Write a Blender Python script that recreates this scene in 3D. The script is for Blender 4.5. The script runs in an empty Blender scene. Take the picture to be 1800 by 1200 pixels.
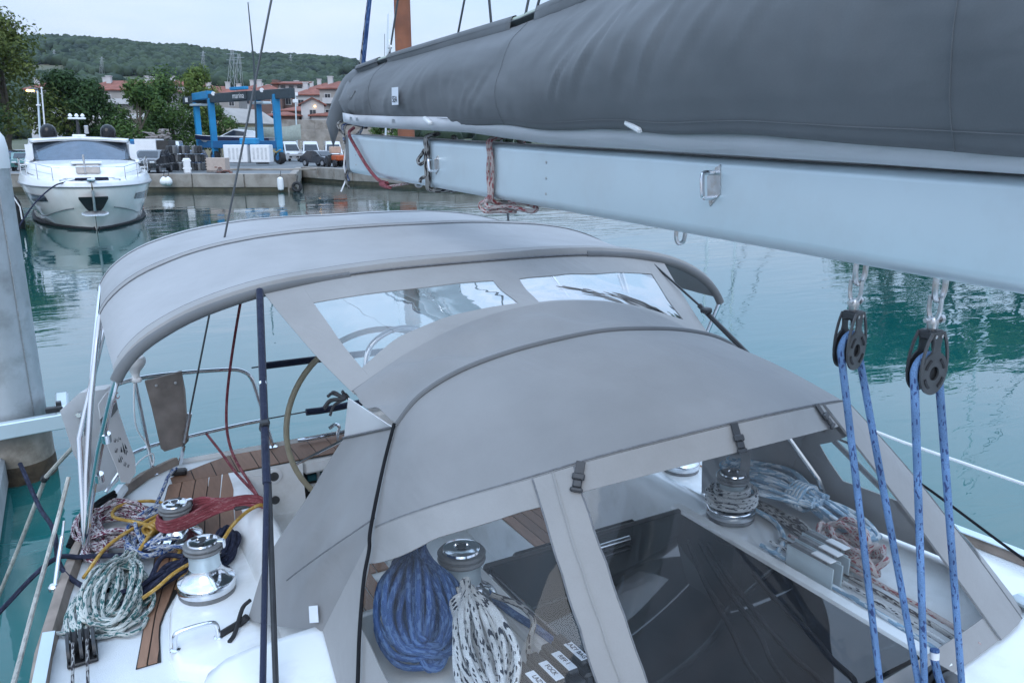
import bpy, math, random
from mathutils import Vector, Matrix, noise
random.seed(7)
R = math.radians
SC = bpy.context.scene
COL = SC.collection

# ------------------------------------------------------------------ camera
CAM_LOC = Vector((-1.64, 0.0, 3.45))
YAW, PITCH = R(29.3), math.atan(350 / 1380.0)
cd = bpy.data.cameras.new('camera')
cd.sensor_width = 36.0
cd.lens = 1380.0 / 1800.0 * 36.0
cd.clip_start, cd.clip_end = 0.05, 9000.0
cam = bpy.data.objects.new('camera', cd)
cam.location = CAM_LOC
cam.rotation_euler = (math.pi / 2 - PITCH, 0, -YAW)
COL.objects.link(cam)
SC.camera = cam

# ------------------------------------------------------------------ sky and sun
wd = bpy.data.worlds.new('World')
SC.world = wd
wd.use_nodes = True
wn, wl = wd.node_tree.nodes, wd.node_tree.links
wn.clear()
sky = wn.new('ShaderNodeTexSky')
sky.sky_type = 'NISHITA'
sky.sun_disc = False
SUN_EL, SUN_ROT = R(38), R(205)
sky.sun_elevation = SUN_EL
sky.sun_rotation = SUN_ROT
sky.air_density, sky.dust_density, sky.ozone_density = 1.0, 0.6, 2.0
wtc = wn.new('ShaderNodeTexCoord')
wmap = wn.new('ShaderNodeMapping')
wmap.inputs['Scale'].default_value = (1.0, 1.0, 4.0)
wnz = wn.new('ShaderNodeTexNoise')
wnz.inputs['Scale'].default_value = 2.3
wnz.inputs['Detail'].default_value = 6.0
wnz.inputs['Roughness'].default_value = 0.55
wrp = wn.new('ShaderNodeValToRGB')
wrp.color_ramp.elements[0].position = 0.36
wrp.color_ramp.elements[0].color = (4.15, 5.1, 6.65, 1)
wrp.color_ramp.elements[1].position = 0.66
wrp.color_ramp.elements[1].color = (6.25, 6.35, 7.6, 1)
wmx = wn.new('ShaderNodeMixRGB')
wmx.inputs['Fac'].default_value = 0.80
wbg = wn.new('ShaderNodeBackground')
wbg.inputs['Strength'].default_value = 0.09
wout = wn.new('ShaderNodeOutputWorld')
wl.new(wtc.outputs['Generated'], wmap.inputs['Vector'])
wl.new(wmap.outputs['Vector'], wnz.inputs['Vector'])
wl.new(wnz.outputs['Fac'], wrp.inputs['Fac'])
wl.new(sky.outputs['Color'], wmx.inputs['Color1'])
wl.new(wrp.outputs['Color'], wmx.inputs['Color2'])
wsep = wn.new('ShaderNodeSeparateXYZ'); wl.new(wtc.outputs['Generated'], wsep.inputs[0])
wel = wn.new('ShaderNodeValToRGB')
wel.color_ramp.elements[0].position = 0.0; wel.color_ramp.elements[0].color = (.84, .84, .86, 1)
wel.color_ramp.elements[1].position = 1.0; wel.color_ramp.elements[1].color = (2.15, 2.62, 2.85, 1)
wl.new(wsep.outputs['Z'], wel.inputs['Fac'])
wml = wn.new('ShaderNodeVectorMath'); wml.operation = 'MULTIPLY'
wl.new(wmx.outputs['Color'], wml.inputs[0]); wl.new(wel.outputs['Color'], wml.inputs[1])
wl.new(wml.outputs[0], wbg.inputs['Color'])
wl.new(wbg.outputs['Background'], wout.inputs['Surface'])

sl = bpy.data.lights.new('sun', 'SUN')
sl.energy = 0.7
sl.angle = R(40)
sl.color = (1.0, 0.96, 0.92)
sun = bpy.data.objects.new('sun', sl)
sun.rotation_euler = Vector((math.sin(SUN_ROT) * math.cos(SUN_EL), math.cos(SUN_ROT) * math.cos(SUN_EL), math.sin(SUN_EL))).to_track_quat('Z', 'Y').to_euler()
sun.location = (0, -30, 40)
COL.objects.link(sun)

SC.view_settings.view_transform = 'Standard'
SC.view_settings.look = 'None'
SC.view_settings.exposure = 0.64
SC.view_settings.gamma = 1.0
SC.view_settings.use_curve_mapping = False
SC.render.engine = 'CYCLES'
SC.cycles.max_bounces = 8
SC.cycles.transparent_max_bounces = 12
SC.cycles.caustics_reflective = False
SC.cycles.caustics_refractive = False
SC.cycles.use_denoising = True

# ------------------------------------------------------------------ materials
def sock(b, *names):
    for n in names:
        if n in b.inputs:
            return b.inputs[n]

def newmat(name):
    m = bpy.data.materials.new(name)
    m.use_nodes = True
    nt = m.node_tree
    b = nt.nodes['Principled BSDF']
    return m, nt, b

def pm(name, col, rough=.5, metal=0., var=.12, vs=4., bump=0., bs=60., spec=.5, coat=0., stain=None, stain_amt=.0, stain_s=1.5, rvar=0.0):
    m, nt, b = newmat(name)
    N, L = nt.nodes, nt.links
    tc = N.new('ShaderNodeTexCoord')
    b.inputs['Roughness'].default_value = rough
    b.inputs['Metallic'].default_value = metal
    sock(b, 'Specular IOR Level', 'Specular').default_value = spec
    if coat:
        sock(b, 'Coat Weight', 'Clearcoat').default_value = coat
        sock(b, 'Coat Roughness', 'Clearcoat Roughness').default_value = .08
    out = None
    nz = N.new('ShaderNodeTexNoise')
    nz.inputs['Scale'].default_value = vs
    nz.inputs['Detail'].default_value = 5
    L.new(tc.outputs['Object'], nz.inputs['Vector'])
    rp = N.new('ShaderNodeValToRGB')
    rp.color_ramp.elements[0].position = .3
    rp.color_ramp.elements[1].position = .7
    rp.color_ramp.elements[0].color = (*[c * (1 - var) for c in col], 1)
    rp.color_ramp.elements[1].color = (*[min(1, c * (1 + var)) for c in col], 1)
    L.new(nz.outputs['Fac'], rp.inputs['Fac'])
    out = rp.outputs['Color']
    if stain:
        n2 = N.new('ShaderNodeTexNoise')
        n2.inputs['Scale'].default_value = stain_s
        n2.inputs['Detail'].default_value = 8
        n2.inputs['Roughness'].default_value = .65
        L.new(tc.outputs['Object'], n2.inputs['Vector'])
        r2 = N.new('ShaderNodeValToRGB')
        r2.color_ramp.elements[0].position = .48
        r2.color_ramp.elements[1].position = .72
        r2.color_ramp.elements[0].color = (0, 0, 0, 1)
        r2.color_ramp.elements[1].color = (stain_amt, stain_amt, stain_amt, 1)
        L.new(n2.outputs['Fac'], r2.inputs['Fac'])
        mx = N.new('ShaderNodeMixRGB')
        L.new(r2.outputs['Color'], mx.inputs['Fac'])
        L.new(out, mx.inputs['Color1'])
        mx.inputs['Color2'].default_value = (*stain, 1)
        out = mx.outputs['Color']
    L.new(out, b.inputs['Base Color'])
    if rvar:
        mr = N.new('ShaderNodeMapRange')
        mr.inputs['To Min'].default_value = max(0, rough - rvar)
        mr.inputs['To Max'].default_value = min(1, rough + rvar)
        L.new(nz.outputs['Fac'], mr.inputs['Value'])
        L.new(mr.outputs['Result'], b.inputs['Roughness'])
    if bump:
        n3 = N.new('ShaderNodeTexNoise')
        n3.inputs['Scale'].default_value = bs
        n3.inputs['Detail'].default_value = 4
        L.new(tc.outputs['Object'], n3.inputs['Vector'])
        bp = N.new('ShaderNodeBump')
        bp.inputs['Strength'].default_value = bump
        bp.inputs['Distance'].default_value = .01
        L.new(n3.outputs['Fac'], bp.inputs['Height'])
        L.new(bp.outputs['Normal'], b.inputs['Normal'])
    return m

def canvas(name, col, var=.12, wr=.25, ws=3.0, rough=.85, transl=0.0):
    """woven acrylic cloth: fine thread bump, soft creases, faint weather stains"""
    m, nt, b = newmat(name)
    N, L = nt.nodes, nt.links
    tc = N.new('ShaderNodeTexCoord')
    b.inputs['Roughness'].default_value = rough
    sock(b, 'Specular IOR Level', 'Specular').default_value = .25
    sock(b, 'Sheen Weight', 'Sheen').default_value = .15
    nz = N.new('ShaderNodeTexNoise'); nz.inputs['Scale'].default_value = 1.7; nz.inputs['Detail'].default_value = 9; nz.inputs['Roughness'].default_value = .62
    L.new(tc.outputs['Object'], nz.inputs['Vector'])
    rp = N.new('ShaderNodeValToRGB')
    rp.color_ramp.elements[0].position = .3; rp.color_ramp.elements[1].position = .7
    rp.color_ramp.elements[0].color = (*[c * (1 - var) for c in col], 1)
    rp.color_ramp.elements[1].color = (*[c * (1 + var) for c in col], 1)
    L.new(nz.outputs['Fac'], rp.inputs['Fac'])
    th = N.new('ShaderNodeTexNoise'); th.inputs['Scale'].default_value = 220; th.inputs['Detail'].default_value = 2
    L.new(tc.outputs['Object'], th.inputs['Vector'])
    ov = N.new('ShaderNodeMixRGB'); ov.blend_type = 'OVERLAY'; ov.inputs['Fac'].default_value = .06
    L.new(rp.outputs['Color'], ov.inputs['Color1']); L.new(th.outputs['Color'], ov.inputs['Color2'])
    hs = N.new('ShaderNodeRGBToBW'); L.new(th.outputs['Color'], hs.inputs['Color']); L.new(hs.outputs['Val'], ov.inputs['Color2'])
    L.new(ov.outputs['Color'], b.inputs['Base Color'])
    mp = N.new('ShaderNodeMapping'); mp.inputs['Scale'].default_value = (1.0, .45, 1.0); mp.inputs['Rotation'].default_value = (0, .5, .6)
    L.new(tc.outputs['Object'], mp.inputs['Vector'])
    n3 = N.new('ShaderNodeTexNoise'); n3.inputs['Scale'].default_value = ws; n3.inputs['Detail'].default_value = 3; n3.inputs['Distortion'].default_value = .7
    L.new(mp.outputs['Vector'], n3.inputs['Vector'])
    bp = N.new('ShaderNodeBump'); bp.inputs['Strength'].default_value = wr; bp.inputs['Distance'].default_value = .05
    L.new(n3.outputs['Fac'], bp.inputs['Height'])
    b2 = N.new('ShaderNodeBump'); b2.inputs['Strength'].default_value = .12; b2.inputs['Distance'].default_value = .002
    L.new(th.outputs['Fac'], b2.inputs['Height']); L.new(bp.outputs['Normal'], b2.inputs['Normal'])
    L.new(b2.outputs['Normal'], b.inputs['Normal'])
    if transl:
        tr = N.new('ShaderNodeBsdfTranslucent')
        tr.inputs['Color'].default_value = (*[c * .8 for c in col], 1)
        mx = N.new('ShaderNodeMixShader'); mx.inputs['Fac'].default_value = transl
        L.new(b.outputs['BSDF'], mx.inputs[1]); L.new(tr.outputs['BSDF'], mx.inputs[2])
        L.new(mx.outputs['Shader'], N['Material Output'].inputs['Surface'])
    return m

def ropemat(name, col, fleck=None, amt=.5, fl=70., rough=.8, twist=1.0):
    """braided cordage: UV x = metres round the rope, UV y = metres along it"""
    m, nt, b = newmat(name)
    N, L = nt.nodes, nt.links
    b.inputs['Roughness'].default_value = rough
    sock(b, 'Specular IOR Level', 'Specular').default_value = .2
    tc = N.new('ShaderNodeTexCoord')
    mp = N.new('ShaderNodeMapping')
    mp.inputs['Rotation'].default_value = (0, 0, .5)
    L.new(tc.outputs['UV'], mp.inputs['Vector'])
    nz = N.new('ShaderNodeTexNoise'); nz.inputs['Scale'].default_value = 300; nz.inputs['Detail'].default_value = 2
    L.new(tc.outputs['UV'], nz.inputs['Vector'])
    rp = N.new('ShaderNodeValToRGB')
    rp.color_ramp.elements[0].position = .3; rp.color_ramp.elements[1].position = .7
    rp.color_ramp.elements[0].color = (*[c * .72 for c in col], 1)
    rp.color_ramp.elements[1].color = (*[min(1, c * 1.15) for c in col], 1)
    L.new(nz.outputs['Fac'], rp.inputs['Fac'])
    out = rp.outputs['Color']
    if fleck:
        mp.inputs['Scale'].default_value = (fl * 1.6, fl * .55, 1)
        vo = N.new('ShaderNodeTexVoronoi'); vo.inputs['Scale'].default_value = 1.0
        L.new(mp.outputs['Vector'], vo.inputs['Vector'])
        sp = N.new('ShaderNodeSeparateColor'); L.new(vo.outputs['Color'], sp.inputs['Color'])
        gt = N.new('ShaderNodeMath'); gt.operation = 'LESS_THAN'; gt.inputs[1].default_value = amt
        L.new(sp.outputs[0], gt.inputs[0])
        mx = N.new('ShaderNodeMixRGB'); L.new(gt.outputs[0], mx.inputs['Fac'])
        L.new(out, mx.inputs['Color1']); mx.inputs['Color2'].default_value = (*fleck, 1)
        out = mx.outputs['Color']
    dz_ = N.new('ShaderNodeTexNoise'); dz_.inputs['Scale'].default_value = 9; dz_.inputs['Detail'].default_value = 5
    L.new(tc.outputs['Object'], dz_.inputs['Vector'])
    dr_ = N.new('ShaderNodeMapRange'); dr_.inputs['From Min'].default_value = .3; dr_.inputs['From Max'].default_value = .7; dr_.inputs['To Min'].default_value = .62; dr_.inputs['To Max'].default_value = 1.08
    L.new(dz_.outputs['Fac'], dr_.inputs['Value'])
    dm_ = N.new('ShaderNodeVectorMath'); dm_.operation = 'SCALE'; L.new(out, dm_.inputs[0]); L.new(dr_.outputs['Result'], dm_.inputs['Scale'])
    L.new(dm_.outputs[0], b.inputs['Base Color'])
    w1 = N.new('ShaderNodeTexWave'); w1.wave_type = 'BANDS'; w1.bands_direction = 'DIAGONAL'; w1.inputs['Scale'].default_value = 90
    L.new(tc.outputs['UV'], w1.inputs['Vector'])
    bp = N.new('ShaderNodeBump'); bp.inputs['Strength'].default_value = .5; bp.inputs['Distance'].default_value = .002
    L.new(w1.outputs['Fac'], bp.inputs['Height']); L.new(bp.outputs['Normal'], b.inputs['Normal'])
    return m

def vinyl(name, tint=(.965, .98, .985), haze=.10, gl=1.0, wob=.012):
    """clear flexible window sheet: see-through, slightly milky, wavy reflections"""
    m, nt, b = newmat(name)
    N, L = nt.nodes, nt.links
    N.remove(b)
    tc = N.new('ShaderNodeTexCoord')
    nz = N.new('ShaderNodeTexNoise'); nz.inputs['Scale'].default_value = 3.5; nz.inputs['Detail'].default_value = 2; nz.inputs['Distortion'].default_value = .8
    L.new(tc.outputs['Object'], nz.inputs['Vector'])
    bp = N.new('ShaderNodeBump'); bp.inputs['Strength'].default_value = wob; bp.inputs['Distance'].default_value = .2
    L.new(nz.outputs['Fac'], bp.inputs['Height'])
    tr = N.new('ShaderNodeBsdfTransparent'); tr.inputs['Color'].default_value = (*tint, 1)
    df = N.new('ShaderNodeBsdfDiffuse'); df.inputs['Color'].default_value = (.75, .8, .85, 1)
    sm = N.new('ShaderNodeTexNoise'); sm.inputs['Scale'].default_value = 6; sm.inputs['Detail'].default_value = 6
    L.new(tc.outputs['Object'], sm.inputs['Vector'])
    hz = N.new('ShaderNodeMapRange'); hz.inputs['From Min'].default_value = .35; hz.inputs['From Max'].default_value = .75
    hz.inputs['To Min'].default_value = haze * .5; hz.inputs['To Max'].default_value = haze * 1.6
    L.new(sm.outputs['Fac'], hz.inputs['Value'])
    m1 = N.new('ShaderNodeMixShader'); L.new(hz.outputs['Result'], m1.inputs['Fac'])
    L.new(tr.outputs['BSDF'], m1.inputs[1]); L.new(df.outputs['BSDF'], m1.inputs[2])
    gs = N.new('ShaderNodeBsdfGlossy'); gs.inputs['Roughness'].default_value = .015
    L.new(bp.outputs['Normal'], gs.inputs['Normal'])
    lw_ = N.new('ShaderNodeLayerWeight'); lw_.inputs['Blend'].default_value = .5
    L.new(bp.outputs['Normal'], lw_.inputs['Normal'])
    pw_ = N.new('ShaderNodeMath'); pw_.operation = 'POWER'; pw_.inputs[1].default_value = 4.2
    L.new(lw_.outputs['Facing'], pw_.inputs[0])
    mu = N.new('ShaderNodeMath'); mu.operation = 'MULTIPLY_ADD'; mu.inputs[1].default_value = .93 * gl; mu.inputs[2].default_value = .05 * gl; mu.use_clamp = True
    L.new(pw_.outputs[0], mu.inputs[0])
    m2 = N.new('ShaderNodeMixShader'); L.new(mu.outputs[0], m2.inputs['Fac'])
    L.new(m1.outputs['Shader'], m2.inputs[1]); L.new(gs.outputs['BSDF'], m2.inputs[2])
    L.new(m2.outputs['Shader'], N['Material Output'].inputs['Surface'])
    return m

def emit(name, col, s):
    m, nt, b = newmat(name)
    sock(b, 'Emission Color', 'Emission').default_value = (*col, 1)
    b.inputs['Emission Strength'].default_value = s
    b.inputs['Base Color'].default_value = (*col, 1)
    return m

def teakmat(name, col):
    m, nt, b = newmat(name)
    N, L = nt.nodes, nt.links
    tc = N.new('ShaderNodeTexCoord')
    oi = N.new('ShaderNodeObjectInfo')
    mp = N.new('ShaderNodeMapping'); mp.inputs['Scale'].default_value = (60, 8, 60)
    L.new(tc.outputs['Object'], mp.inputs['Vector'])
    nz = N.new('ShaderNodeTexNoise'); nz.inputs['Scale'].default_value = 1; nz.inputs['Detail'].default_value = 5
    L.new(mp.outputs['Vector'], nz.inputs['Vector'])
    rp = N.new('ShaderNodeValToRGB')
    rp.color_ramp.elements[0].color = (*[c * .75 for c in col], 1); rp.color_ramp.elements[1].color = (*[c * 1.25 for c in col], 1)
    L.new(nz.outputs['Fac'], rp.inputs['Fac'])
    hsv = N.new('ShaderNodeHueSaturation')
    mr = N.new('ShaderNodeMapRange'); mr.inputs['To Min'].default_value = .78; mr.inputs['To Max'].default_value = 1.15
    L.new(oi.outputs['Random'], mr.inputs['Value']); L.new(mr.outputs['Result'], hsv.inputs['Value'])
    L.new(rp.outputs['Color'], hsv.inputs['Color'])
    L.new(hsv.outputs['Color'], b.inputs['Base Color'])
    b.inputs['Roughness'].default_value = .7
    return m

M = {}
M['gelcoat'] = pm('gelcoat', (.80, .82, .83), .22, var=.03, vs=2, stain=(.52, .52, .49), stain_amt=.55, stain_s=3.5, coat=.3, rvar=.06)
M['nonskid'] = pm('nonskid', (.74, .77, .79), .6, var=.05, vs=3, bump=.5, bs=350, stain=(.5, .52, .5), stain_amt=.4, stain_s=2.5)
M['chrome'] = pm('polished_steel', (.75, .77, .80), .12, 1.0, var=.04, vs=8, rvar=.06)
M['steel'] = pm('dull_steel', (.52, .53, .54), .32, 1.0, var=.15, vs=30, stain=(.30, .19, .10), stain_amt=.5, stain_s=40)
M['alu'] = pm('anodised_aluminium', (.62, .72, .76), .36, .45, var=.04, vs=1.5, stain=(.52, .55, .56), stain_amt=.25, stain_s=5)
M['black'] = pm('black_plastic', (.022, .023, .026), .38, var=.25, vs=25)
M['blackrub'] = pm('black_rubber', (.02, .021, .024), .75, var=.3, vs=12)
M['charcoal'] = pm('charcoal_plastic', (.055, .057, .06), .45, var=.2, vs=30)
M['grey_pl'] = pm('grey_plastic', (.16, .165, .17), .45, var=.2, vs=30)
M['seam'] = pm('seam_thread', (.15, .155, .165), .9, var=.2, vs=50)
M['bimini'] = canvas('bimini_canvas', (.365, .368, .375), wr=.35, ws=2.6, transl=.08)
M['hood'] = canvas('hood_canvas', (.305, .303, .303), wr=.4, ws=3.4, transl=.22)
M['hoodband'] = canvas('hood_band_canvas', (.28, .275, .27), wr=.25, ws=5.0)
M['piping'] = canvas('piping_canvas', (.14, .145, .15), wr=.1)
M['cover'] = canvas('sail_cover_canvas', (.125, .135, .145), var=.14, wr=.5, ws=2.6)
M['sail'] = canvas('white_sailcloth', (.60, .61, .64), var=.05, wr=.5, ws=4, rough=.6)
M['vinyl'] = vinyl('clear_vinyl', haze=.014, gl=.5)
M['vinyl_up'] = vinyl('clear_vinyl_upper', haze=.08, gl=2.6, wob=.03)
M['teak'] = teakmat('teak', (.25, .14, .09))
M['teak_grey'] = pm('weathered_teak', (.27, .22, .185), .8, var=.2, vs=12)
M['caulk'] = pm('caulk_black', (.018, .017, .016), .7)
M['acrylic'] = pm('smoked_acrylic', (.008, .009, .011), .03, var=.2, vs=3, spec=.6)
M['dark'] = pm('dark_interior', (.03, .028, .026), .6, var=.3)
M['wood_pad'] = pm('weathered_plywood', (.22, .195, .18), .75, var=.25, vs=9, bump=.3, bs=40)
M['leather'] = pm('beige_leather', (.30, .275, .20), .6, var=.12, vs=20, bump=.3, bs=120)
M['white_pl'] = pm('white_plastic', (.78, .79, .80), .4, var=.03)
M['white_bag'] = canvas('white_bag_cloth', (.93, .94, .95), var=.02, wr=.12, ws=6, rough=.6, transl=.45)
M['navy'] = canvas('navy_cover', (.018, .024, .05), var=.25, wr=.5, ws=14)
M['print'] = pm('dark_print', (.03, .035, .05), .8)
M['red_print'] = pm('red_print', (.45, .05, .06), .7)
M['label'] = pm('woven_label', (.72, .75, .80), .7, var=.03)
M['blue_print'] = pm('blue_print', (.03, .09, .26), .7)
M['r_white'] = ropemat('white_fleck_rope', (.66, .68, .69), (.03, .035, .05), .16, 125)
M['r_green'] = ropemat('white_green_fleck_rope', (.60, .63, .60), (.05, .15, .15), .33, 120)
M['r_bluefleck'] = ropemat('blue_white_fleck_rope', (.55, .58, .62), (.05, .11, .30), .45, 130)
M['r_redfleck'] = ropemat('white_red_fleck_rope', (.60, .52, .50), (.34, .09, .10), .22, 130)
M['r_burg'] = ropemat('white_burgundy_fleck_rope', (.60, .57, .58), (.14, .03, .06), .42, 140)
M['r_red'] = ropemat('faded_red_rope', (.27, .065, .08), (.34, .14, .15), .25, 110)
M['r_yellow'] = ropemat('yellow_rope', (.52, .31, .07), (.62, .44, .18), .2, 100)
M['r_navy'] = ropemat('navy_rope', (.022, .026, .05), (.04, .045, .08), .3, 90)
M['r_blue'] = ropemat('blue_sheet_rope', (.17, .30, .53), (.05, .08, .20), .11, 160)
M['r_bluedk'] = ropemat('dark_blue_rope', (.045, .10, .26), (.10, .18, .36), .4, 100)
M['r_cyan'] = ropemat('pale_blue_rope', (.32, .50, .66), (.72, .80, .86), .35, 60)
M['r_cream'] = ropemat('cream_mooring_rope', (.58, .57, .52), (.40, .40, .37), .2, 80)
M['r_black'] = ropemat('black_cord', (.012, .013, .016))
M['r_greyfleck'] = ropemat('grey_fleck_rope', (.42, .42, .41), (.05, .045, .05), .35, 90)
M['wire'] = pm('stainless_wire', (.14, .15, .16), .4, .8)

# ------------------------------------------------------------------ mesh builder
class MB:
    def __init__(s):
        s.v, s.f, s.uv = [], [], {}

    def add(s, verts, faces):
        o = len(s.v)
        s.v += [Vector(p) for p in verts]
        s.f += [tuple(i + o for i in f) for f in faces]
        return s

    def box(s, a, b):
        (x0, y0, z0), (x1, y1, z1) = [min(p, q) for p, q in zip(a, b)], [max(p, q) for p, q in zip(a, b)]
        return s.add([(x0, y0, z0), (x1, y0, z0), (x1, y1, z0), (x0, y1, z0), (x0, y0, z1), (x1, y0, z1), (x1, y1, z1), (x0, y1, z1)],
                     [(0, 3, 2, 1), (4, 5, 6, 7), (0, 1, 5, 4), (1, 2, 6, 5), (2, 3, 7, 6), (3, 0, 4, 7)])

    def bbox(s, c, size, bev=.01, rot=None):
        """bevelled box centred at c"""
        hx, hy, hz = [q / 2 for q in size]
        b = min(bev, hx * .9, hy * .9, hz * .9)
        vs, idx = [], {}
        for sx in (-1, 1):
            for sy in (-1, 1):
                for sz in (-1, 1):
                    for ax in range(3):
                        p = [sx * (hx - b), sy * (hy - b), sz * (hz - b)]
                        p[ax] = (sx * hx, sy * hy, sz * hz)[ax]
                        idx[(sx, sy, sz, ax)] = len(vs)
                        vs.append(Vector(p))
        fs = []
        sg = (-1, 1)
        for a in sg:
            fs.append([idx[(a, p, q, 0)] for p, q in ((-1, -1), (1, -1), (1, 1), (-1, 1))])
            fs.append([idx[(p, a, q, 1)] for p, q in ((-1, -1), (1, -1), (1, 1), (-1, 1))])
            fs.append([idx[(p, q, a, 2)] for p, q in ((-1, -1), (1, -1), (1, 1), (-1, 1))])
        for a in sg:
            for c_ in sg:
                fs.append([idx[(a, c_, -1, 0)], idx[(a, c_, 1, 0)], idx[(a, c_, 1, 1)], idx[(a, c_, -1, 1)]])
                fs.append([idx[(a, -1, c_, 0)], idx[(a, 1, c_, 0)], idx[(a, 1, c_, 2)], idx[(a, -1, c_, 2)]])
                fs.append([idx[(-1, a, c_, 1)], idx[(1, a, c_, 1)], idx[(1, a, c_, 2)], idx[(-1, a, c_, 2)]])
                for d in sg:
                    fs.append([idx[(a, c_, d, k)] for k in range(3)])
        mt = Matrix.Translation(Vector(c)) @ (rot.to_4x4() if rot else Matrix())
        return s.add([mt @ p for p in vs], fs)

    def tube(s, path, r, n=8, cap=True, closed=False):
        path = [Vector(p) for p in path]
        k = len(path)
        rad = r if isinstance(r, (list, tuple)) else [r] * k
        tan = []
        for i in range(k):
            a = path[(i - 1) % k] if (closed or i > 0) else path[i]
            b = path[(i + 1) % k] if (closed or i < k - 1) else path[i]
            t = (b - a)
            tan.append(t.normalized() if t.length > 1e-9 else Vector((0, 0, 1)))
        up = Vector((0, 0, 1)) if abs(tan[0].z) < .9 else Vector((1, 0, 0))
        nn = tan[0].cross(up).normalized()
        o = len(s.v)
        ln = [0.0]
        for i in range(1, k):
            ln.append(ln[-1] + (path[i] - path[i - 1]).length)
        for i in range(k):
            nn = (nn - tan[i] * nn.dot(tan[i]))
            nn = nn.normalized() if nn.length > 1e-6 else tan[i].orthogonal().normalized()
            bb = tan[i].cross(nn)
            for j in range(n):
                a = 2 * math.pi * j / n
                s.v.append(path[i] + (nn * math.cos(a) + bb * math.sin(a)) * rad[i])
        seg = k if closed else k - 1
        for i in range(seg):
            i2 = (i + 1) % k
            for j in range(n):
                j2 = (j + 1) % n
                s.uv[len(s.f)] = [(2 * math.pi * rad[0] * j / n, ln[i]), (2 * math.pi * rad[0] * (j + 1) / n, ln[i]),
                                  (2 * math.pi * rad[0] * (j + 1) / n, ln[i2] if i2 else ln[i] + .02), (2 * math.pi * rad[0] * j / n, ln[i2] if i2 else ln[i] + .02)]
                s.f.append((o + i * n + j, o + i * n + j2, o + i2 * n + j2, o + i2 * n + j))
        if cap and not closed:
            s.f.append(tuple(o + j for j in reversed(range(n))))
            s.f.append(tuple(o + (k - 1) * n + j for j in range(n)))
        return s

    def cyl(s, a, b, r, r2=None, n=16):
        return s.tube([a, b], [r, r if r2 is None else r2], n)

    def lathe(s, prof, c=(0, 0, 0), axis='z', n=28, rot=None):
        c = Vector(c)
        o = len(s.v)
        for (r, h) in prof:
            for j in range(n):
                a = 2 * math.pi * j / n
                p = Vector((r * math.cos(a), r * math.sin(a), h))
                if axis == 'y':
                    p = Vector((p.x, p.z, p.y))
                if axis == 'x':
                    p = Vector((p.z, p.x, p.y))
                if rot:
                    p = rot @ p
                s.v.append(c + p)
        for i in range(len(prof) - 1):
            for j in range(n):
                j2 = (j + 1) % n
                s.f.append((o + i * n + j, o + i * n + j2, o + (i + 1) * n + j2, o + (i + 1) * n + j))
        s.f.append(tuple(o + j for j in reversed(range(n))))
        s.f.append(tuple(o + (len(prof) - 1) * n + j for j in range(n)))
        return s

    def grid(s, rows, thick=0.0):
        """rows: list of equal-length point lists; thick > 0 gives it a back and rim"""
        rows = [[Vector(p) for p in r] for r in rows]
        a, b = len(rows), len(rows[0])
        fs = [(i * b + j, i * b + j + 1, (i + 1) * b + j + 1, (i + 1) * b + j) for i in range(a - 1) for j in range(b - 1)]
        flat = [p for r in rows for p in r]
        if not thick:
            return s.add(flat, fs)
        nr = [Vector((0, 0, 0)) for _ in flat]
        for f in fs:
            n_ = (flat[f[2]] - flat[f[0]]).cross(flat[f[3]] - flat[f[1]])
            for i in f:
                nr[i] += n_
        back = [p - n_.normalized() * thick if n_.length > 1e-12 else p.copy() for p, n_ in zip(flat, nr)]
        k = len(flat)
        fs2 = [tuple(i + k for i in reversed(f)) for f in fs]
        rim = [j for j in range(b)] + [i * b + b - 1 for i in range(1, a)] + [(a - 1) * b + j for j in range(b - 2, -1, -1)] + [i * b for i in range(a - 2, 0, -1)]
        rf = [(rim[(q + 1) % len(rim)], rim[q], rim[q] + k, rim[(q + 1) % len(rim)] + k) for q in range(len(rim))]
        return s.add(flat + back, fs + fs2 + rf)

    def prism(s, poly, d):
        """flat polygon (3-D points) pushed along vector d"""
        poly = [Vector(p) for p in poly]
        d = Vector(d)
        n = len(poly)
        return s.add(poly + [p + d for p in poly],
                     [tuple(reversed(range(n))), tuple(range(n, 2 * n))] + [(i, (i + 1) % n, (i + 1) % n + n, i + n) for i in range(n)])

    def build(s, name, m, parent=None, smooth=True, angle=40, subsurf=0, uvs=False):
        me = bpy.data.meshes.new(name)
        me.from_pydata([tuple(p) for p in s.v], [], s.f)
        if s.uv:
            lay = me.uv_layers.new(name='UVMap')
            for fi, c in s.uv.items():
                st = me.polygons[fi].loop_start
                for q in range(len(c)):
                    lay.data[st + q].uv = c[q]
        me.materials.append(M[m] if isinstance(m, str) else m)
        me.update()
        if smooth:
            me.shade_smooth()
            me.set_sharp_from_angle(angle=R(angle))
        o = bpy.data.objects.new(name, me)
        COL.objects.link(o)
        if parent:
            o.parent = parent
            o.matrix_parent_inverse = Matrix.Translation(-parent.location) if not parent.rotation_euler.z else parent.matrix_basis.inverted()
        if subsurf:
            md = o.modifiers.new('s', 'SUBSURF'); md.levels = md.render_levels = subsurf
        return o

def tag(o, label=None, cat=None, group=None, kind=None):
    if label: o['label'] = label
    if cat: o['category'] = cat
    if group: o['group'] = group
    if kind: o['kind'] = kind
    return o

def thing(name, label, cat, loc=(0, 0, 0), group=None, rz=0):
    o = bpy.data.objects.new(name, None)
    o.empty_display_size = .1
    o.location = loc
    o.rotation_euler.z = rz
    COL.objects.link(o)
    return tag(o, label, cat, group)

def local(o, parent):
    """child whose mesh is given in the parent's own coordinates"""
    o.parent = parent
    o.matrix_parent_inverse = Matrix()
    return o

def copy_tree(o, parent=None):
    c = o.copy()
    COL.objects.link(c)
    c.parent = parent
    for ch in list(o.children):
        copy_tree(ch, c)
    return c

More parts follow.
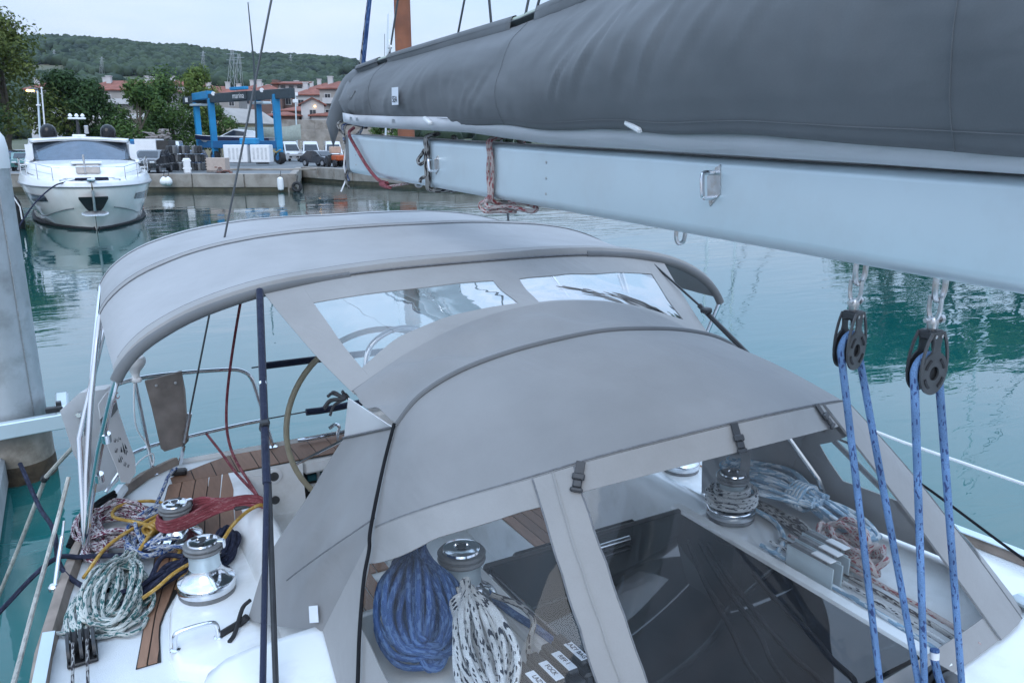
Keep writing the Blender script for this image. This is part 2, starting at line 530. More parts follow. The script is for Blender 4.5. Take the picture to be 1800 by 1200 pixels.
def smooth_path(pts, sub=6, closed=False):
    P = [Vector(p) for p in pts]
    n = len(P)
    out = []
    rng = n if closed else n - 1
    for i in range(rng):
        p0 = P[(i - 1) % n] if (closed or i > 0) else P[0] * 2 - P[1]
        p1, p2 = P[i], P[(i + 1) % n]
        p3 = P[(i + 2) % n] if (closed or i + 2 < n) else P[n - 1] * 2 - P[n - 2]
        for k in range(sub):
            t = k / sub
            out.append(.5 * ((2 * p1) + (p2 - p0) * t + (2 * p0 - 5 * p1 + 4 * p2 - p3) * t * t + (3 * p1 - p0 - 3 * p2 + p3) * t ** 3))
    if not closed:
        out.append(P[-1])
    return out

def rope(name, pts, r, m, label, cat='rope', group=None, sub=6, n=8, parent=None, smooth=True):
    o = MB().tube(smooth_path(pts, sub) if smooth else pts, r, n).build(name, m, parent)
    if parent is None:
        tag(o, label, cat, group)
    return o

def lerp(a, b, t):
    return a + (b - a) * t

def text_mesh(name, txt, size, m, parent, mat4, align='CENTER'):
    cu = bpy.data.curves.new(name, 'FONT')
    cu.body = txt
    cu.size = size
    cu.align_x = align
    cu.align_y = 'CENTER'
    cu.extrude = .0004
    to = bpy.data.objects.new(name + '_tmp', cu)
    COL.objects.link(to)
    dg = bpy.context.evaluated_depsgraph_get()
    me = bpy.data.meshes.new_from_object(to.evaluated_get(dg))
    bpy.data.objects.remove(to)
    me.materials.clear()
    me.materials.append(M[m])
    me.transform(mat4)
    o = bpy.data.objects.new(name, me)
    COL.objects.link(o)
    if parent:
        o.parent = parent
        o.matrix_parent_inverse = Matrix.Translation(-parent.location) if not parent.rotation_euler.z else parent.matrix_basis.inverted()
    return o

def frame(o, x, y):
    """4x4 with given origin, x axis and (roughly) y axis"""
    x = Vector(x).normalized(); y = Vector(y)
    z = x.cross(y).normalized(); y = z.cross(x)
    return Matrix(((x.x, y.x, z.x, o[0]), (x.y, y.y, z.y, o[1]), (x.z, y.z, z.z, o[2]), (0, 0, 0, 1)))

# a place on the land or water seen along image column px (of 1800) at q metres ahead of the camera
CP, SP = math.cos(PITCH), math.sin(PITCH)
HF = Vector((math.sin(YAW), math.cos(YAW), 0)); HR = Vector((math.cos(YAW), -math.sin(YAW), 0))
def spot(px, q, z=0.0):
    dep = q * CP + (CAM_LOC.z - z) * SP
    p = CAM_LOC + HF * q + HR * ((px - 900) / 1380.0 * dep)
    return Vector((p.x, p.y, z))
def hz(q, py):
    """height that shows at image row py, q metres ahead"""
    a = PITCH + math.atan((py - 600) / 1380.0)
    return CAM_LOC.z - q * math.tan(a)
# ------------------------------------------------------------------ water
def watermat():
    m, nt, b = newmat('harbour_water')
    N, L = nt.nodes, nt.links
    N.remove(b)
    df = N.new('ShaderNodeBsdfDiffuse'); df.inputs['Color'].default_value = (.006, .105, .102, 1)
    gs = N.new('ShaderNodeBsdfGlossy'); gs.inputs['Roughness'].default_value = .02
    lw_ = N.new('ShaderNodeLayerWeight'); lw_.inputs['Blend'].default_value = .5
    pw_ = N.new('ShaderNodeMath'); pw_.operation = 'POWER'; pw_.inputs[1].default_value = 3.2
    ma_ = N.new('ShaderNodeMath'); ma_.operation = 'MULTIPLY_ADD'; ma_.inputs[1].default_value = 1.1; ma_.inputs[2].default_value = .02; ma_.use_clamp = True
    mxs = N.new('ShaderNodeMixShader')
    L.new(lw_.outputs['Facing'], pw_.inputs[0]); L.new(pw_.outputs[0], ma_.inputs[0]); L.new(ma_.outputs[0], mxs.inputs['Fac'])
    L.new(df.outputs['BSDF'], mxs.inputs[1]); L.new(gs.outputs['BSDF'], mxs.inputs[2])
    L.new(mxs.outputs['Shader'], N['Material Output'].inputs['Surface'])
    tc = N.new('ShaderNodeTexCoord')
    def nz(scale, det, rz, sx, sy, dist=0.):
        mp = N.new('ShaderNodeMapping'); mp.inputs['Rotation'].default_value = (0, 0, rz); mp.inputs['Scale'].default_value = (sx, sy, 1)
        n = N.new('ShaderNodeTexNoise'); n.inputs['Scale'].default_value = scale; n.inputs['Detail'].default_value = det; n.inputs['Distortion'].default_value = dist
        L.new(tc.outputs['Object'], mp.inputs['Vector']); L.new(mp.outputs['Vector'], n.inputs['Vector'])
        return n.outputs['Fac']
    rz = YAW
    rip = nz(1.5, 3, rz, .55, 1.5, .5)
    big = nz(.28, 2, rz + .3, .6, 1.3, .3)
    patch = nz(.09, 3, rz + .15, .6, 1.6, .6)
    pr = N.new('ShaderNodeMapRange'); pr.inputs['From Min'].default_value = .36; pr.inputs['From Max'].default_value = .66
    pr.inputs['To Min'].default_value = .0012; pr.inputs['To Max'].default_value = .018
    L.new(patch, pr.inputs['Value'])
    mu = N.new('ShaderNodeMath'); mu.operation = 'MULTIPLY'; L.new(rip, mu.inputs[0]); L.new(pr.outputs['Result'], mu.inputs[1])
    mb = N.new('ShaderNodeMath'); mb.operation = 'MULTIPLY_ADD'; L.new(big, mb.inputs[0]); mb.inputs[1].default_value = .024; L.new(mu.outputs[0], mb.inputs[2])
    bp = N.new('ShaderNodeBump'); bp.inputs['Strength'].default_value = 1.0; bp.inputs['Distance'].default_value = 1.0
    L.new(mb.outputs[0], bp.inputs['Height']); L.new(bp.outputs['Normal'], gs.inputs['Normal']); L.new(bp.outputs['Normal'], lw_.inputs['Normal'])
    return m
M['water'] = watermat()
w = MB()
w.add([(-900, -900, 0), (1200, -900, 0), (1200, 1300, 0), (-900, 1300, 0)], [(0, 1, 2, 3)])
tag(w.build('water', 'water', smooth=False), kind='structure')

# ------------------------------------------------------------------ the sailing boat underfoot
XC = .08
def interp(tab, t):
    if t <= tab[0][0]: return tab[0][1]
    for (a, va), (b, vb) in zip(tab, tab[1:]):
        if t <= b:
            return va + (vb - va) * (t - a) / (b - a)
    return tab[-1][1]
HB = [(-7.2, .03), (-6, .55), (-4, 1.28), (-2, 1.8), (0, 2.05), (1.5, 2.10), (2.5, 2.08), (3.3, 2.03), (3.8, 1.96), (4.2, 1.89), (4.5, 1.81), (4.8, 1.69), (5.04, 1.52), (5.2, 1.32)]
DZ = [(-7.2, 1.82), (0, 1.56), (1.5, 1.50), (2.6, 1.455), (3.2, 1.44), (5.3, 1.42)]
hb = lambda y: interp(HB, y)
dz = lambda y: interp(DZ, y)
boat = thing('sailing_boat', 'white sailing boat with teak-trimmed cockpit that the picture is taken from', 'sailboat', (XC, 0, 0))
ys = [-7.2, -6.6, -6, -5, -4, -3, -2, -1, 0, .75, 1.5, 2, 2.5, 2.9, 3.3, 3.6, 3.8, 4.0, 4.2, 4.35, 4.5, 4.65, 4.8, 4.86, 4.92, 5.04, 5.12, 5.2]
b = MB()
for sgn in (-1, 1):
    rows = []
    for y in ys:
        h, z = hb(y), dz(y)
        rows.append([(XC + sgn * h * k, y + (.0 if y < 5.1 else .05 * (1 - zz)), zz) for k, zz in ((1, z + .035), (1.005, z - .05), (1.0, z - .35), (.985, .7), (.94, .15), (.85, -.25), (.5, -.6))])
    b.grid(rows if sgn > 0 else [list(reversed(r)) for r in rows])
z = dz(5.2)
b.add([(XC - 1.32, 5.2, z + .035), (XC + 1.32, 5.2, z + .035), (XC + 1.24, 5.24, .15), (XC - 1.24, 5.24, .15), (XC + .7, 5.3, -.6), (XC - .7, 5.3, -.6)], [(0, 1, 2, 3), (3, 2, 4, 5)])
b.build('hull', 'gelcoat', boat)
# toe rail with a dark rub strip just below
for sgn in (-1, 1):
    rows = []
    for y in ys[4:]:
        h, z = hb(y), dz(y)
        rows.append([(XC + sgn * (h + q), y, z + zz) for q, zz in ((.012, .0), (.014, .045), (-.004, .055), (-.03, .052), (-.045, .003))])
    MB().grid(rows if sgn > 0 else [list(reversed(r)) for r in rows]).build('toe_rail', 'teak_grey', boat)
    MB().tube([(XC + sgn * (hb(y) + .02), y, dz(y) - .045) for y in ys[3:]], .014, 6).build('rub_strip', 'black', boat)
    # aluminium slotted track on the rail
    MB().grid([[(XC + sgn * (hb(y) - .045), y, dz(y) + .058), (XC + sgn * (hb(y) + .0), y, dz(y) + .064)] for y in (1.2, 1.8, 2.4, 3.0, 3.4)], .006).build('genoa_track', 'alu', boat)
# decks (the cockpit well stays open)
b = MB()
CW = .95
def deckrow(y, a, c, n=5):
    return [(XC + lerp(a, c, k / (n - 1)), y, dz(y) + .0) for k in range(n)]
for sgn in (-1, 1):
    rows = [deckrow(y, sgn * hb(y), sgn * CW) for y in ys if 2.5 <= y <= 4.86]
    b.grid(rows if sgn < 0 else [list(reversed(r)) for r in rows])
b.grid([deckrow(y, -hb(y), hb(y), 9) for y in ys if y <= 2.5])
b.grid([deckrow(y, -hb(y), hb(y), 9) for y in ys if y >= 4.86])
b.build('deck', 'nonskid', boat)
# cabin roof
prof = [(-1.58, 1.46), (-1.565, 1.58), (-1.545, 1.68), (-1.51, 1.745), (-1.45, 1.78), (-1.36, 1.795), (-1.1, 1.803), (-.7, 1.812), (-.3, 1.818), (0, 1.82)]
prof = prof + [(-d, z) for d, z in reversed(prof[:-1])]
rows = []
for y, wd_, hh in ((-3.6, .5, .75), (-3.0, .75, .92), (-2, .9, .98), (-.8, .97, 1.0), (.6, .99, 1.0), (1.6, 1.0, 1.0), (2.3, 1.0, 1.0), (2.42, .998, .995), (2.47, .99, .97), (2.5, .985, .91), (2.53, .98, .85)):
    rows.append([(XC + d * wd_, y, 1.46 + (z - 1.46) * hh) for d, z in prof])
rows.append([(XC + d * .98, 2.58 + max(0, abs(d) - 1.0) * .35, 1.44) for d, z in prof])
MB().grid(rows).build('cabin_roof', 'gelcoat', boat, angle=60)
# companionway: smoked sliding hatch in a white rail frame
for x in (-.515, .53):
    MB().bbox((XC + x, 1.85, 1.835), (.07, 1.3, .05), .012).build('hatch_rail', 'gelcoat', boat)
hx0, hx1 = -.39, .565
b = MB().bbox(((hx0 + hx1) / 2, 1.84, 1.85), (hx1 - hx0, 1.16, .03), .008)
b.build('sliding_hatch', 'acrylic', boat)
MB().bbox(((hx0 + hx1) / 2, 2.425, 1.852), (hx1 - hx0 + .03, .028, .045), .01).build('hatch_edge', 'black', boat)
MB().cyl((.02, 2.30, 1.885), (.20, 2.30, 1.885), .013).build('hatch_handle', 'chrome', boat)
MB().bbox((.09, 2.52, 1.45), (.62, .03, .75), .01).build('companionway_board', 'acrylic', boat)
# cockpit well
b = MB()
F0, S0 = .80, 1.10
b.box((XC - .46, 2.56, F0 - .02), (XC + .46, 4.95, F0))
b.build('cockpit_sole', 'nonskid', boat, smooth=False)
for sgn in (-1, 1):
    b = MB()
    lowp = ((.46, F0), (.46, S0 - .03), (.48, S0), (.87, S0), (.89, S0 + .04), (.925, 1.38), (.955, 1.425), (.985, 1.436), (1.03, 1.438), (1.08, 1.438), (1.12, 1.437), (1.16, 1.436), (1.18, 1.43))
    topp = ((.46, F0), (.46, S0 - .03), (.48, S0), (.87, S0), (.89, S0 + .04), (.925, 1.40), (.950, 1.50), (.980, 1.585), (1.02, 1.612), (1.09, 1.60), (1.145, 1.54), (1.19, 1.47), (1.20, 1.43))
    rows = []
    for y, f in ((2.56, 1), (2.75, 1), (3.0, 1), (3.4, 1), (3.75, 1), (3.90, .99), (3.96, .93), (4.0, .78), (4.04, .45), (4.08, .15), (4.13, 0), (4.4, 0), (4.86, 0)):
        rows.append([(XC + sgn * lerp(a_[0], c_[0], f), y, lerp(a_[1], c_[1], f)) for a_, c_ in zip(lowp, topp)])
    b.grid(rows if sgn < 0 else [list(reversed(r)) for r in rows])
    b.build('cockpit_coaming', 'gelcoat', boat, angle=50)
    # winch plinth: rounded raised pad on the coaming
    pl = [(1.12, 2.80), (1.15, 2.76), (1.40, 2.78), (1.555, 2.90), (1.575, 3.06), (1.545, 3.32), (1.49, 3.50), (1.38, 3.68), (1.27, 3.86), (1.20, 3.96), (1.14, 3.98), (1.12, 3.92)]
    b = MB()
    n = len(pl)
    cx, cy = 1.28, 3.25
    ring = lambda k, z: [(XC + sgn * (cx + (d - cx) * k), cy + (y - cy) * k, z) for d, y in pl]
    vs = ring(1.03, 1.425) + ring(1.0, 1.475) + ring(.975, 1.497) + ring(.93, 1.503)
    fs = [(i + r * n, (i + 1) % n + r * n, (i + 1) % n + (r + 1) * n, i + (r + 1) * n) for r in range(3) for i in range(n)] + [tuple(range(3 * n, 4 * n))]
    b.add(vs, fs).build('winch_plinth', 'gelcoat', boat, angle=60)
    # bench slats
    for k in range(5):
        MB().bbox((XC + sgn * (.515 + .075 * k), 3.55, S0 + .008), (.068, 1.7, .014), .003).build('seat_slat', 'teak', boat)
    # storage pocket in the bench back
    b = MB()
    pk = [(2.78, 1.20), (2.80, 1.37), (2.86, 1.39), (3.22, 1.24), (3.22, 1.20)]
    b.prism([(XC + sgn * (.905 + (z - 1.2) * .10 - .012), y, z) for y, z in pk], (sgn * .01, 0, 0)).build('coaming_pocket', 'dark', boat)
    MB().tube([(XC + sgn * (.905 + (z - 1.2) * .10 - .012), y, z) for y, z in pk], .014, 8, closed=True).build('pocket_rim', 'gelcoat', boat)
# aft bulkhead of the cockpit, either side of the walk-through
for sgn in (-1, 1):
    fy = lambda z: 4.85 - (1.43 - z) * .10
    ds = (1.07, .95, .82, .70, .575)
    MB_ = MB().grid([[(XC + sgn * d, fy(z), z) for d in (ds if sgn > 0 else ds[::-1])] for z in (1.43, 1.25, 1.0, F0)], .02)
    bk = MB_.build('locker_face', 'gelcoat', boat)
    rx_ = Matrix.Rotation(-.1, 3, 'X')
    MB().bbox((XC + sgn * .915, fy(1.33) - .006, 1.33), (.16, .012, .13), .035, rx_).build('recess_panel', 'white_pl', bk)
    MB().tube([(XC + sgn * .915 + .085 * math.copysign(abs(math.cos(a)) ** .5, math.cos(a)), fy(1.33 + .07 * math.sin(a)) - .012, 1.33 + .07 * math.copysign(abs(math.sin(a)) ** .5, math.sin(a))) for a in [6.283 * k / 24 for k in range(24)]], .005, 6, closed=True).build('recess_rim', 'gelcoat', bk)
    MB().lathe([(.052, .0), (.052, -.010), (.042, -.014)], (XC + sgn * .765, fy(1.37) - .004, 1.37), 'y', 24).build('socket_flange', 'white_pl', bk)
    MB().lathe([(.030, -.014), (.030, -.020), (.024, -.022)], (XC + sgn * .765, fy(1.37) - .004, 1.37), 'y', 20).build('socket_cap', 'charcoal', bk)
    MB().lathe([(.026, .0), (.028, -.01), (.018, -.014)], (XC + sgn * .77, fy(1.21) - .002, 1.21), 'y', 20).build('round_vent', 'charcoal', bk)
    MB().box((XC + sgn * .575, 4.84, F0), (XC + sgn * .60, 5.10, 1.42)).build('passage_cheek', 'gelcoat', boat, smooth=False)
MB().box((XC - .57, 5.08, F0), (XC + .57, 5.10, 1.28)).build('transom_door', 'dark', boat, smooth=False)
MB().bbox((XC, 4.93, 1.365), (1.13, .13, .10), .02).build('stern_beam', 'gelcoat', boat)
MB().bbox((XC - .20, 5.05, 1.14), (.6, .02, .05), .005).build('stern_locker_strip', 'white_pl', boat)
MB().bbox((XC - .20, 5.05, 1.21), (.6, .02, .045), .005).build('stern_locker_trim', pm('teal_trim', (.03, .16, .20), .5), boat)
for x in (-.44, -.36):
    MB().cyl((XC + x, 4.98, .82), (XC + x, 4.98, 1.32), .014).build('ladder_post', 'steel', boat)
MB().bbox((XC - .65, 4.25, 1.06), (.62, .9, .03), .01).build('helm_seat_base', 'gelcoat', boat)
for k in range(7):
    MB().bbox((XC - .39 - .075 * k, 4.27, 1.083), (.068, .80, .014), .003).build('helm_seat_plank', 'teak', boat)
# teak: caulk bed and planks, each a piece of its own
XL = [(3.05, -1.615), (3.56, -1.525), (4.0, -1.455), (4.45, -1.385), (4.86, -1.30)]
XR = [(3.05, -1.535), (3.3, -1.515), (3.45, -1.47), (3.65, -1.37), (3.9, -1.20), (4.08, -1.06), (4.2, -.99), (4.86, -.955)]
for mir in (1, -1):
    mx = (lambda x: x) if mir == 1 else (lambda x: 2 * XC - x)
    yy = [3.05 + .0905 * k for k in range(21)]
    MB().grid([[(mx(interp(XL, y) - .006), y, dz(y) + .006), (mx(interp(XR, y) + .006), y, dz(y) + .006)][::mir] for y in yy], .004).build('caulk_bed', 'caulk', boat)
    w_ = .078
    for k in range(6):
        pts = []
        for y in yy:
            a = interp(XL, y) + k * w_ * (0.5 if y < 3.4 else lerp(.5, 1, min(1, (y - 3.4) / .6)))
            ww = w_ * (0.5 if y < 3.4 else lerp(.5, 1, min(1, (y - 3.4) / .6)))
            c = min(a + ww - .006, interp(XR, y))
            if c - a > .012:
                pts.append((y, a, c))
        if len(pts) > 2:
            MB().grid([[(mx(a), y, dz(y) + .014), (mx(c), y, dz(y) + .014)][::mir] for y, a, c in pts], .008).build('teak_plank', 'teak', boat, smooth=False)
# stern planks, laid fore and aft along the transom
def stern_y0(x): return 4.865 + .0 * x
def stern_y1(x):
    d = abs(x - XC)
    return 5.17 - max(0, d - 1.0) * .55
MB().grid([[(x, stern_y0(x) - .006, dz(5) + .007), (x, stern_y1(x), dz(5) + .007)] for x in [XC - 1.36 + .136 * k for k in range(21)]], .004).build('caulk_bed', 'caulk', boat)
for k in range(21):
    x0 = XC - 1.36 + k * .1296; x1 = x0 + .123
    MB().prism([(x0, stern_y0(x0), dz(5) + .015), (x1, stern_y0(x1), dz(5) + .015), (x1, stern_y1(x1) - .008, dz(5) + .015), (x0, stern_y1(x0) - .008, dz(5) + .015)], (0, 0, -.008)).build('stern_plank', 'teak', boat, smooth=False)
# side window of the cabin seen on the port side, with its frame
b = MB()
b.prism([(XC + 1.565, 1.2, 1.56), (XC + 1.565, 2.15, 1.54), (XC + 1.56, 2.05, 1.66), (XC + 1.56, 1.3, 1.68)], (.008, 0, 0)).build('cabin_window', 'acrylic', boat)
# small white stern block beside the gunwale
MB().bbox((-1.60, 4.72, 1.475), (.07, .30, .06), .02, Matrix.Rotation(-.35, 3, 'Z')).build('gunwale_block', 'gelcoat', boat)
MB().bbox((-1.23, 4.98, 1.46), (.10, .05, .04), .01, Matrix.Rotation(-.3, 3, 'Z')).build('stern_cleat', 'black', boat)
# chrome grab handle at the front of the winch plinth
g = thing('grab_handle', 'square chrome grab handle on the white coaming in front of the big winch', 'handle', (-1.39, 3.02, 1.5))
MB().tube(smooth_path([(-1.475, 3.02, 1.50), (-1.472, 3.02, 1.555), (-1.455, 3.02, 1.575), (-1.39, 3.02, 1.58), (-1.33, 3.02, 1.575), (-1.314, 3.02, 1.555), (-1.311, 3.02, 1.50)], 5), .0105, 10).build('bar', 'chrome', g)
for x, y in ((-1.475, 3.02), (-1.311, 3.02)):
    MB().lathe([(.020, 0), (.020, .005), (.013, .009)], (x, y, 1.501), 'z', 16).build('foot_plate', 'chrome', g)
# ------------------------------------------------------------------ bimini over the helm
def wob(p, s, a):
    return noise.noise(Vector(p) * s) * a
def bz(d, W=1.66, top=.5, base=2.41):
    return base + top * max(0, 1 - abs(d / W) ** 3.2) ** (1 / 2.2)
DB = [math.copysign(1 - (1 - abs(t)) ** 1.75, t) * 1.66 * .982 for t in [-1 + 2 * k / 48 for k in range(49)]]
def bim(d, y):
    """canvas surface: three bows with a slight sag between them"""
    bow = interp([(3.42, 2.41), (4.42, 2.475), (5.55, 2.46)], y)
    ph = (y - 3.42) / 1.0 if y < 4.42 else (y - 4.42) / 1.13
    sag = .022 * math.sin(math.pi * min(1, max(0, ph)))
    W = interp([(3.42, 1.66), (4.42, 1.67), (5.55, 1.62)], y)
    z = bz(d * W / 1.66, W, .5, bow) - sag
    p = Vector((XC + d * W / 1.66, y, z))
    p.z += wob(p, 2.2, .008) + wob(p, 7, .002)
    return p
bimini = thing('bimini', 'pale blue-grey bimini awning stretched on steel bows over the helm', 'awning', (XC, 4.3, 1.44))
yb = [3.42 + 2.13 * k / 34 for k in range(35)]
MB().grid([[bim(d, y) for d in DB] for y in yb], .004).build('canopy', 'bimini', bimini)
MB().grid([[bim(d, y) + Vector((0, 0, .005)) for d in DB] for y in (4.385, 4.40, 4.42, 4.44, 4.455)], .002).build('seam_band', 'hoodband', bimini)
MB().grid([[bim(d, 3.42 + q) + Vector((0, -q2, .006 - q3)) for d in DB] for q, q2, q3 in ((.09, 0, 0), (.05, 0, -.002), (.0, 0, 0), (.0, .012, .02), (0, .012, .05))], .003).build('front_hem', 'hoodband', bimini)
MB().tube([bim(d, 3.52) + Vector((0, 0, .006)) for d in DB[2:-2]], .0028, 5).build('hem_stitching', 'seam', bimini)
for yy_ in (4.375, 4.465, 5.46):
    MB().tube([bim(d, yy_) + Vector((0, 0, .004)) for d in DB], .0026, 5).build('seam_line', 'seam', bimini)
# steel bows fanning out from a pivot on each side deck
for k, (y, slv) in enumerate(((3.425, True), (4.42, False), (5.53, False))):
    arc = [bim(d, y) - Vector((0, 0, .028)) for d in DB]
    pv = [Vector((-1.765, 4.13 + .02 * k, 1.455)), Vector((2 * XC + 1.765, 4.13 + .02 * k, 1.455))]
    low = lambda s: [pv[s]] + [lerp(pv[s], arc[0 if s == 0 else -1], t) + Vector(((-.02 if s == 0 else .02) * math.sin(math.pi * t), 0, 0)) for t in (.33, .66, .9)]
    MB().tube(low(0) + arc + list(reversed(low(1))), .0145, 10).build('bow', 'chrome', bimini)
    if slv:
        MB().tube([p + Vector((0, -.006, 0)) for p in arc[:19]], .024, 10).build('bow_sleeve', 'piping', bimini)
        MB().tube([p + Vector((0, -.006, 0)) for p in arc[30:]], .024, 10).build('bow_sleeve', 'piping', bimini)
for s, x in enumerate((-1.765, 2 * XC + 1.765)):
    MB().bbox((x, 4.15, 1.465), (.05, .12, .04), .008).build('pivot_bracket', 'chrome', bimini)
    for f in (.5, .72):
        a = lerp(Vector((x, 4.13, 1.455)), Vector((XC + (-1.63 if s == 0 else 1.63), 3.42, 2.52)), f)
        MB().cyl(a - Vector((0, 0, .02)), a + Vector((0, -.012, .02)), .02).build('tube_clamp', 'chrome', bimini)
    # extra stay tube beside the bow
    MB().tube([(x + (.0 if s == 0 else 0), 4.16, 1.46), (x + (.04 if s == 0 else -.04), 4.32, 2.0), (XC + (-1.62 if s == 0 else 1.62), 4.42, 2.55)], .013, 8).build('stay_tube', 'chrome', bimini)
# ------------------------------------------------------------------ sprayhood
hood = thing('sprayhood', 'grey canvas sprayhood with clear window panes over the companionway', 'sprayhood', (XC, 2.0, 1.82))
def full(h): return [Vector((XC + d, y, z)) for d, y, z in h] + [Vector((XC - d, y, z)) for d, y, z in reversed(h[:-1])]
def crv(P, u):
    n = len(P) - 1
    t = min(max(u, 0), 1) * n
    i = min(int(t), n - 1)
    f = t - i
    g = lambda k: P[k] if 0 <= k <= n else (2 * P[0] - P[1] if k < 0 else 2 * P[n] - P[n - 1])
    p0, p1, p2, p3 = g(i - 1), g(i), g(i + 1), g(i + 2)
    return .5 * (2 * p1 + (p2 - p0) * f + (2 * p0 - 5 * p1 + 4 * p2 - p3) * f * f + (3 * p1 - p0 - 3 * p2 + p3) * f ** 3)
HBc = full([(-.99, 2.18, 2.27), (-.93, 2.04, 2.36), (-.83, 1.92, 2.435), (-.67, 1.77, 2.525), (-.45, 1.665, 2.595), (0, 1.60, 2.635)])
HDc = full([(-1.12, 2.40, 1.812), (-1.18, 1.95, 1.812), (-1.22, 1.60, 1.812), (-1.15, 1.33, 1.815), (-.86, 1.225, 1.82), (0, 1.17, 1.828)])
HAc = full([(-.826, 2.40, 2.507), (-.74, 2.39, 2.60), (-.60, 2.38, 2.668), (-.42, 2.37, 2.712), (-.22, 2.36, 2.738), (0, 2.36, 2.748)])
for k in range(6, 11):
    HAc[k] = HAc[k] - Vector((0, 0, .035 * (k - 5) / 5))
def top_s(u, v):
    p = lerp(crv(HAc, u), crv(HBc, u), v)
    p.z += .035 * math.sin(math.pi * v) * (1 - .5 * abs(2 * u - 1)) + wob(p, 4, .006) * math.sin(math.pi * v)
    return p
NU = 60
MB().grid([[top_s(u / NU, v / 20) for u in range(NU + 1)] for v in range(21)], .004).build('roof_panel', 'hood', hood)
MB().tube([crv(HAc, u / NU) + Vector((0, 0, .008)) for u in range(NU + 1)], .0105, 8).build('aft_piping', 'piping', hood)
def front_s(u, v):
    p = lerp(crv(HBc, u), crv(HDc, u), v)
    c = (crv(HBc, u) - Vector((XC, 2.3, 2.1))); c.z = 0
    p += c.normalized() * (.02 * math.sin(math.pi * v) * min(1, 6 * u, 6 * (1 - u))) + Vector((0, 0, 0))
    return p
def strip(u0, u1, v0, v1, off=0.0, nu=10, nv=14, th=.004):
    """u0,u1: functions of v; v0,v1: functions of u"""
    rows = []
    for j in range(nv + 1):
        row = []
        for i in range(nu + 1):
            vt = j / nv
            vv = lerp(v0((u0(0) + u1(0)) / 2), v1((u0(1) + u1(1)) / 2), vt)
            u = lerp(u0(vv), u1(vv), i / nu)
            vv = lerp(v0(u), v1(u), vt)
            u = lerp(u0(vv), u1(vv), i / nu)
            p = front_s(u, vv)
            q = Vector((p.x - XC, p.y - 2.4, .25)).normalized()
            row.append(p + q * off)
        rows.append(row)
    return MB().grid(rows, th)
K = lambda c: (lambda t: c)
cL = lambda v: .02 + .09 * max(0, v - .1)
VS = (0, .15, .3, .45, .6, .75, .9, 1)
cP1 = lambda v: interp(list(zip(VS, (.306, .338, .367, .389, .404, .415, .424, .429))), v)
cS = lambda v: interp(list(zip(VS, (.304, .336, .365, .387, .402, .413, .422, .427))), v)
cP2 = lambda v: interp(list(zip(VS, (.357, .382, .401, .414, .424, .432, .439, .444))), v)
cQ = lambda v: .581 + .017 * v
cT = lambda v: interp([(0, .68), (.5, .65), (1, .645)], v)
cR = lambda v: .975 - .10 * max(0, v - .1)
bot1 = lambda u: interp([(0, .56), (.08, .61), (.2, .66), (.3, .71), (.45, .80)], u)
bot3 = lambda u: interp([(.6, .80), (.7, .71), (.8, .66), (.92, .61), (1, .56)], u)
top = K(.085)
t1 = lambda u: interp([(0, .30), (.08, .22), (.18, .13), (.3, .095)], u)
t3 = lambda u: t1(1 - u)
Z0, Z1 = K(0.0), K(1.0)
hb_ = 'hoodband'
strip(K(0), cL, Z0, Z1).build('window_frame', hb_, hood)
strip(cL, cP1, Z0, t1, nu=24).build('window_frame', hb_, hood)
strip(cL, cP1, bot1, Z1, nu=24).build('window_frame', hb_, hood)
pane1 = strip(cL, cP1, t1, bot1, nu=24, nv=24, th=0).build('window_pane', 'vinyl', hood)
strip(cS, cP2, Z0, Z1, .006, nv=28).build('zip_strip', hb_, hood)
strip(cP2, cQ, Z0, top, nu=30).build('window_frame', hb_, hood)
strip(cP2, cQ, K(.90), Z1, nu=30).build('window_frame', hb_, hood)
strip(cP2, cQ, top, K(.90), nu=36, nv=28, th=0).build('window_pane', 'vinyl', hood)
strip(cQ, cT, Z0, Z1, .006).build('zip_strip', hb_, hood)
strip(cT, cR, Z0, t3, nu=24).build('window_frame', hb_, hood)
strip(cT, cR, bot3, Z1, nu=24).build('window_frame', hb_, hood)
strip(cT, cR, t3, bot3, nu=24, th=0).build('window_pane', 'vinyl', hood)
strip(cR, K(1), Z0, Z1).build('window_frame', hb_, hood)
# valance seam along the front edge and stitch lines on the zip strips
MB().tube([front_s(u / NU, -.005) + Vector((0, 0, .004)) for u in range(NU + 1)], .003, 6).build('front_seam', 'seam', hood)
for f in (cS, cP2, cQ, cT):
    MB().tube([front_s(f(v / 20), v / 20) + Vector((-.005 if f in (cS, cP2) else .006, -.007, .004)) for v in range(21)], .0028, 5).build('stitch_line', 'seam', hood)
MB().tube([front_s((cS(v / 20) + cP2(v / 20)) / 2, v / 20) + Vector((-.006, -.008, .005)) for v in range(21)], .004, 5).build('zip_line', hb_, hood)
# black buckles hanging over the front hem
for u in (.365, .485, .57):
    p = front_s(u, .0); q = front_s(u, .10)
    dn = (q - p).normalized()
    side = dn.cross(Vector((p.x - XC, p.y - 2.4, .2))).normalized()
    nrm = side.cross(dn).normalized()
    if nrm.y > 0: nrm = -nrm
    rot = Matrix((side, nrm, dn)).transposed()
    bk = MB().bbox(p + dn * .018 + nrm * .012, (.026, .004, .045), .001, rot).build('buckle_strap', 'black', hood)
    MB().bbox(p + dn * .042 + nrm * .016, (.036, .012, .020), .004, rot).bbox(p + dn * .063 + nrm * .016, (.026, .010, .024), .004, rot).bbox(p + dn * .080 + nrm * .016, (.036, .011, .014), .004, rot).build('buckle', 'black', bk)
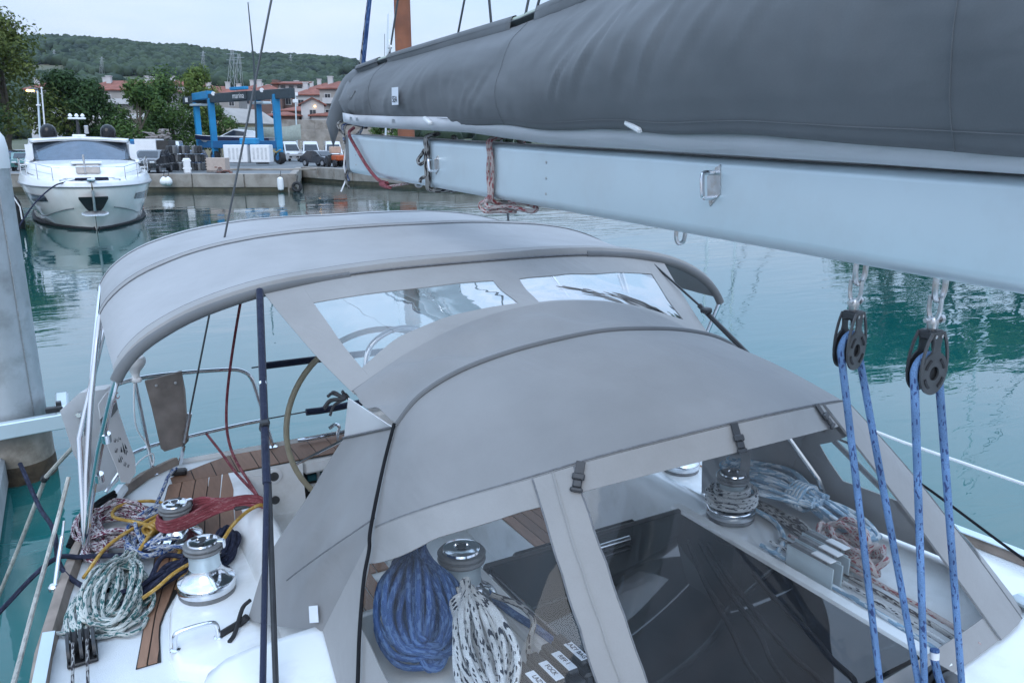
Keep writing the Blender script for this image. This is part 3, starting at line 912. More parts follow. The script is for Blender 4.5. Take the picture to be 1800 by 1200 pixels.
# side panels running down to the coaming
def side_panel(sgn):
    m = lambda d, y, z: Vector((XC + sgn * d, y, z))
    A0, B0, W0 = m(.826, 2.40, 2.507), m(.99, 2.18, 2.27), m(.878, 2.85, 2.323)
    if sgn > 0: A0 -= Vector((0, 0, .035))
    D0, D1, D2 = m(1.12, 2.40, 1.812), m(1.19, 2.72, 1.66), m(1.265, 3.09, 1.50)
    rows = []
    for j in range(19):
        t = j / 18
        row = []
        for i in range(25):
            s = i / 24
            tp = lerp(B0, A0, s / .45) if s < .45 else lerp(A0, W0, (s - .45) / .55)
            bt = lerp(D0, D1, s / .5) if s < .5 else lerp(D1, D2, (s - .5) / .5)
            p = lerp(tp, bt, t)
            p.x += sgn * min(1, s * 3) * (.045 * math.sin(math.pi * t) + wob(p, 3.5, .022) * math.sin(math.pi * t) + .012 * math.sin((s * 2.2 - t) * 9) * t * (1 - t) * 2)
            row.append(p)
        rows.append(row)
    o = MB().grid(rows if sgn < 0 else [list(reversed(r)) for r in rows], .004).build('side_panel', 'hood', hood)
    MB().tube([lerp(lerp(B0, A0, .1), D2, t) + Vector((sgn * (.05 * math.sin(math.pi * t) + .012), 0, .0)) for t in [k / 12 for k in range(7)]], .003, 5).build('panel_seam', 'seam', hood)
    # white inside flap showing between side panel and roof
    F0 = m(.87, 2.76, 2.52)
    tri = [[lerp(A0 + Vector((sgn * .0, .02, -.01)), W0 + Vector((0, .0, -.0)), k / 6), lerp(A0, F0, k / 6) + Vector((sgn * .01, 0, -.004))] for k in range(7)]
    MB().grid(tri, .003).build('white_flap', 'white_bag', hood)
    MB().tube([lerp(A0, W0, k / 6) + Vector((sgn * .005, 0, .003)) for k in range(7)], .004, 5).build('panel_hem', 'seam', hood)
    return A0, W0, D2
A0s, W0s, D2s = side_panel(-1)
side_panel(1)
# interior steel bow of the hood
MB().tube([crv(HAc, u / 30) + Vector((0, .0, -.03)) for u in range(31)], .0125, 8).build('hood_bow', 'chrome', hood)
MB().tube([crv(HAc, .03) - Vector((0, 0, .05)), Vector((XC - 1.10, 2.5, 1.85))], .0125, 8).build('hood_bow', 'chrome', hood)
MB().tube([crv(HAc, .97) - Vector((0, 0, .05)), Vector((XC + 1.05, 2.15, 2.0)), Vector((XC + 1.08, 2.1, 1.86))], .0125, 8).build('hood_bow', 'chrome', hood)
# strap tails hanging inside the hood and from the coaming foot
MB().grid([[(.86, 2.36 - .0 * k, 2.42 - .085 * k), (.90, 2.34, 2.42 - .085 * k)] for k in range(8)], .002).build('inside_strap', 'grey_pl', hood)
MB().tube(smooth_path([(-1.19, 3.05, 1.54), (-1.22, 3.06, 1.515), (-1.27, 3.04, 1.51), (-1.31, 3.02, 1.508)], 4), [.016] * 12 + [.010], 6).build('tie_strap', 'blackrub', hood)
MB().tube(smooth_path([(-1.17, 3.07, 1.60), (-1.20, 3.09, 1.56), (-1.25, 3.00, 1.515), (-1.28, 2.96, 1.508)], 4), .009, 6).build('tie_strap', 'blackrub', hood)
# sewn label low on the side panel
lm = frame((-1.062, 2.452, 1.855), Vector((-.09, .30, -.16)), Vector((.13, -.03, .5)))
lb = MB()
for sx, sy in ((-1, -1), (1, -1), (1, 1), (-1, 1)):
    lb.v.append(lm @ Vector((sx * .034, sy * .028, .004)))
lb.f.append((0, 1, 2, 3))
lb.build('label', 'label', hood)
text_mesh('label_text', 'SEA', .026, 'blue_print', hood, lm @ Matrix.Translation((0, -.012, .006)))
# ------------------------------------------------------------------ link panel between bimini and sprayhood
bridge = thing('link_panel', 'grey canvas link panel with two clear windows between awning and sprayhood', 'canvas panel', (XC, 3.1, 2.7))
GE = [Vector((XC + d, 3.415, bz(d) - .03)) for d in [-1.03 + 2.2 * k / 8 for k in range(9)]]
EE = [Vector((XC + d, 2.75, 2.78 - .25 * (abs(d) / .86) ** 2.1)) for d in [-.86 + 1.9 * k / 8 for k in range(9)]]
def br(u, v):
    p = lerp(crv(GE, u), crv(EE, u), v)
    return p + Vector((0, 0, wob(p, 5, .008) * math.sin(math.pi * v) - .02 * math.sin(math.pi * v)))
def bpatch(u0, u1, v0, v1, nu=16, nv=10, th=.003, off=0.):
    rows = []
    for j in range(nv + 1):
        row = []
        for i in range(nu + 1):
            t = j / nv
            um = lerp(u0(.5), u1(.5), i / nu)
            vv = lerp(v0(um), v1(um), t)
            u = lerp(u0(vv), u1(vv), i / nu)
            row.append(br(u, lerp(v0(u), v1(u), t)) + Vector((0, 0, off)))
        rows.append(row)
    return MB().grid(rows, th)
a0, a1, a2, a3 = (lambda v: .075 - .035 * v), (lambda v: .472 - .075 * v), (lambda v: .55 - .11 * v), (lambda v: .935 - .03 * v)
vt1 = lambda u: interp([(0, .17), (.1, .22), (.25, .30), (.45, .36)], u)
vb1 = lambda u: interp([(0, .90), (.06, .86), (.14, .80), (.27, .80), (.40, .86)], u)
vt2 = lambda u: interp([(.5, .37), (.7, .30), (.93, .18)], u)
vb2 = lambda u: interp([(.45, .90), (.7, .86), (.8, .82), (.91, .74)], u)
bpatch(K(0), a0, Z0, Z1, 4, 14).build('frame_strip', hb_, bridge)
bpatch(a0, a1, Z0, vt1).build('frame_strip', hb_, bridge)
bpatch(a0, a1, vb1, Z1).build('frame_strip', hb_, bridge)
bpatch(a0, a1, vt1, vb1, 20, 12, 0).build('window_pane', 'vinyl_up', bridge)
bpatch(a1, a2, Z0, Z1, 5, 14).build('frame_strip', hb_, bridge)
bpatch(a2, a3, Z0, vt2).build('frame_strip', hb_, bridge)
bpatch(a2, a3, vb2, Z1).build('frame_strip', hb_, bridge)
bpatch(a2, a3, vt2, vb2, 20, 12, 0).build('window_pane', 'vinyl_up', bridge)
bpatch(a3, K(1), Z0, Z1, 4, 14).build('frame_strip', hb_, bridge)
MB().tube([br(u / 30, .0) + Vector((0, -.012, .008)) for u in range(31)], .005, 5).build('zip_line', 'seam', bridge)
MB().tube([br(u / 40, .985) + Vector((0, 0, .006)) for u in range(41)], .0032, 5).build('hem_stitching', 'seam', bridge)
# wrinkled flap from the link panel forward over the hood's aft bow
rows = []
for j in range(17):
    v = j / 16
    row = []
    for i in range(61):
        u = i / 60
        a = crv(EE, u * .99); b_ = crv(HAc, u)
        p = lerp(a, b_, v) + Vector((0, 0, .014))
        fold = math.sin(u * 26 - v * 5.5 + 1.5 * math.sin(u * 7)) * .5 + math.sin(u * 43 - v * 9) * .25
        p.z += (.055 * fold * max(0, 1 - u * 1.35) + .010 * math.sin(u * 30 + v * 4) - .018) * math.sin(math.pi * v)
        row.append(p)
    rows.append(row)
MB().grid(rows, .003).build('wrinkled_flap', 'hood', bridge)
# knot of black ties at the low starboard corner
tk = MB()
for k in range(9):
    a = random.uniform(0, 6.28)
    c = Vector((-.80, 2.80, 2.50))
    tk.tube(smooth_path([c, c + Vector((.03 * math.cos(a) - .02, .02, .03 * math.sin(a))), c + Vector((.05 * math.cos(a) - .03, .01, .05 * math.sin(a) - .02))], 4), .006, 6)
tk.build('tie_knot', 'blackrub', bridge)
# ------------------------------------------------------------------ webbing straps and cords on the canvas
def webbing(name, a, b, w_, label, side=(1, 0, 0), m='black', t=.003):
    a, b = Vector(a), Vector(b)
    d = (b - a).normalized(); s = Vector(side); s = (s - d * s.dot(d)).normalized(); n = d.cross(s)
    rows = [[lerp(a, b, k / 8) + s * q * w_ / 2 for q in (-1, 1)] for k in range(9)]
    return tag(MB().grid(rows, t).build(name, m), label, 'strap')
st = thing('awning_strap', 'black webbing strap from the awning front down past the open helm side', 'strap', (-1.30, 2.10, 1.80))
def wb(a, b, w_, nm, m='navy'):
    a, b = Vector(a), Vector(b)
    MB().tube([lerp(a, b, k / 6) for k in range(7)], w_ / 2, 8).build(nm, m, st)
wb((-.965, 3.40, 2.84), (-1.135, 2.69, 2.27), .03, 'wide_webbing')
wb((-1.135, 2.69, 2.27), (-1.335, 2.04, 1.72), .021, 'webbing')
wb((-1.125, 2.70, 2.27), (-1.285, 2.05, 1.72), .019, 'webbing', 'black')
MB().bbox((-1.055, 3.03, 2.535), (.03, .02, .035), .004, Matrix.Rotation(.7, 3, 'X')).build('strap_buckle', 'chrome', st)
MB().bbox((-1.09, 2.88, 2.42), (.035, .025, .06), .006, Matrix.Rotation(.7, 3, 'X')).build('strap_adjuster', 'black', st)
stp = thing('awning_strap', 'black webbing strap from the awning front down to the far side of the sprayhood', 'strap', (1.43, 2.04, 1.72))
MB().tube([(1.16, 3.40, 2.80), (1.20, 3.05, 2.62)], .006, 6).build('cord', 'black', stp)
MB().tube([(1.20, 3.05, 2.62), (1.46, 2.04, 1.90)], .013, 6).build('webbing', 'black', stp)
MB().bbox((1.205, 3.0, 2.60), (.05, .05, .03), .008).build('strap_buckle', 'black', stp)
oc = lambda p: p + Vector((-.022, -.016, .012))
rope('hood_cord', [(-.756, 2.395, 2.522), (-.84, 2.29, 2.415), oc(front_s(.0, .0)), oc(front_s(.03, .18)), oc(front_s(.05, .36)), oc(front_s(.085, .60)), oc(front_s(.115, .78)), oc(front_s(.14, .95))], .0062, 'r_black', 'thin black cord running down over the starboard side of the sprayhood', 'cord')
# ------------------------------------------------------------------ boom
def btop(y): return 3.385 + .0265 * (y - .88)
def bbot(y): return 3.15 + .0245 * (y - .85)
boom = thing('boom', 'silver aluminium boom crossing the upper right with steel eyes and shackles', 'boom', (XC, 2.2, 3.2))
sec = []
for sx, sz in ((1, 1), (-1, 1), (-1, -1), (1, -1)):
    rr = .028 if sz > 0 else .04
    for k in range(6):
        a = {(1, 1): 0, (-1, 1): 90, (-1, -1): 180, (1, -1): 270}[(sx, sz)] + 90 * k / 5
        sec.append((sx * (.08 - rr) + rr * math.cos(R(a)), sz, rr * math.sin(R(a)), rr))
def bsec(y, sc=1.0):
    zt, zb = btop(y), bbot(y); zc, hh = (zt + zb) / 2, (zt - zb) / 2
    return [Vector((XC + x * sc, y, zc + sc * (sz * (hh - rr) + dz_))) for x, sz, dz_, rr in sec]
b = MB(); rows = [bsec(y) + [bsec(y)[0]] for y in [-1.2 + k * .315 for k in range(21)]]
b.grid(rows)
b.build('extrusion', 'alu', boom, angle=60)
b = MB(); b.grid([[(XC - .05, y, btop(y) + .003), (XC + .05, y, btop(y) + .003)] for y in (-1.2, 1, 3, 5.09)], .004)
b.build('sail_groove', 'grey_pl', boom)
for y in [4.95 - .0 * k for k in range(1)] + [.62, 2.65]:
    for q_ in (.06, .12, .18):
        MB().lathe([(.005, 0), (.005, -.002), (.002, -.003)], (-.0005, y, bbot(y) + q_), 'x', 8).build('rivet', 'steel', boom)
e0, e1 = bsec(5.085, 1.03), bsec(5.15, 1.03)
b = MB(); b.grid([e0 + [e0[0]], e1 + [e1[0]]]); b.add(e1, [tuple(range(len(e1)))]); b.add(e0, [tuple(reversed(range(len(e0))))])
b.build('end_cap', 'grey_pl', boom)
for y in (1.728, 3.688):
    es = .78 if y < 3 else .62
    zc = (btop(y) + bbot(y)) / 2 + (.04 if y < 3 else .0)
    pe = MB(); pe.prism([(-.0035, y - .02, zc + .075 * es), (-.0035, y + .028, zc + .03 * es), (-.0035, y + .022, zc - .04 * es), (-.0035, y + .01, zc - .078 * es), (-.0035, y - .028, zc - .03 * es), (-.0035, y - .025, zc + .04 * es)], (.005, 0, 0))
    p_ = pe.build('eye_plate', 'steel', boom, smooth=False)
    MB().tube(smooth_path([(-.004, y + .002, zc + .045 * es), (-.038, y + .004, zc + .045 * es), (-.045, y + .003, zc + .03 * es), (-.045, y - .002, zc - .03 * es), (-.038, y - .004, zc - .045 * es), (-.004, y - .004, zc - .045 * es)], 4), .0065, 8).build('eye_bow', 'chrome', p_)
    for q in (.06, -.06):
        MB().lathe([(.006, 0), (.006, .003), (.003, .004)], (-.0045, y - q * .15, zc + q * es), 'x', 8).build('rivet', 'steel', p_)
def uloop(x, y, z, w_, h_, r_, m, nm, par, ax='x'):
    off = (lambda q: Vector((q, 0, 0))) if ax == 'x' else (lambda q: Vector((0, q, 0)))
    c = Vector((x, y, z))
    return MB().tube(smooth_path([c + off(-w_ / 2), c + off(-w_ / 2) - Vector((0, 0, h_ * .6)), c + off(-w_ / 3.2) - Vector((0, 0, h_ * .92)), c - Vector((0, 0, h_)), c + off(w_ / 3.2) - Vector((0, 0, h_ * .92)), c + off(w_ / 2) - Vector((0, 0, h_ * .6)), c + off(w_ / 2)], 4), r_, 8).build(nm, m, par)
for y, h_ in ((1.918, .05), (1.254, .062), (1.046, .062), (3.87, .03), (4.05, .025)):
    uloop(.05, y, bbot(y) + .012, .036, h_, .0065, 'steel', 'bail', boom)
# ------------------------------------------------------------------ mainsheet blocks
def make_block(y, zt, label, rz, group='mainsheet blocks under the boom'):
    t = thing('pulley_block', label, 'pulley block', (.05, y, zt), group, rz)
    def L_(o): return local(o, t)
    L_(uloop(0, 0, -.005, .032, .06, .0058, 'steel', 'shackle', None, 'y'))
    L_(MB().cyl((-.03, 0, -.066), (.03, 0, -.066), .006, n=10).cyl((.022, 0, -.066), (.033, 0, -.066), .011, n=10).build('shackle_pin', 'steel'))
    L_(MB().lathe([(.012, -.092), (.014, -.08), (.014, -.068), (.011, -.06)], (0, 0, 0), 'z', 14).build('swivel', 'steel'))
    L_(MB().bbox((0, 0, -.104), (.05, .046, .026), .006).build('head', 'black'))
    zc = -.205
    for sg in (-1, 1):
        yq = sg * .021
        c = MB()
        def plate(poly): c.prism([(x, yq - .0025, z) for x, z in poly], (0, .005, 0))
        plate([(-.018, -.095), (.018, -.095), (.012, -.135), (.022, zc + .03), (-.022, zc + .03), (-.012, -.135)])
        n = 28
        out = [(.047 * math.cos(a), zc + .058 * math.sin(a)) for a in [2 * math.pi * k / n for k in range(n)]]
        inn = [(.017 * math.cos(a), zc + .019 * math.sin(a)) for a in [2 * math.pi * k / n for k in range(n)]]
        vs = [(x, yq - .003, z) for x, z in out] + [(x, yq - .003, z) for x, z in inn] + [(x, yq + .003, z) for x, z in out] + [(x, yq + .003, z) for x, z in inn]
        fs = []
        for k in range(n):
            k2 = (k + 1) % n
            fs += [(k, k2, n + k2, n + k), (2 * n + k2, 2 * n + k, 3 * n + k, 3 * n + k2), (k2, k, 2 * n + k, 2 * n + k2), (n + k, n + k2, 3 * n + k2, 3 * n + k)]
        c.add(vs, fs)
        for sx in (-1, 1):
            c.tube(smooth_path([(sx * .02, yq, -.096), (sx * .034, yq, -.125), (sx * .044, yq, -.165), (sx * .0455, yq, zc)], 4), .0045, 6)
        L_(c.build('cheek', 'charcoal' if sg < 0 else 'black'))
        if sg < 0:
            for a in (40, 140, 220, 320):
                sl_ = MB().tube([(.034 * math.cos(R(a + q)), yq - .0035, zc + .041 * math.sin(R(a + q))) for q in (-22, -8, 8, 22)], .0042, 6)
                L_(sl_.build('cheek_slot', 'blackrub'))
            for x in (-.011, .011):
                L_(MB().lathe([(.0045, 0), (.0045, -.002), (.002, -.003)], (x, yq - .003, -.106), 'y', 8).build('screw', 'steel'))
    L_(MB().lathe([(.046, -.013), (.038, -.006), (.036, 0), (.038, .006), (.046, .013)], (0, 0, zc), 'y', 28).build('sheave', 'blackrub'))
    t.scale = (.88, .88, .88)
    return t
B1 = make_block(1.262, bbot(1.254) - .038, 'left black pulley block hanging from a shackle under the boom', R(8))
B2 = make_block(1.052, bbot(1.046) - .038, 'right black pulley block hanging from a shackle under the boom', R(-6))
def around(bx, by, bzc, r_, yoff, rz, e1_, e2_):
    c, s = math.cos(rz), math.sin(rz)
    arc = []
    for k in range(13):
        a = math.pi * k / 12
        x = -r_ * math.cos(a)
        arc.append(Vector((bx + x * c, by + x * s + yoff, bzc + r_ * math.sin(a))))
    pa = [lerp(Vector(e1_), arc[0], k / 6) for k in range(6)]
    pb = [lerp(arc[-1], Vector(e2_), (k + 1) / 6) for k in range(6)]
    return pa + arc + pb
z1, z2 = bbot(1.254) - .038 - .205 * .88, bbot(1.046) - .038 - .205 * .88
MS = thing('mainsheet', 'blue flecked mainsheet rope in four strands hanging from the two pulley blocks', 'rope', (.3, 1.1, 1.9))
MB().tube(around(.05, 1.262, z1, .039, 0, R(8), (.222, 1.165, 1.93), (.290, 1.10, 1.97)), .0092, 10).build('strand', 'r_blue', MS)
MB().tube(around(.05, 1.052, z2, .039, 0, R(-6), (.304, 1.085, 1.93), (.415, 1.045, 1.93)), .0092, 10).build('strand', 'r_blue', MS)
MB().tube(smooth_path([(.30, 1.09, 1.95), (.27, 1.06, 1.94), (.29, 1.03, 1.95), (.33, 1.05, 1.96), (.34, 1.08, 2.0), (.347, 1.10, 2.035)], 5), .0115, 10).build('knot_tail', 'r_blue', MS)
MB().tube([(.347, 1.10, 2.035), (.349, 1.103, 2.055)], .0125, 10).build('whipping', 'white_pl', MS)
MB().tube([(.349, 1.103, 2.055), (.350, 1.105, 2.063)], .0125, 10).build('rope_end', 'r_bluedk', MS)
lbk = thing('deck_block', 'round black lower pulley block at the bottom edge by the sheet knot', 'pulley block', (.38, 1.08, 1.86))
for dy in (-.02, .0, .02):
    MB().lathe([(.035, -.008), (.062, -.006), (.062, .006), (.035, .008)], (.385, 1.10 + dy, 1.925), 'y', 28).build('cheek', 'black' if dy else 'blackrub', lbk)
MB().bbox((.36, 1.10, 1.85), (.30, .05, .03), .008).build('traveller_car', 'alu', lbk)
# ------------------------------------------------------------------ stack-pack sail cover
cover = thing('sail_cover', 'dark slate-grey canvas sail cover bagging the mainsail along the boom', 'sail cover', (XC, 2.4, 3.5))
ZB = [(-1.2, 3.36), (.4, 3.405), (.85, 3.425), (1.3, 3.455), (2.0, 3.485), (2.34, 3.49), (3.2, 3.525), (4.0, 3.55), (4.67, 3.575), (4.95, 3.60)]
ZT = [(-1.2, 4.30), (.8, 4.14), (2.3, 3.985), (2.93, 3.935), (4.4, 3.918), (4.95, 3.90)]
cs = [(.0, -.035), (.10, -.062), (.16, -.09), (.24, -.135), (.34, -.170), (.44, -.198), (.54, -.215), (.64, -.222), (.74, -.220), (.84, -.208), (.93, -.188), (1.0, -.17)]
cs0 = cs
cs = []
for k in range(37):
    t = k / 36
    for (ta, xa), (tb, xb) in zip(cs0, cs0[1:]):
        if ta <= t <= tb + 1e-9:
            f = (t - ta) / (tb - ta); cs.append((t, lerp(xa, xb, f))); break
cs = [cs[0]] + [(cs[k][0], (cs[k - 1][1] + cs[k][1] * 2 + cs[k + 1][1]) / 4) for k in range(1, 36)] + [cs[-1]]
crs = random.Random(21)
CREASE = [(crs.uniform(-.6, 4.7), crs.uniform(.2, .9), crs.uniform(.10, .28), crs.uniform(.05, .45), crs.uniform(.012, .045), crs.uniform(.002, .009)) for _ in range(60)]
CREASE += [(1.45 + .17 * k + crs.uniform(-.06, .06), .35 + .06 * k + crs.uniform(-.1, .1), crs.uniform(.2, .34), crs.uniform(.3, .5), crs.uniform(.014, .03), crs.uniform(.004, .012)) for k in range(6)]
CREASE += [(3.1 + .25 * k, .62, .25, -.2 + .15 * k, .03, .007) for k in range(4)]
def crease(y, t):
    v = 0.0
    for y0, t0, tl, sl_, wd_, am in CREASE:
        dt = (t - t0) / tl
        if abs(dt) < 1:
            d = y - (y0 + sl_ * (t - t0))
            if abs(d) < .12:
                v += am * (1 - dt * dt) * (math.exp(-(d / wd_) ** 2) - .6 * math.exp(-((d + wd_ * 1.7) / wd_) ** 2))
    return v
def cover_pt(y, k, sgn):
    t, x = cs[k]
    zt, zb = interp(ZT, y), interp(ZB, y)
    fat = interp([(-1.2, 1.25), (1.0, 1.15), (2.5, 1.0), (4.2, .82), (4.95, .60)], y)
    p = Vector((XC + sgn * x * fat, y, lerp(zt, zb, t)))
    w1 = math.sin((y * 5.0 - t * 4.5) + 2 * math.sin(y * 1.3)) * .5 + noise.noise(Vector((y * 2.5 - t * 1.3, t * 2.2, sgn * 3))) * .8
    mid = math.sin(math.pi * min(1, t * 1.02)) * (.45 + .55 * t)
    fine = max(0, noise.noise(Vector((y * 1.1 + 5, 0, 0)))) * math.sin(y * 24 + t * 14) * .007
    p.x -= sgn * crease(y, t) * (1.0 if y < 2.6 else .45)
    p.x -= sgn * mid * (.030 * w1 + 1.5 * fine + .012 * abs(noise.noise(Vector((y * 3.2 + t * 2.4, t * 1.1, 9)))))
    p.z += .010 * noise.noise(Vector((y * 3, 7, 0))) * t
    return p
YC = [-1.2 + 6.15 * k / 420 for k in range(421)]
for sgn in (1, -1):
    rows = [[cover_pt(y, k, sgn) for k in range(3, len(cs))] for y in YC]
    MB().grid(rows if sgn < 0 else [list(reversed(r)) for r in rows], .003).build('side_cloth', 'cover', cover, angle=180)
# hemmed sleeves round the top rods, cut away in places so the pale rod shows
for sgn in (1, -1):
    segs = ((-1.2, 2.78), (2.97, 4.40), (4.56, 4.95)) if sgn > 0 else ((-1.2, 4.95),)
    for a_, c_ in segs:
        n = max(4, int((c_ - a_) / .05))
        rows = []
        for k in range(n + 1):
            y = lerp(a_, c_, k / n); q1 = cover_pt(y, 3, sgn); zt = interp(ZT, y)
            rows.append([q1 + Vector((-sgn * .004, 0, -.028)), q1 + Vector((-sgn * .005, 0, 0)), (XC - sgn * .058, y, zt - .008), (XC - sgn * .05, y, zt + .008), (XC - sgn * .036, y, zt + .013), (XC - sgn * .022, y, zt + .006), (XC - sgn * .02, y, zt - .012)])
        MB().grid(rows if sgn < 0 else [list(reversed(r)) for r in rows], .002).build('batten_sleeve', 'cover', cover, angle=180)
    MB().tube([(XC - sgn * .040, y, interp(ZT, y) - .004) for y in (-1.2, .8, 2.3, 2.6, 2.93, 3.6, 4.4, 4.97)], .0115, 8).build('batten_rod', pm('pale_rod', (.42, .48, .40), .5), cover)
rows = [[(XC - .06, y, interp(ZT, y) - .01), (XC, y, interp(ZT, y) - .035), (XC + .06, y, interp(ZT, y) - .01)] for y in YC[::10]]
MB().grid(rows, .003).build('top_cloth', 'cover', cover)
# folded end flap drooping past the boom end
rows = []
for j in range(13):
    t = j / 12
    y = 4.90 + .42 * t; zt = 3.905 - .02 * t - .34 * max(0, t - .45) ** 1.4
    w_ = .05 + .10 * t
    dr = .16 + .16 * t
    rows.append([(XC - w_ * .8, y - .03, zt - dr), (XC - w_, y, zt - dr * .5), (XC - w_ * .7, y, zt - .03), (XC - .03, y, zt), (XC + .05, y, zt + .004), (XC + w_, y, zt - .05), (XC + w_ * 1.1, y, zt - dr * .6)])
MB().grid(rows, .003).build('end_flap', 'cover', cover, angle=180)
MB().grid([[(XC - .10 - .02 * k, 4.93 - .09 * k, 3.80 - .02 * k), (XC - .16, 4.90 - .05 * k, 3.70), (XC - .12, 4.86 - .03 * k, 3.58 + .01 * k)] for k in range(-2, 4)], .003).build('end_fold', 'cover', cover, angle=180)
# white sail foot between cover and boom
rows = []
for y in [-1.2 + .1 * k for k in range(62)]:
    bul = .02 * noise.noise(Vector((y * 3, 2, 1)))
    fl_ = interp([(2.6, 1.0), (3.3, .52), (5, .45)], y)
    rows.append([(XC - .165, y, interp(ZB, y) + .03), (XC - .152 + bul, y, lerp(interp(ZB, y), btop(y), .30 * fl_ + .08)), (XC - .10 + bul, y, lerp(interp(ZB, y), btop(y), .8 * fl_)), (XC - .055 + bul * .5, y, lerp(interp(ZB, y), btop(y) + .012, fl_))])
MB().grid(rows, .003).build('sail_foot', 'sail', cover, angle=180)
for y in (2.83, .95, 4.42):
    MB().tube([cover_pt(y, k, 1) + Vector((-.003, 0, 0)) for k in range(3, 37)], .001, 5).build('panel_seam', 'cover', cover)
MB().tube([cover_pt(y, 34, 1) + Vector((-.003, 0, 0)) for y in YC[::3]], .001, 5).build('hem_stitching', 'cover', cover)
# label and white lacing tabs
lpt = cover_pt(3.865, 24, 1); lup = (cover_pt(3.865, 22, 1) - cover_pt(3.865, 26, 1)).normalized(); lrt = (cover_pt(3.80, 24, 1) - cover_pt(3.93, 24, 1)).normalized()
lnr = lrt.cross(lup).normalized()
lm = frame(lpt + lnr * .012, lrt, lup)
b = MB(); b.v += [lm @ Vector((sx * .046, sy * .042, .004)) for sx, sy in ((-1, -1), (1, -1), (1, 1), (-1, 1))]; b.f.append((0, 1, 2, 3))
b.build('label', 'label', cover)
text_mesh('label_text', 'SEA', .042, 'print', cover, lm @ Matrix.Translation((0, -.016, .007)))
for y in (3.55, 1.98, .3):
    MB().bbox((XC - .185, y, interp(ZB, y) + .012), (.02, .08, .018), .005, Matrix.Rotation(.35, 3, 'X')).build('lacing_tab', 'white_pl', cover)
# ------------------------------------------------------------------ lines on the boom
def sail_tie(y, m, label, tails):
    t = thing('sail_tie', label, 'rope', (XC, y, bbot(y)))
    zt, zb = btop(y), bbot(y)
    for k in range(2):
        dy = .022 * k
        pth = [(XC - .02, y + dy, zt + .03), (-.008, y + dy, zt + .012), (-.013, y + dy - .01, zt - .05), (-.013, y + dy - .02 * (1 - k), (zt + zb) / 2), (-.012, y + dy - .01, zb + .04), (.0, y + dy, zb - .008), (.08, y + dy, zb - .014), (.17, y + dy, zb), (.175, y + dy, zt - .05), (.14, y + dy, zt + .02)]
        MB().tube(smooth_path(pth, 5), .0095, 8).build('turn', m, t)
    for tl in tails:
        MB().tube(smooth_path(tl, 5), .0095, 8).build('tail', m, t)
    return t
sail_tie(3.78, 'r_greyfleck', 'grey dark-flecked sail tie looped round the boom beside the eye', [[(-.012, 3.80, 3.36), (-.03, 3.83, 3.34), (-.03, 3.86, 3.36), (-.015, 3.84, 3.39), (-.02, 3.80, 3.41)], [(-.013, 3.79, 3.28), (-.03, 3.82, 3.27), (-.035, 3.83, 3.25)]])
sail_tie(3.09, 'r_redfleck', 'white red-flecked sail tie looped round the boom with its tail hanging below', [
    [(-.0, 3.10, 3.215), (.0, 3.16, 3.20), (-.01, 3.12, 3.17), (.02, 3.06, 3.175), (.03, 3.0, 3.18), (.04, 2.92, 3.175), (.05, 2.84, 3.17), (.06, 2.82, 3.185), (.05, 2.88, 3.20), (.03, 3.0, 3.205)],
    [(.0, 3.13, 3.20), (-.02, 3.18, 3.18), (-.01, 3.15, 3.15), (.02, 3.08, 3.155), (.05, 2.98, 3.16)]])
rl = thing('outhaul_line', 'faded red line tied at the boom end and knotted under the boom', 'rope', (XC, 4.6, 3.2))
MB().tube(smooth_path([(.03, 5.05, 3.54), (-.02, 5.0, 3.50), (-.02, 4.85, 3.40), (-.016, 4.68, 3.30), (-.012, 4.52, 3.235), (.02, 4.46, 3.215)], 6), .010, 8).build('line', 'r_red', rl)
for k in range(4):
    MB().tube(smooth_path([(.0, 4.50 - .02 * k, 3.225), (-.02, 4.46 - .02 * k, 3.21), (.0, 4.42 - .02 * k, 3.195), (.03, 4.45, 3.20), (.01, 4.49 - .02 * k, 3.222)], 4), .009, 7).build('knot_turn', 'r_red', rl)
MB().tube(smooth_path([(.02, 4.42, 3.20), (.04, 4.30, 3.215), (.06, 4.22, 3.225)], 5), .007, 7).build('line_tail', 'r_redfleck', rl)
# ropes bundled on the boom end
for k, (m, r_) in enumerate((('r_greyfleck', .009), ('r_cream', .008), ('r_bluefleck', .008), ('r_greyfleck', .007))):
    a = .10 * k
    rope('boom_end_line', [(XC - .09, 5.14, 3.50 - .02 * k), (XC - .12 + .02 * k, 5.17, 3.56), (XC - .02 + .03 * k, 5.16, 3.60 - .02 * k), (XC + .03, 5.12, 3.54), (XC - .05 - .01 * k, 5.16, 3.44 - .06 * k), (XC - .06, 5.18, 3.30 - .05 * k)], r_, m,
         ('grey flecked line wrapped highest on the boom end', 'cream line hanging off the boom end', 'blue flecked line tied on the boom end', 'thin grey line dangling lowest off the boom end')[k], group='lines tied on the boom end')
rope('dangling_line', [(XC - .06, 5.19, 3.44), (XC - .08, 5.2, 3.30), (XC - .07, 5.2, 3.22), (XC - .11, 5.2, 3.13)], .005, 'white_pl', 'thin white cord hanging below the boom end', 'cord')
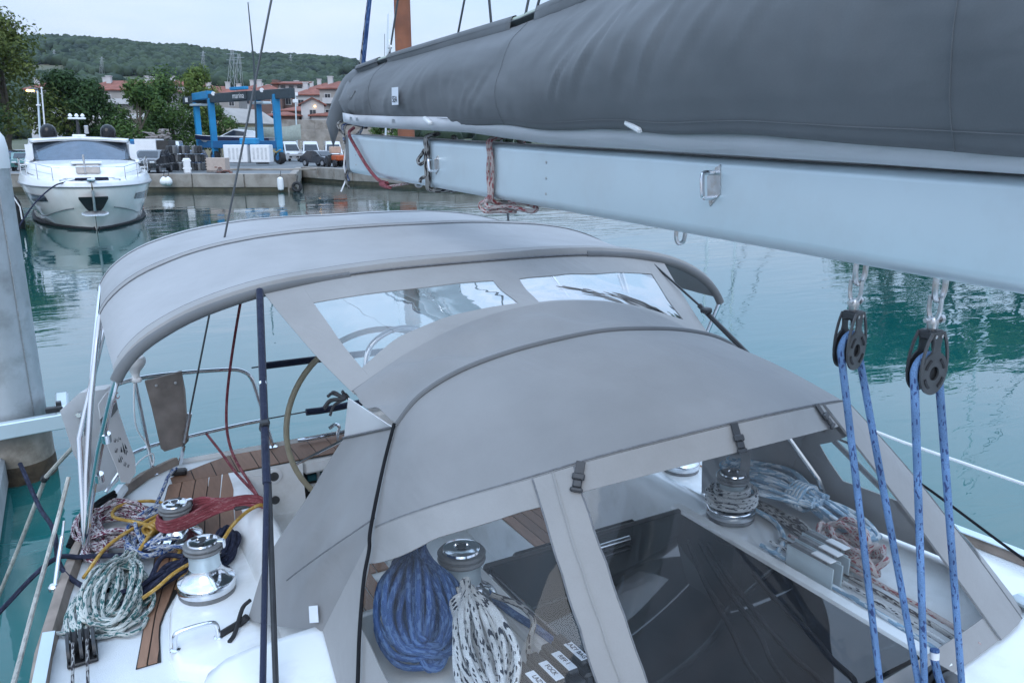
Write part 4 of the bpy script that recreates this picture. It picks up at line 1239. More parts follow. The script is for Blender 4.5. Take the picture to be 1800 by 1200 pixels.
# ------------------------------------------------------------------ winches
def winch(loc, label, s=1.0, rz=0.0, arm=True):
    t = thing('winch', label, 'winch', loc, 'deck winches', rz)
    def L_(o): return local(o, t)
    q = lambda pr: [(r * s, h * s) for r, h in pr]
    L_(MB().lathe(q([(.120, 0), (.122, .004), (.122, .018), (.119, .021)]), n=40).build('base_ring', 'grey_pl'))
    L_(MB().lathe(q([(.121, .021), (.125, .026), (.125, .060), (.121, .066), (.112, .070), (.096, .083), (.080, .100), (.071, .116), (.068, .128)]), n=40).build('skirt', 'chrome'))
    L_(MB().lathe(q([(.067, .124), (.066, .135), (.065, .175), (.067, .195), (.074, .203)]), n=36).build('drum', 'alu'))
    L_(MB().lathe(q([(.070, .200), (.081, .204), (.084, .211), (.081, .219), (.074, .222), (.082, .226), (.084, .233), (.078, .240), (.06, .241)]), n=36).build('self_tailing_jaw', 'grey_pl'))
    L_(MB().lathe(q([(.064, .238), (.066, .243), (.063, .250), (.045, .254), (.028, .254), (.026, .248), (.01, .247)]), n=32).build('cap', 'chrome'))
    L_(MB().lathe(q([(.018, .2545), (.017, .257), (.006, .257)]), n=8).build('handle_socket', 'black'))
    if arm:
        L_(MB().bbox((.068 * s, 0, .243 * s), (.045 * s, .028 * s, .010 * s), .003).bbox((.089 * s, 0, .228 * s), (.010 * s, .026 * s, .035 * s), .003).build('feeder_arm', 'chrome'))
        for a in (35, 155, 275):
            L_(MB().bbox((.042 * s * math.cos(R(a)), .042 * s * math.sin(R(a)), .2555 * s), (.028 * s, .014 * s, .004), .001, Matrix.Rotation(R(a + 60), 3, 'Z')).build('cap_mark', 'black'))
    return t
winch((-1.295, 3.40, 1.503), 'big chrome winch standing alone on the starboard coaming plinth', 1.0, R(-20))
winch((-1.345, 4.0, 1.455), 'chrome winch with faded red rope wound round it beside the teak deck', .95, R(10))
winch((-.575, 2.26, 1.818), 'dark-topped winch behind the near window pane beside the blue rope coil', 1.02, R(40), False)
winch((.80, 2.34, 1.815), 'winch with white flecked rope turns seen through the large middle pane', .86, 0, False)
winch((2 * XC + 1.295, 3.40, 1.503), 'small-looking chrome winch on the far coaming seen over the hatch', .9, 0)
def around_winch(c, r, z0, n, rr, m, nm, par):
    pts = [(c[0] + (r + rr) * math.cos(a), c[1] + (r + rr) * math.sin(a), z0 + rr * 1.9 * a / 6.283) for a in [6.283 * k / 20 for k in range(20 * n + 1)]]
    return MB().tube(pts, rr, 7).build(nm, m, par)
# white flecked rope on the port winch
pw = thing('winch_rope', 'white flecked rope wrapped on the winch behind the middle pane', 'rope', (.80, 2.34, 1.83))
around_winch((.80, 2.34), .095, 1.885, 3, .011, 'r_white', 'turns', pw)
around_winch((.80, 2.34), .062, 1.93, 2, .010, 'r_white', 'turns', pw)
# ------------------------------------------------------------------ rope helpers
rnd = random.Random(11)
def coil_pts(c, rx, ry, n, ang=0., jit=.02, zj=.02, droop=0., lift=.0):
    """n loose loops round c in the deck plane"""
    pts = []
    for k in range(n):
        ex, ey = rx * rnd.uniform(.72, 1.08), ry * rnd.uniform(.72, 1.08)
        ox, oy = rnd.uniform(-jit, jit), rnd.uniform(-jit, jit)
        a0 = ang + rnd.uniform(-.25, .25)
        for i in range(8):
            a = 2 * math.pi * i / 8
            x, y = ex * math.cos(a) + ox, ey * math.sin(a) + oy
            X, Y = x * math.cos(a0) - y * math.sin(a0), x * math.sin(a0) + y * math.cos(a0)
            pts.append((c[0] + X, c[1] + Y, c[2] + lift * k / n + abs(rnd.gauss(0, zj)) + droop * math.sin(a)))
    return pts
def coil(name, label, c, rx, ry, n, r, m, ang=0., jit=.02, zj=.02, extra=(), cat='rope', **kw):
    t = thing(name, label, cat, c)
    per = 4
    k = 0
    while k < n:
        q = min(per, n - k)
        MB().tube(smooth_path(coil_pts((c[0], c[1], c[2] + r), rx, ry, q, ang, jit, zj, lift=kw.get('lift', .03) * 1.0), 4), r, 7).build('loops', m, t)
        k += q
    for e in extra:
        MB().tube(smooth_path(e, 5), r, 7).build('tail', m, t)
    return t
def hank(name, label, top_, bot, w_, n, r, m, wrap=True, up=(0, 0, 1), bulge=.05):
    """a hank: long loops hanging from a wrapped neck"""
    top_, bot, up = Vector(top_), Vector(bot), Vector(up)
    ax = (bot - top_); L_ = ax.length; ax.normalize()
    sd = ax.cross(up).normalized(); up = sd.cross(ax).normalized()
    t = thing(name, label, 'rope', top_)
    for k in range(n):
        ln = L_ * rnd.uniform(.72, 1.02); wd_ = w_ * rnd.uniform(.12, 1.0); s0 = rnd.uniform(-.18, .18) * w_
        tw = rnd.uniform(-.4, .4); z_ = abs(rnd.gauss(0, 1)) * bulge
        def P(a, s, z): return top_ + ax * (a * ln) + sd * (s * wd_ + s0) + up * (z + r)
        pts = [P(-.12, tw * .1, .01 + z_ * .4), P(.05, -.10, z_ * .6), P(.35, -.38 + tw * .2, z_), P(.7, -.5, z_ * .8), P(.95, -.28, z_ * .4), P(1.0, .05, z_ * .5), P(.92, .32, z_ * .5), P(.65, .5, z_ * .9), P(.3, .36 + tw * .2, z_ * 1.1), P(.04, .10, z_ * .7), P(-.12, -tw * .1, .01 + z_ * .5)]
        MB().tube(smooth_path(pts, 4), r, 7).build('loop', m, t)
    if wrap:
        for k in range(5):
            c = top_ + ax * (L_ * (.02 + .035 * k)) + up * (bulge * .55)
            rr_ = w_ * .16 + .02
            MB().tube([c + (sd * math.cos(a) + up * math.sin(a) * .8) * rr_ for a in [6.283 * i / 16 for i in range(16)]], r, 7, closed=True).build('wrap_turn', m, t)
    return t
# ------------------------------------------------------------------ lines on the starboard quarter
hank('rope_hank', 'white and green flecked rope hank lying on the side deck above the double block', (-1.60, 3.80, 1.48), (-1.735, 3.34, 1.445), .27, 34, .0095, 'r_green', True, bulge=.05)
rope('deck_line', [(-1.90, 3.46, 1.455), (-1.84, 3.42, 1.46), (-1.74, 3.38, 1.46), (-1.64, 3.30, 1.458), (-1.58, 3.31, 1.46), (-1.55, 3.38, 1.46)], .0095, 'r_green', 'white green-flecked rope tail curling below its hank toward the double block')
coil('rope_pile', 'burgundy and white flecked rope heaped by the gunwale', (-1.60, 4.30, 1.445), .16, .20, 12, .0105, 'r_burg', .2, .06, .035)
coil('rope_pile', 'blue and white flecked rope tangled over the teak edge', (-1.42, 4.10, 1.46), .13, .27, 9, .0105, 'r_bluefleck', -.25, .05, .035,
     extra=([(-1.42, 4.4, 1.50), (-1.33, 4.72, 1.50), (-1.30, 4.9, 1.47), (-1.24, 4.98, 1.49)], [(-1.46, 4.15, 1.50), (-1.55, 3.95, 1.50), (-1.62, 3.85, 1.50), (-1.60, 3.74, 1.53)]))
yl = thing('yellow_line', 'thin yellow rope snaking among the rope heaps and past the big winch', 'rope', (-1.5, 4.1, 1.45))
for p in ([(-1.30, 3.92, 1.60), (-1.28, 4.30, 1.50), (-1.42, 4.52, 1.50), (-1.58, 4.47, 1.53), (-1.62, 4.30, 1.55), (-1.50, 4.13, 1.56), (-1.44, 4.06, 1.55)],
          [(-1.78, 3.86, 1.47), (-1.66, 4.02, 1.53), (-1.48, 4.16, 1.55), (-1.36, 4.24, 1.54), (-1.30, 4.20, 1.52)],
          [(-1.62, 3.72, 1.48), (-1.52, 3.92, 1.53), (-1.44, 4.05, 1.55), (-1.34, 4.14, 1.54), (-1.31, 4.0, 1.50), (-1.40, 3.80, 1.47), (-1.52, 3.68, 1.47), (-1.62, 3.66, 1.48)],
          [(-1.60, 3.45, 1.50), (-1.50, 3.50, 1.52), (-1.40, 3.56, 1.55), (-1.22, 3.60, 1.60), (-1.12, 3.68, 1.66), (-1.02, 3.80, 1.66), (-.94, 3.86, 1.64), (-.91, 3.88, 1.54)]):
    MB().tube(smooth_path(p, 6), .009, 7).build('strand', 'r_yellow', yl)
for k in range(6):
    c = Vector((-1.475 + .014 * k, 4.055 + .014 * k, 1.545))
    MB().tube([c + Vector((.7, -.7, 0)) * .032 * math.cos(a) + Vector((0, 0, 1)) * .026 * math.sin(a) for a in [6.283 * i / 14 for i in range(14)]], .009, 7, closed=True).build('wrap_turn', 'r_yellow', yl)
def bundle(name, label, pts, w_, n, r, m):
    t = thing(name, label, 'rope', pts[0])
    for k in range(n):
        off = Vector((rnd.uniform(-w_, w_), rnd.uniform(-w_, w_), abs(rnd.gauss(0, w_ * .7))))
        MB().tube(smooth_path([Vector(p) + off * (.55 + .45 * math.sin(i * 1.7 + k)) for i, p in enumerate(pts)], 5), r, 7).build('strand', m, t)
    return t
bundle('rope_bundle', 'dark navy rope bundle draped across the teak in front of the big winch', [(-1.60, 3.52, 1.46), (-1.50, 3.60, 1.475), (-1.40, 3.66, 1.485), (-1.33, 3.66, 1.50)], .050, 30, .012, 'r_navy')
bundle('rope_bundle', 'dark navy rope bundle heaped on the white slope behind the big winch', [(-1.21, 3.58, 1.51), (-1.16, 3.64, 1.52), (-1.12, 3.74, 1.54), (-1.13, 3.82, 1.54), (-1.20, 3.74, 1.515)], .032, 20, .012, 'r_navy')
bundle('rope_bundle', 'black rope bundle hung over the gunwale below the awning legs', [(-1.84, 4.30, 1.43), (-1.78, 4.42, 1.50), (-1.70, 4.56, 1.515), (-1.60, 4.66, 1.515)], .022, 8, .012, 'r_black')
rope('navy_line', [(-2.62, 4.0, .9), (-2.2, 4.05, 1.25), (-1.92, 4.08, 1.48), (-1.78, 4.02, 1.50), (-1.62, 3.95, 1.50), (-1.48, 3.93, 1.49)], .012, 'r_navy', 'navy mooring rope coming in over the gunwale from the left edge')
rope('navy_line', [(-2.05, 5.05, 1.66), (-1.97, 4.75, 1.50), (-1.90, 4.40, 1.50), (-1.87, 4.0, 1.48), (-1.76, 3.74, 1.47), (-1.66, 3.66, 1.48)], .012, 'r_navy', 'navy rope drooping from the cream mooring line to the deck')
coil('small_coil', 'small white rope coil with black sleeve lying against the black bundle', (-1.72, 4.06, 1.455), .05, .07, 4, .0095, 'r_burg', 0, .01, .02)
# red rope wound round the second winch
red = thing('red_rope', 'faded red rope wound round the second winch and draped over the coaming', 'rope', (-1.1, 4.05, 1.6))
for k in range(8):
    z_ = 1.580 + .012 * (k % 5); o_ = .006 * (k // 5); j = rnd.uniform(-.012, .012); h = .008 * (k % 4)
    MB().tube(smooth_path([(-.90 - o_, 3.86 + j, 1.53 - .03 * (k % 3)), (-.925, 3.91 + j, 1.615 + h), (-1.0 + j, 3.955 + j, 1.635 + h), (-1.10, 3.985 + j, 1.632 + h), (-1.20, 4.05 + j, z_ + .03), (-1.33, 4.085 + o_, z_), (-1.425 - o_, 4.02, z_), (-1.40, 3.925 - o_, z_ + .003), (-1.30, 3.915 - o_ + j, z_ + .012), (-1.16, 3.955 + j, z_ + .035), (-1.04, 3.94 + j, 1.63 + h), (-.94, 3.90 + j, 1.62 + h), (-.905, 3.85 + j, 1.56), (-.90, 3.80 + j, 1.46 - .02 * k)], 6), .0095, 7).build('strand', 'r_red', red)
rope('red_line', [(-1.02, 5.165, 1.607), (-.99, 4.80, 1.60), (-.97, 4.45, 1.60), (-.95, 3.95, 1.66)], .0085, 'r_red', 'single faded red line rising from the red coil to the stern rail')
rope('red_line', [(-.95, 3.95, 1.66), (-.95, 4.7, 1.66), (-.90, 5.02, 1.86), (-.78, 5.1, 2.35), (-.64, 5.1, 2.86)], .0085, 'r_red', 'faded red line slanting up behind the black strap to the awning')
MB().bbox((-1.03, 3.94, 1.625), (.09, .06, .02), .008).build('rope_guide', 'black', boat)
# double block on the side deck
db = thing('double_block', 'black double deck block with two thin ropes leading forward', 'pulley block', (-1.80, 3.26, 1.45))
for k, x in enumerate((-1.845, -1.80, -1.755)):
    MB().prism([(x - .006, 3.26 + .085 * math.cos(a), 1.495 + .045 * math.sin(a)) for a in [6.283 * i / 16 for i in range(16)]], (.012, 0, 0)).build('cheek', 'black', db)
for x in (-1.822, -1.778):
    MB().lathe([(.05, -.012), (.04, -.004), (.04, .004), (.05, .012)], (x, 3.27, 1.505), 'x', 20).build('sheave', 'blackrub', db)
    MB().lathe([(.012, -.02), (.012, .02)], (x, 3.27, 1.505), 'x', 12).build('axle', 'steel', db)
MB().bbox((-1.80, 3.26, 1.452), (.11, .16, .016), .004).build('base_plate', 'black', db)
for x in (-1.825, -1.775):
    MB().tube([(x, 3.22, 1.53), (x - .01, 2.9, 1.50), (x - .03, 2.4, 1.50), (x - .05, 1.5, 1.54)], .006, 6).build('thin_rope', 'r_greyfleck', db)
# chrome turnbuckle at the foot of the awning legs
tb = thing('turnbuckle', 'white and chrome turnbuckle at the gunwale below the awning legs', 'turnbuckle', (-1.90, 3.86, 1.47))
MB().tube([(-1.895, 3.84, 1.475), (-1.87, 3.93, 1.56), (-1.845, 3.99, 1.64)], .010, 10).build('barrel', 'chrome', tb)
MB().tube([(-1.845, 3.99, 1.64), (-1.83, 4.03, 1.70)], .006, 8).build('threaded_rod', 'steel', tb)
MB().lathe([(.022, 0), (.024, .02), (.016, .03)], (-1.90, 3.835, 1.455), 'z', 12).build('toggle', 'chrome', tb)
# ------------------------------------------------------------------ stern rail, stays, lifelines
def rail(mir, label):
    m_ = (lambda p: p) if mir > 0 else (lambda p: (2 * XC - p[0], p[1], p[2]))
    t = thing('stern_rail', label, 'rail', m_((-1.39, 5.13, 1.44)))
    MB().tube(smooth_path([m_(p) for p in [(-1.72, 4.62, 2.03), (-1.64, 4.84, 2.045), (-1.54, 5.02, 2.05), (-1.39, 5.13, 2.05), (-1.15, 5.17, 2.04), (-.90, 5.19, 2.02), (-.78, 5.195, 2.0), (-.71, 5.195, 1.94), (-.675, 5.195, 1.80), (-.64, 5.18, 1.62), (-.61, 5.16, 1.44)]], 6), .0135, 10).build('top_rail', 'chrome', t)
    MB().tube(smooth_path([m_(p) for p in [(-1.70, 4.66, 1.56), (-1.60, 4.96, 1.56), (-1.50, 5.08, 1.58), (-1.36, 5.14, 1.60), (-1.10, 5.165, 1.615), (-.80, 5.18, 1.63), (-.66, 5.18, 1.635)]], 6), .012, 10).build('middle_rail', 'chrome', t)
    MB().tube([m_((-1.405, 5.12, 2.04)), m_((-1.385, 5.12, 1.75)), m_((-1.365, 5.10, 1.43))], .0135, 10).build('post', 'chrome', t)
    MB().tube([m_((-1.70, 4.64, 2.03)), m_((-1.72, 4.66, 1.43))], .0135, 10).build('post', 'chrome', t)
    for x, y in ((-1.365, 5.10), (-.61, 5.16), (-1.72, 4.66)):
        MB().lathe([(.032, 0), (.032, .006), (.018, .014)], m_((x, y, dz(5) + (.016 if x == -.61 else .004))), 'z', 16).build('foot_plate', 'chrome', t)
    return t
rail(1, 'polished steel stern rail at the starboard quarter carrying a wooden pad')
rail(-1, 'polished steel stern rail on the port quarter behind the sprayhood')
for z_, za, zb, lab in ((2.0, 2.005, 1.985, 'upper navy padded line across the stern opening'), (1.64, 1.635, 1.66, 'lower navy padded line across the stern opening')):
    t = thing('padded_line', lab, 'lifeline', (-.2, 5.2, z_))
    MB().tube([(-.70 if z_ > 1.8 else -.66, 5.195, za), (-.55, 5.2, za), (.72 if z_ > 1.8 else .6, 5.2, zb), (.86, 5.195, zb)], .005, 6).build('wire', 'wire', t)
    MB().tube(smooth_path([(-.62 if z_ > 1.8 else -.36, 5.2, za), (-.2, 5.2, za - .004), (.2, 5.2, lerp(za, zb, .5)), (.65, 5.2, zb)], 6), .024, 10).build('pad', 'navy', t)
rope('backstay', [(-1.2, 5.15, 1.45), (-.56, 4.475, 4.22), (.08, 3.8, 7.0)], .006, 'wire', 'dark backstay wire running from the stern up past the awning out of frame', 'stay', smooth=False)
MB().tube([(-1.2, 5.15, 1.44), (-1.172, 5.12, 1.57)], .014, 8).build('chain_plate', 'chrome', boat)
bs_ = thing('rigging_screw', 'steel rigging screw low on the backstay behind the wooden pad', 'rigging screw', (-1.17, 5.12, 1.6))
MB().tube([(-1.165, 5.113, 1.60), (-1.12, 5.065, 1.80)], .015, 8).build('body', 'steel', bs_)
rope('backstay', [(1.36, 5.15, 1.45), (.72, 4.475, 4.22), (.08, 3.8, 7.0)], .0085, 'wire', 'second backstay wire on the port side reaching up behind the boom', 'stay', smooth=False)
# wooden outboard pad clamped on the rail
wp = thing('motor_pad', 'tapered grey-brown plywood outboard pad clamped on the stern rail', 'wooden pad', (-1.23, 5.1, 1.56))
MB().prism([(-1.352, 5.095, 2.035), (-1.137, 5.115, 2.062), (-1.128, 5.11, 1.93), (-1.138, 5.12, 1.60), (-1.165, 5.12, 1.575), (-1.285, 5.11, 1.56), (-1.305, 5.108, 1.585), (-1.33, 5.10, 1.86)], (.005, .03, 0)).build('board', 'wood_pad', wp, smooth=False)
for x in (-1.29, -1.18):
    MB().lathe([(.009, 0), (.009, -.004), (.004, -.005)], (x, 5.098, 2.0), 'y', 8).build('bolt', 'steel', wp)
an = thing('antenna_dome', 'white mushroom antenna dome on top of the stern rail', 'antenna', (-1.395, 5.12, 2.04))
MB().lathe([(.024, 0), (.022, .03), (.028, .05), (.055, .085), (.066, .105), (.067, .125), (.058, .142), (.03, .150), (.005, .152)], (-1.395, 5.125, 2.045), 'z', 24).build('dome', 'white_pl', an)
MB().bbox((-1.395, 5.125, 2.045), (.06, .05, .03), .008).build('clamp', 'white_pl', an)
rope('antenna_lead', [(-1.41, 5.10, 2.03), (-1.43, 5.08, 1.86), (-1.425, 5.08, 1.74), (-1.385, 5.09, 1.64), (-1.37, 5.09, 1.52), (-1.36, 5.08, 1.50), (-1.355, 5.08, 1.57), (-1.42, 5.05, 1.56), (-1.48, 5.02, 1.52)], .0045, 'white_pl', 'thin white cord hanging from the antenna dome down the rail post', 'cord')
# white lifebuoy bag with printed icons
bag = thing('lifebuoy_bag', 'white cloth rescue bag with printed icons and red letters hung behind the awning legs', 'bag', (-1.68, 4.65, 1.6))
P_ = lambda *a: Vector(a)
lf = [P_(-1.80, 4.60, 2.075), P_(-1.70, 4.66, 2.14), P_(-1.57, 4.76, 2.115), P_(-1.585, 4.74, 1.85), P_(-1.61, 4.68, 1.56), P_(-1.69, 4.60, 1.58), P_(-1.765, 4.57, 1.83)]
MB().prism(lf, (.045, .09, .0)).build('body', 'white_bag', bag)
pf = [[P_(-1.62, 4.60, 2.08), P_(-1.575, 4.66, 2.12), P_(-1.535, 4.72, 2.13)], [P_(-1.62, 4.58, 1.95), P_(-1.56, 4.64, 1.97), P_(-1.525, 4.70, 1.99)], [P_(-1.60, 4.57, 1.83), P_(-1.54, 4.62, 1.83), P_(-1.50, 4.68, 1.84)], [P_(-1.575, 4.57, 1.72), P_(-1.53, 4.61, 1.71), P_(-1.475, 4.66, 1.72)], [P_(-1.56, 4.58, 1.62), P_(-1.52, 4.60, 1.60), P_(-1.48, 4.64, 1.64)]]
MB().grid(pf, .004).build('printed_flap', 'white_bag', bag)
MB().grid([[p + P_(0, -.004, 0) for p in (P_(-1.62, 4.585, 2.0), P_(-1.56, 4.645, 2.03), P_(-1.53, 4.705, 2.05))], [p + P_(0, -.004, 0) for p in (P_(-1.62, 4.58, 1.965), P_(-1.56, 4.64, 1.99), P_(-1.527, 4.70, 2.01))]], .002).build('grey_stripe', 'grey_pl', bag)
fm = frame((-1.553, 4.662, 2.075), (.045, .06, .025), (0, 0, 1))
text_mesh('letters', 'TEC', .050, 'red_print', bag, fm @ Matrix.Translation((0.01, 0, .016)))
for k, (u_, v_, s_) in enumerate(((.35, .30, .010), (.55, .34, .013), (.25, .45, .012), (.62, .50, .022), (.30, .62, .016), (.70, .58, .012), (.45, .74, .010), (.60, .80, .008))):
    q = lerp(lerp(pf[1][0], pf[1][2], u_), lerp(pf[4][0], pf[4][2], u_), v_) + P_(.008, -.014, .0)
    s_ *= 1.8
    im = frame(q, (.05, .06, .01), (0, 0, 1))
    ib = MB()
    for a in range(3):
        ib.add([im @ Vector((s_ * (-.6 + .5 * a), -s_ * .8 * ((a % 2) + .4), .001)), im @ Vector((s_ * (-.2 + .5 * a), -s_ * .6, .001)), im @ Vector((s_ * (-.3 + .4 * a), s_ * (.5 + .4 * (a % 2)), .001))], [(0, 1, 2)])
    ib.build('printed_icon', 'print', bag, smooth=False)
MB().tube([(-1.64, 4.58, 1.58), (-1.52, 4.66, 1.70)], .011, 8).build('holder_bar', 'chrome', bag)
# lifelines and lines on the port side
ll = thing('lifeline', 'white port lifeline wire running forward above the far side deck', 'lifeline', (2.05, 2.0, 1.9))
MB().tube([(2 * XC + 1.70, 4.64, 1.98), (2.06, 3.3, 1.945), (2.09, 2.4, 1.905), (2.08, 1.0, 1.92), (1.98, -.6, 1.96)], .0085, 8).build('wire', 'white_pl', ll)
for y in (3.3, .6, -1.2):
    MB().tube([(XC + hb(y) - .05, y, dz(y)), (XC + hb(y) - .06, y, 1.95)], .0125, 8).build('stanchion', 'chrome', ll)
rope('dark_line', [(1.95, 3.0, 1.86), (2.02, 2.4, 1.79), (2.0, 1.7, 1.60), (1.95, 1.2, 1.5)], .007, 'r_black', 'thin black line slanting along the far side deck under the lifeline')
# mooring lines over the starboard side
rope('mooring_line', [(-1.75, 4.62, 1.87), (-1.93, 4.98, 1.58), (-2.15, 5.3, 1.03), (-2.42, 5.7, .38), (-2.55, 5.9, .05)], .012, 'r_cream', 'cream mooring rope slanting down to the water at the left edge', 'rope', smooth=False)
MB().tube([(-1.93, 4.98, 1.58), (-1.945, 5.0, 1.555)], .021, 8).build('rope_sleeve', 'blackrub', bpy.data.objects['mooring_line'])
rope('mooring_line', [(-1.80, 4.46, 1.75), (-1.88, 4.28, 1.57), (-1.985, 3.8, 1.42), (-2.055, 3.3, 1.36), (-2.10, 2.8, 1.40), (-2.12, 1.8, 1.5)], .011, 'r_cream', 'cream rope running along the outside of the hull at lower left')
# ------------------------------------------------------------------ helm
wh = thing('steering_wheel', 'large leather-rimmed steering wheel partly hidden behind the sprayhood', 'steering wheel', (-.17, 4.22, 1.85))
c = Vector((-.165, 4.22, 1.85)); rw = .555
MB().tube([c + Vector((rw * math.cos(a), 0, rw * math.sin(a))) for a in [6.283 * k / 64 for k in range(64)]], .0165, 10, closed=True).build('rim', 'leather', wh)
for k in range(5):
    a = 6.283 * k / 5 + .95
    MB().cyl(c, c + Vector((rw * math.cos(a), 0, rw * math.sin(a))), .008, n=8).build('spoke', 'chrome', wh)
MB().lathe([(.05, -.03), (.06, 0), (.04, .03)], c, 'y', 20).build('hub', 'chrome', wh)
pd = thing('helm_pedestal', 'white steering pedestal with curved chrome guard seen through the link panel window', 'pedestal', (-.165, 4.10, .8))
MB().bbox((-.165, 4.09, 1.40), (.22, .16, 1.2), .04).build('column', 'gelcoat', pd)
MB().bbox((-.165, 4.07, 2.07), (.32, .17, .17), .04).build('instrument_pod', 'gelcoat', pd)
MB().tube(smooth_path([(-.315, 4.03, 2.05), (-.30, 4.03, 2.28), (-.255, 4.03, 2.38), (-.13, 4.03, 2.44), (.0, 4.03, 2.43), (.06, 4.03, 2.37), (.075, 4.03, 2.2), (.08, 4.03, 2.05)], 6), .0155, 10).build('guard_rail', 'chrome', pd)
MB().lathe([(.05, 0), (.05, .012), (.03, .02)], (-.165, 4.05, 2.155), 'z', 20).build('compass', 'black', pd)
rc = thing('rail_socket', 'small chrome fitting on the aft coaming beside the white flap', 'fitting', (-.22, 4.98, 1.44))
MB().tube(smooth_path([(-.235, 4.9, 1.44), (-.235, 4.9, 1.54), (-.22, 4.9, 1.60), (-.25, 4.9, 1.62), (-.29, 4.9, 1.60)], 5), .012, 8).build('hook', 'chrome', rc)
rope('stern_tube', [(-.45, 5.12, 1.47), (.9, 5.12, 1.47)], .011, 'chrome', 'low chrome tube along the stern edge behind the wheel', 'rail', smooth=False)
# ------------------------------------------------------------------ gear under the sprayhood, starboard side
hank('rope_hank', 'dark blue rope hank hanging behind the near window pane', (-.76, 2.28, 2.05), (-.84, 2.0, 1.84), .26, 26, .0105, 'r_bluedk', True, up=(0, -.5, .86), bulge=.06)
hank('rope_hank', 'white black-flecked rope hank in the bottom of the near window pane', (-.66, 2.06, 1.99), (-.72, 1.70, 1.83), .17, 18, .0115, 'r_white', True, up=(-.1, -.3, .95), bulge=.05)
rope('navy_lead', [(-.50, 2.25, 1.90), (-.47, 2.12, 1.875), (-.44, 1.98, 1.875), (-.42, 1.84, 1.875), (-.40, 1.6, 1.875)], .013, 'r_bluedk', 'dark blue rope leading from the near winch into the clutches')
rope('grey_lead', [(-.53, 2.12, 1.95), (-.47, 2.03, 1.94), (-.46, 1.96, 1.92), (-.51, 1.90, 1.89), (-.545, 1.83, 1.88), (-.54, 1.70, 1.88)], .010, 'r_greyfleck', 'grey flecked rope bowed between the near winch and the clutches')
sheet_labels = ('LAZY BAG', 'RIFF 1', 'FOCK', 'LAZY')
for k in range(4):
    x = -.44 - .058 * k; y0 = 1.745 - .02 * k
    lab = ('rightmost of four black rope clutches in the near window pane', 'second black rope clutch from the hatch in the near window pane', 'third black rope clutch from the hatch in the near window pane', 'leftmost of four black rope clutches in the near window pane')[k]
    t = thing('rope_clutch', lab, 'rope clutch', (x, y0, 1.82), 'rope clutches under the near pane')
    MB().bbox((x, y0, 1.875), (.052, .20, .09), .008).build('body', 'black', t)
    MB().bbox((x, y0 + .015, 1.928), (.034, .17, .02), .006, Matrix.Rotation(-.06, 3, 'X')).build('lever', 'black', t)
    MB().bbox((x, y0 - .01, 1.9395), (.030, .10, .003), .001, Matrix.Rotation(-.06, 3, 'X')).build('label', 'label', t)
    text_mesh('label_text', sheet_labels[k], .021, 'print', t, frame((x, y0 - .01, 1.9425), (0, -1, .06), (1, 0, 0)))
MB().bbox((-.527, 1.72, 1.824), (.26, .26, .014), .004).build('clutch_base', 'white_pl', boat)
# starboard cockpit: white frame board and brown cushion seen through the pane
MB().bbox((-.94, 2.80, 1.36), (.30, .04, .42), .02, Matrix.Rotation(.3, 3, 'Z')).build('cockpit_locker_frame', 'gelcoat', boat)
MB().bbox((-.80, 2.84, 1.20), (.16, .10, .50), .01).build('companionway_post', 'teak', boat)
# ------------------------------------------------------------------ gear under the sprayhood, port side
hank('rope_hank', 'pale blue rope hank behind the middle pane near the far clutches', (1.06, 2.13, 1.90), (1.02, 2.62, 1.90), .30, 20, .0095, 'r_cyan', True, up=(0, 0, 1), bulge=.05)
hank('rope_hank', 'short end of the pale blue rope hank lying forward of its wraps', (1.08, 2.16, 1.89), (1.13, 1.84, 1.84), .16, 10, .0095, 'r_cyan', False, up=(0, 0, 1), bulge=.035)
coil('rope_pile', 'white flecked rope folded beside the far rope clutches', (.93, 1.80, 1.83), .06, .17, 8, .013, 'r_redfleck', -.25, .025, .04)
for k in range(3):
    x = .70 + .065 * k; y0 = 1.80 + .02 * k
    t = thing('rope_clutch', ('nearest of three grey clutches behind the middle pane', 'middle one of three grey clutches behind the middle pane', 'farthest of three grey clutches behind the middle pane')[k], 'rope clutch', (x, y0, 1.82), 'rope clutches under the middle pane')
    MB().bbox((x - .026, y0, 1.87), (.006, .22, .10), .003).build('side_plate', 'alu', t)
    MB().bbox((x + .026, y0, 1.87), (.006, .22, .10), .003).build('side_plate', 'alu', t)
    MB().bbox((x, y0 + .03, 1.90), (.040, .16, .05), .01).build('lever', 'grey_pl', t)
    MB().bbox((x, y0 - .04, 1.928), (.036, .09, .006), .002).build('top_plate', 'white_pl', t)
for k, m_ in enumerate(('r_cyan', 'r_white', 'r_greyfleck', 'r_redfleck')):
    x = .685 + .055 * k
    rope('deck_lead', [(x, 2.05, 1.845), (x, 1.8, 1.845), (x - .005, 1.5, 1.845), (x - .02, 1.30, 1.845), (x - .04, 1.22, 1.845)], .0095, m_,
         ('pale blue line leading forward under the middle pane', 'white flecked line leading forward under the middle pane', 'grey flecked line leading forward under the middle pane', 'outermost red-flecked line leading forward under the middle pane')[k], group='lines leading forward under the hood')
rope('blue_lead', [(.88, 2.30, 1.86), (.90, 2.18, 1.84), (.82, 2.05, 1.838), (.70, 1.98, 1.838)], .011, 'r_cyan', 'pale blue line curving from the far winch to the clutches')
bundle('rope_bundle', 'shadowed grey rope heap beneath the pale blue hank', [(.98, 2.42, 1.83), (.96, 2.25, 1.83), (.93, 2.08, 1.83), (.90, 1.95, 1.83)], .05, 8, .012, 'r_greyfleck')
HL = ([(.413, 2.186), (.119, 1.645), (.016, 1.41)], [(.454, 2.163), (.193, 1.603), (.083, 1.372)], [(.468, 2.128), (.238, 1.596), (.18, 1.317)], [(.466, 1.88), (.333, 1.489), (.281, 1.30)])  # dark reflections in the hatch, modelled as thin black strands on its surface
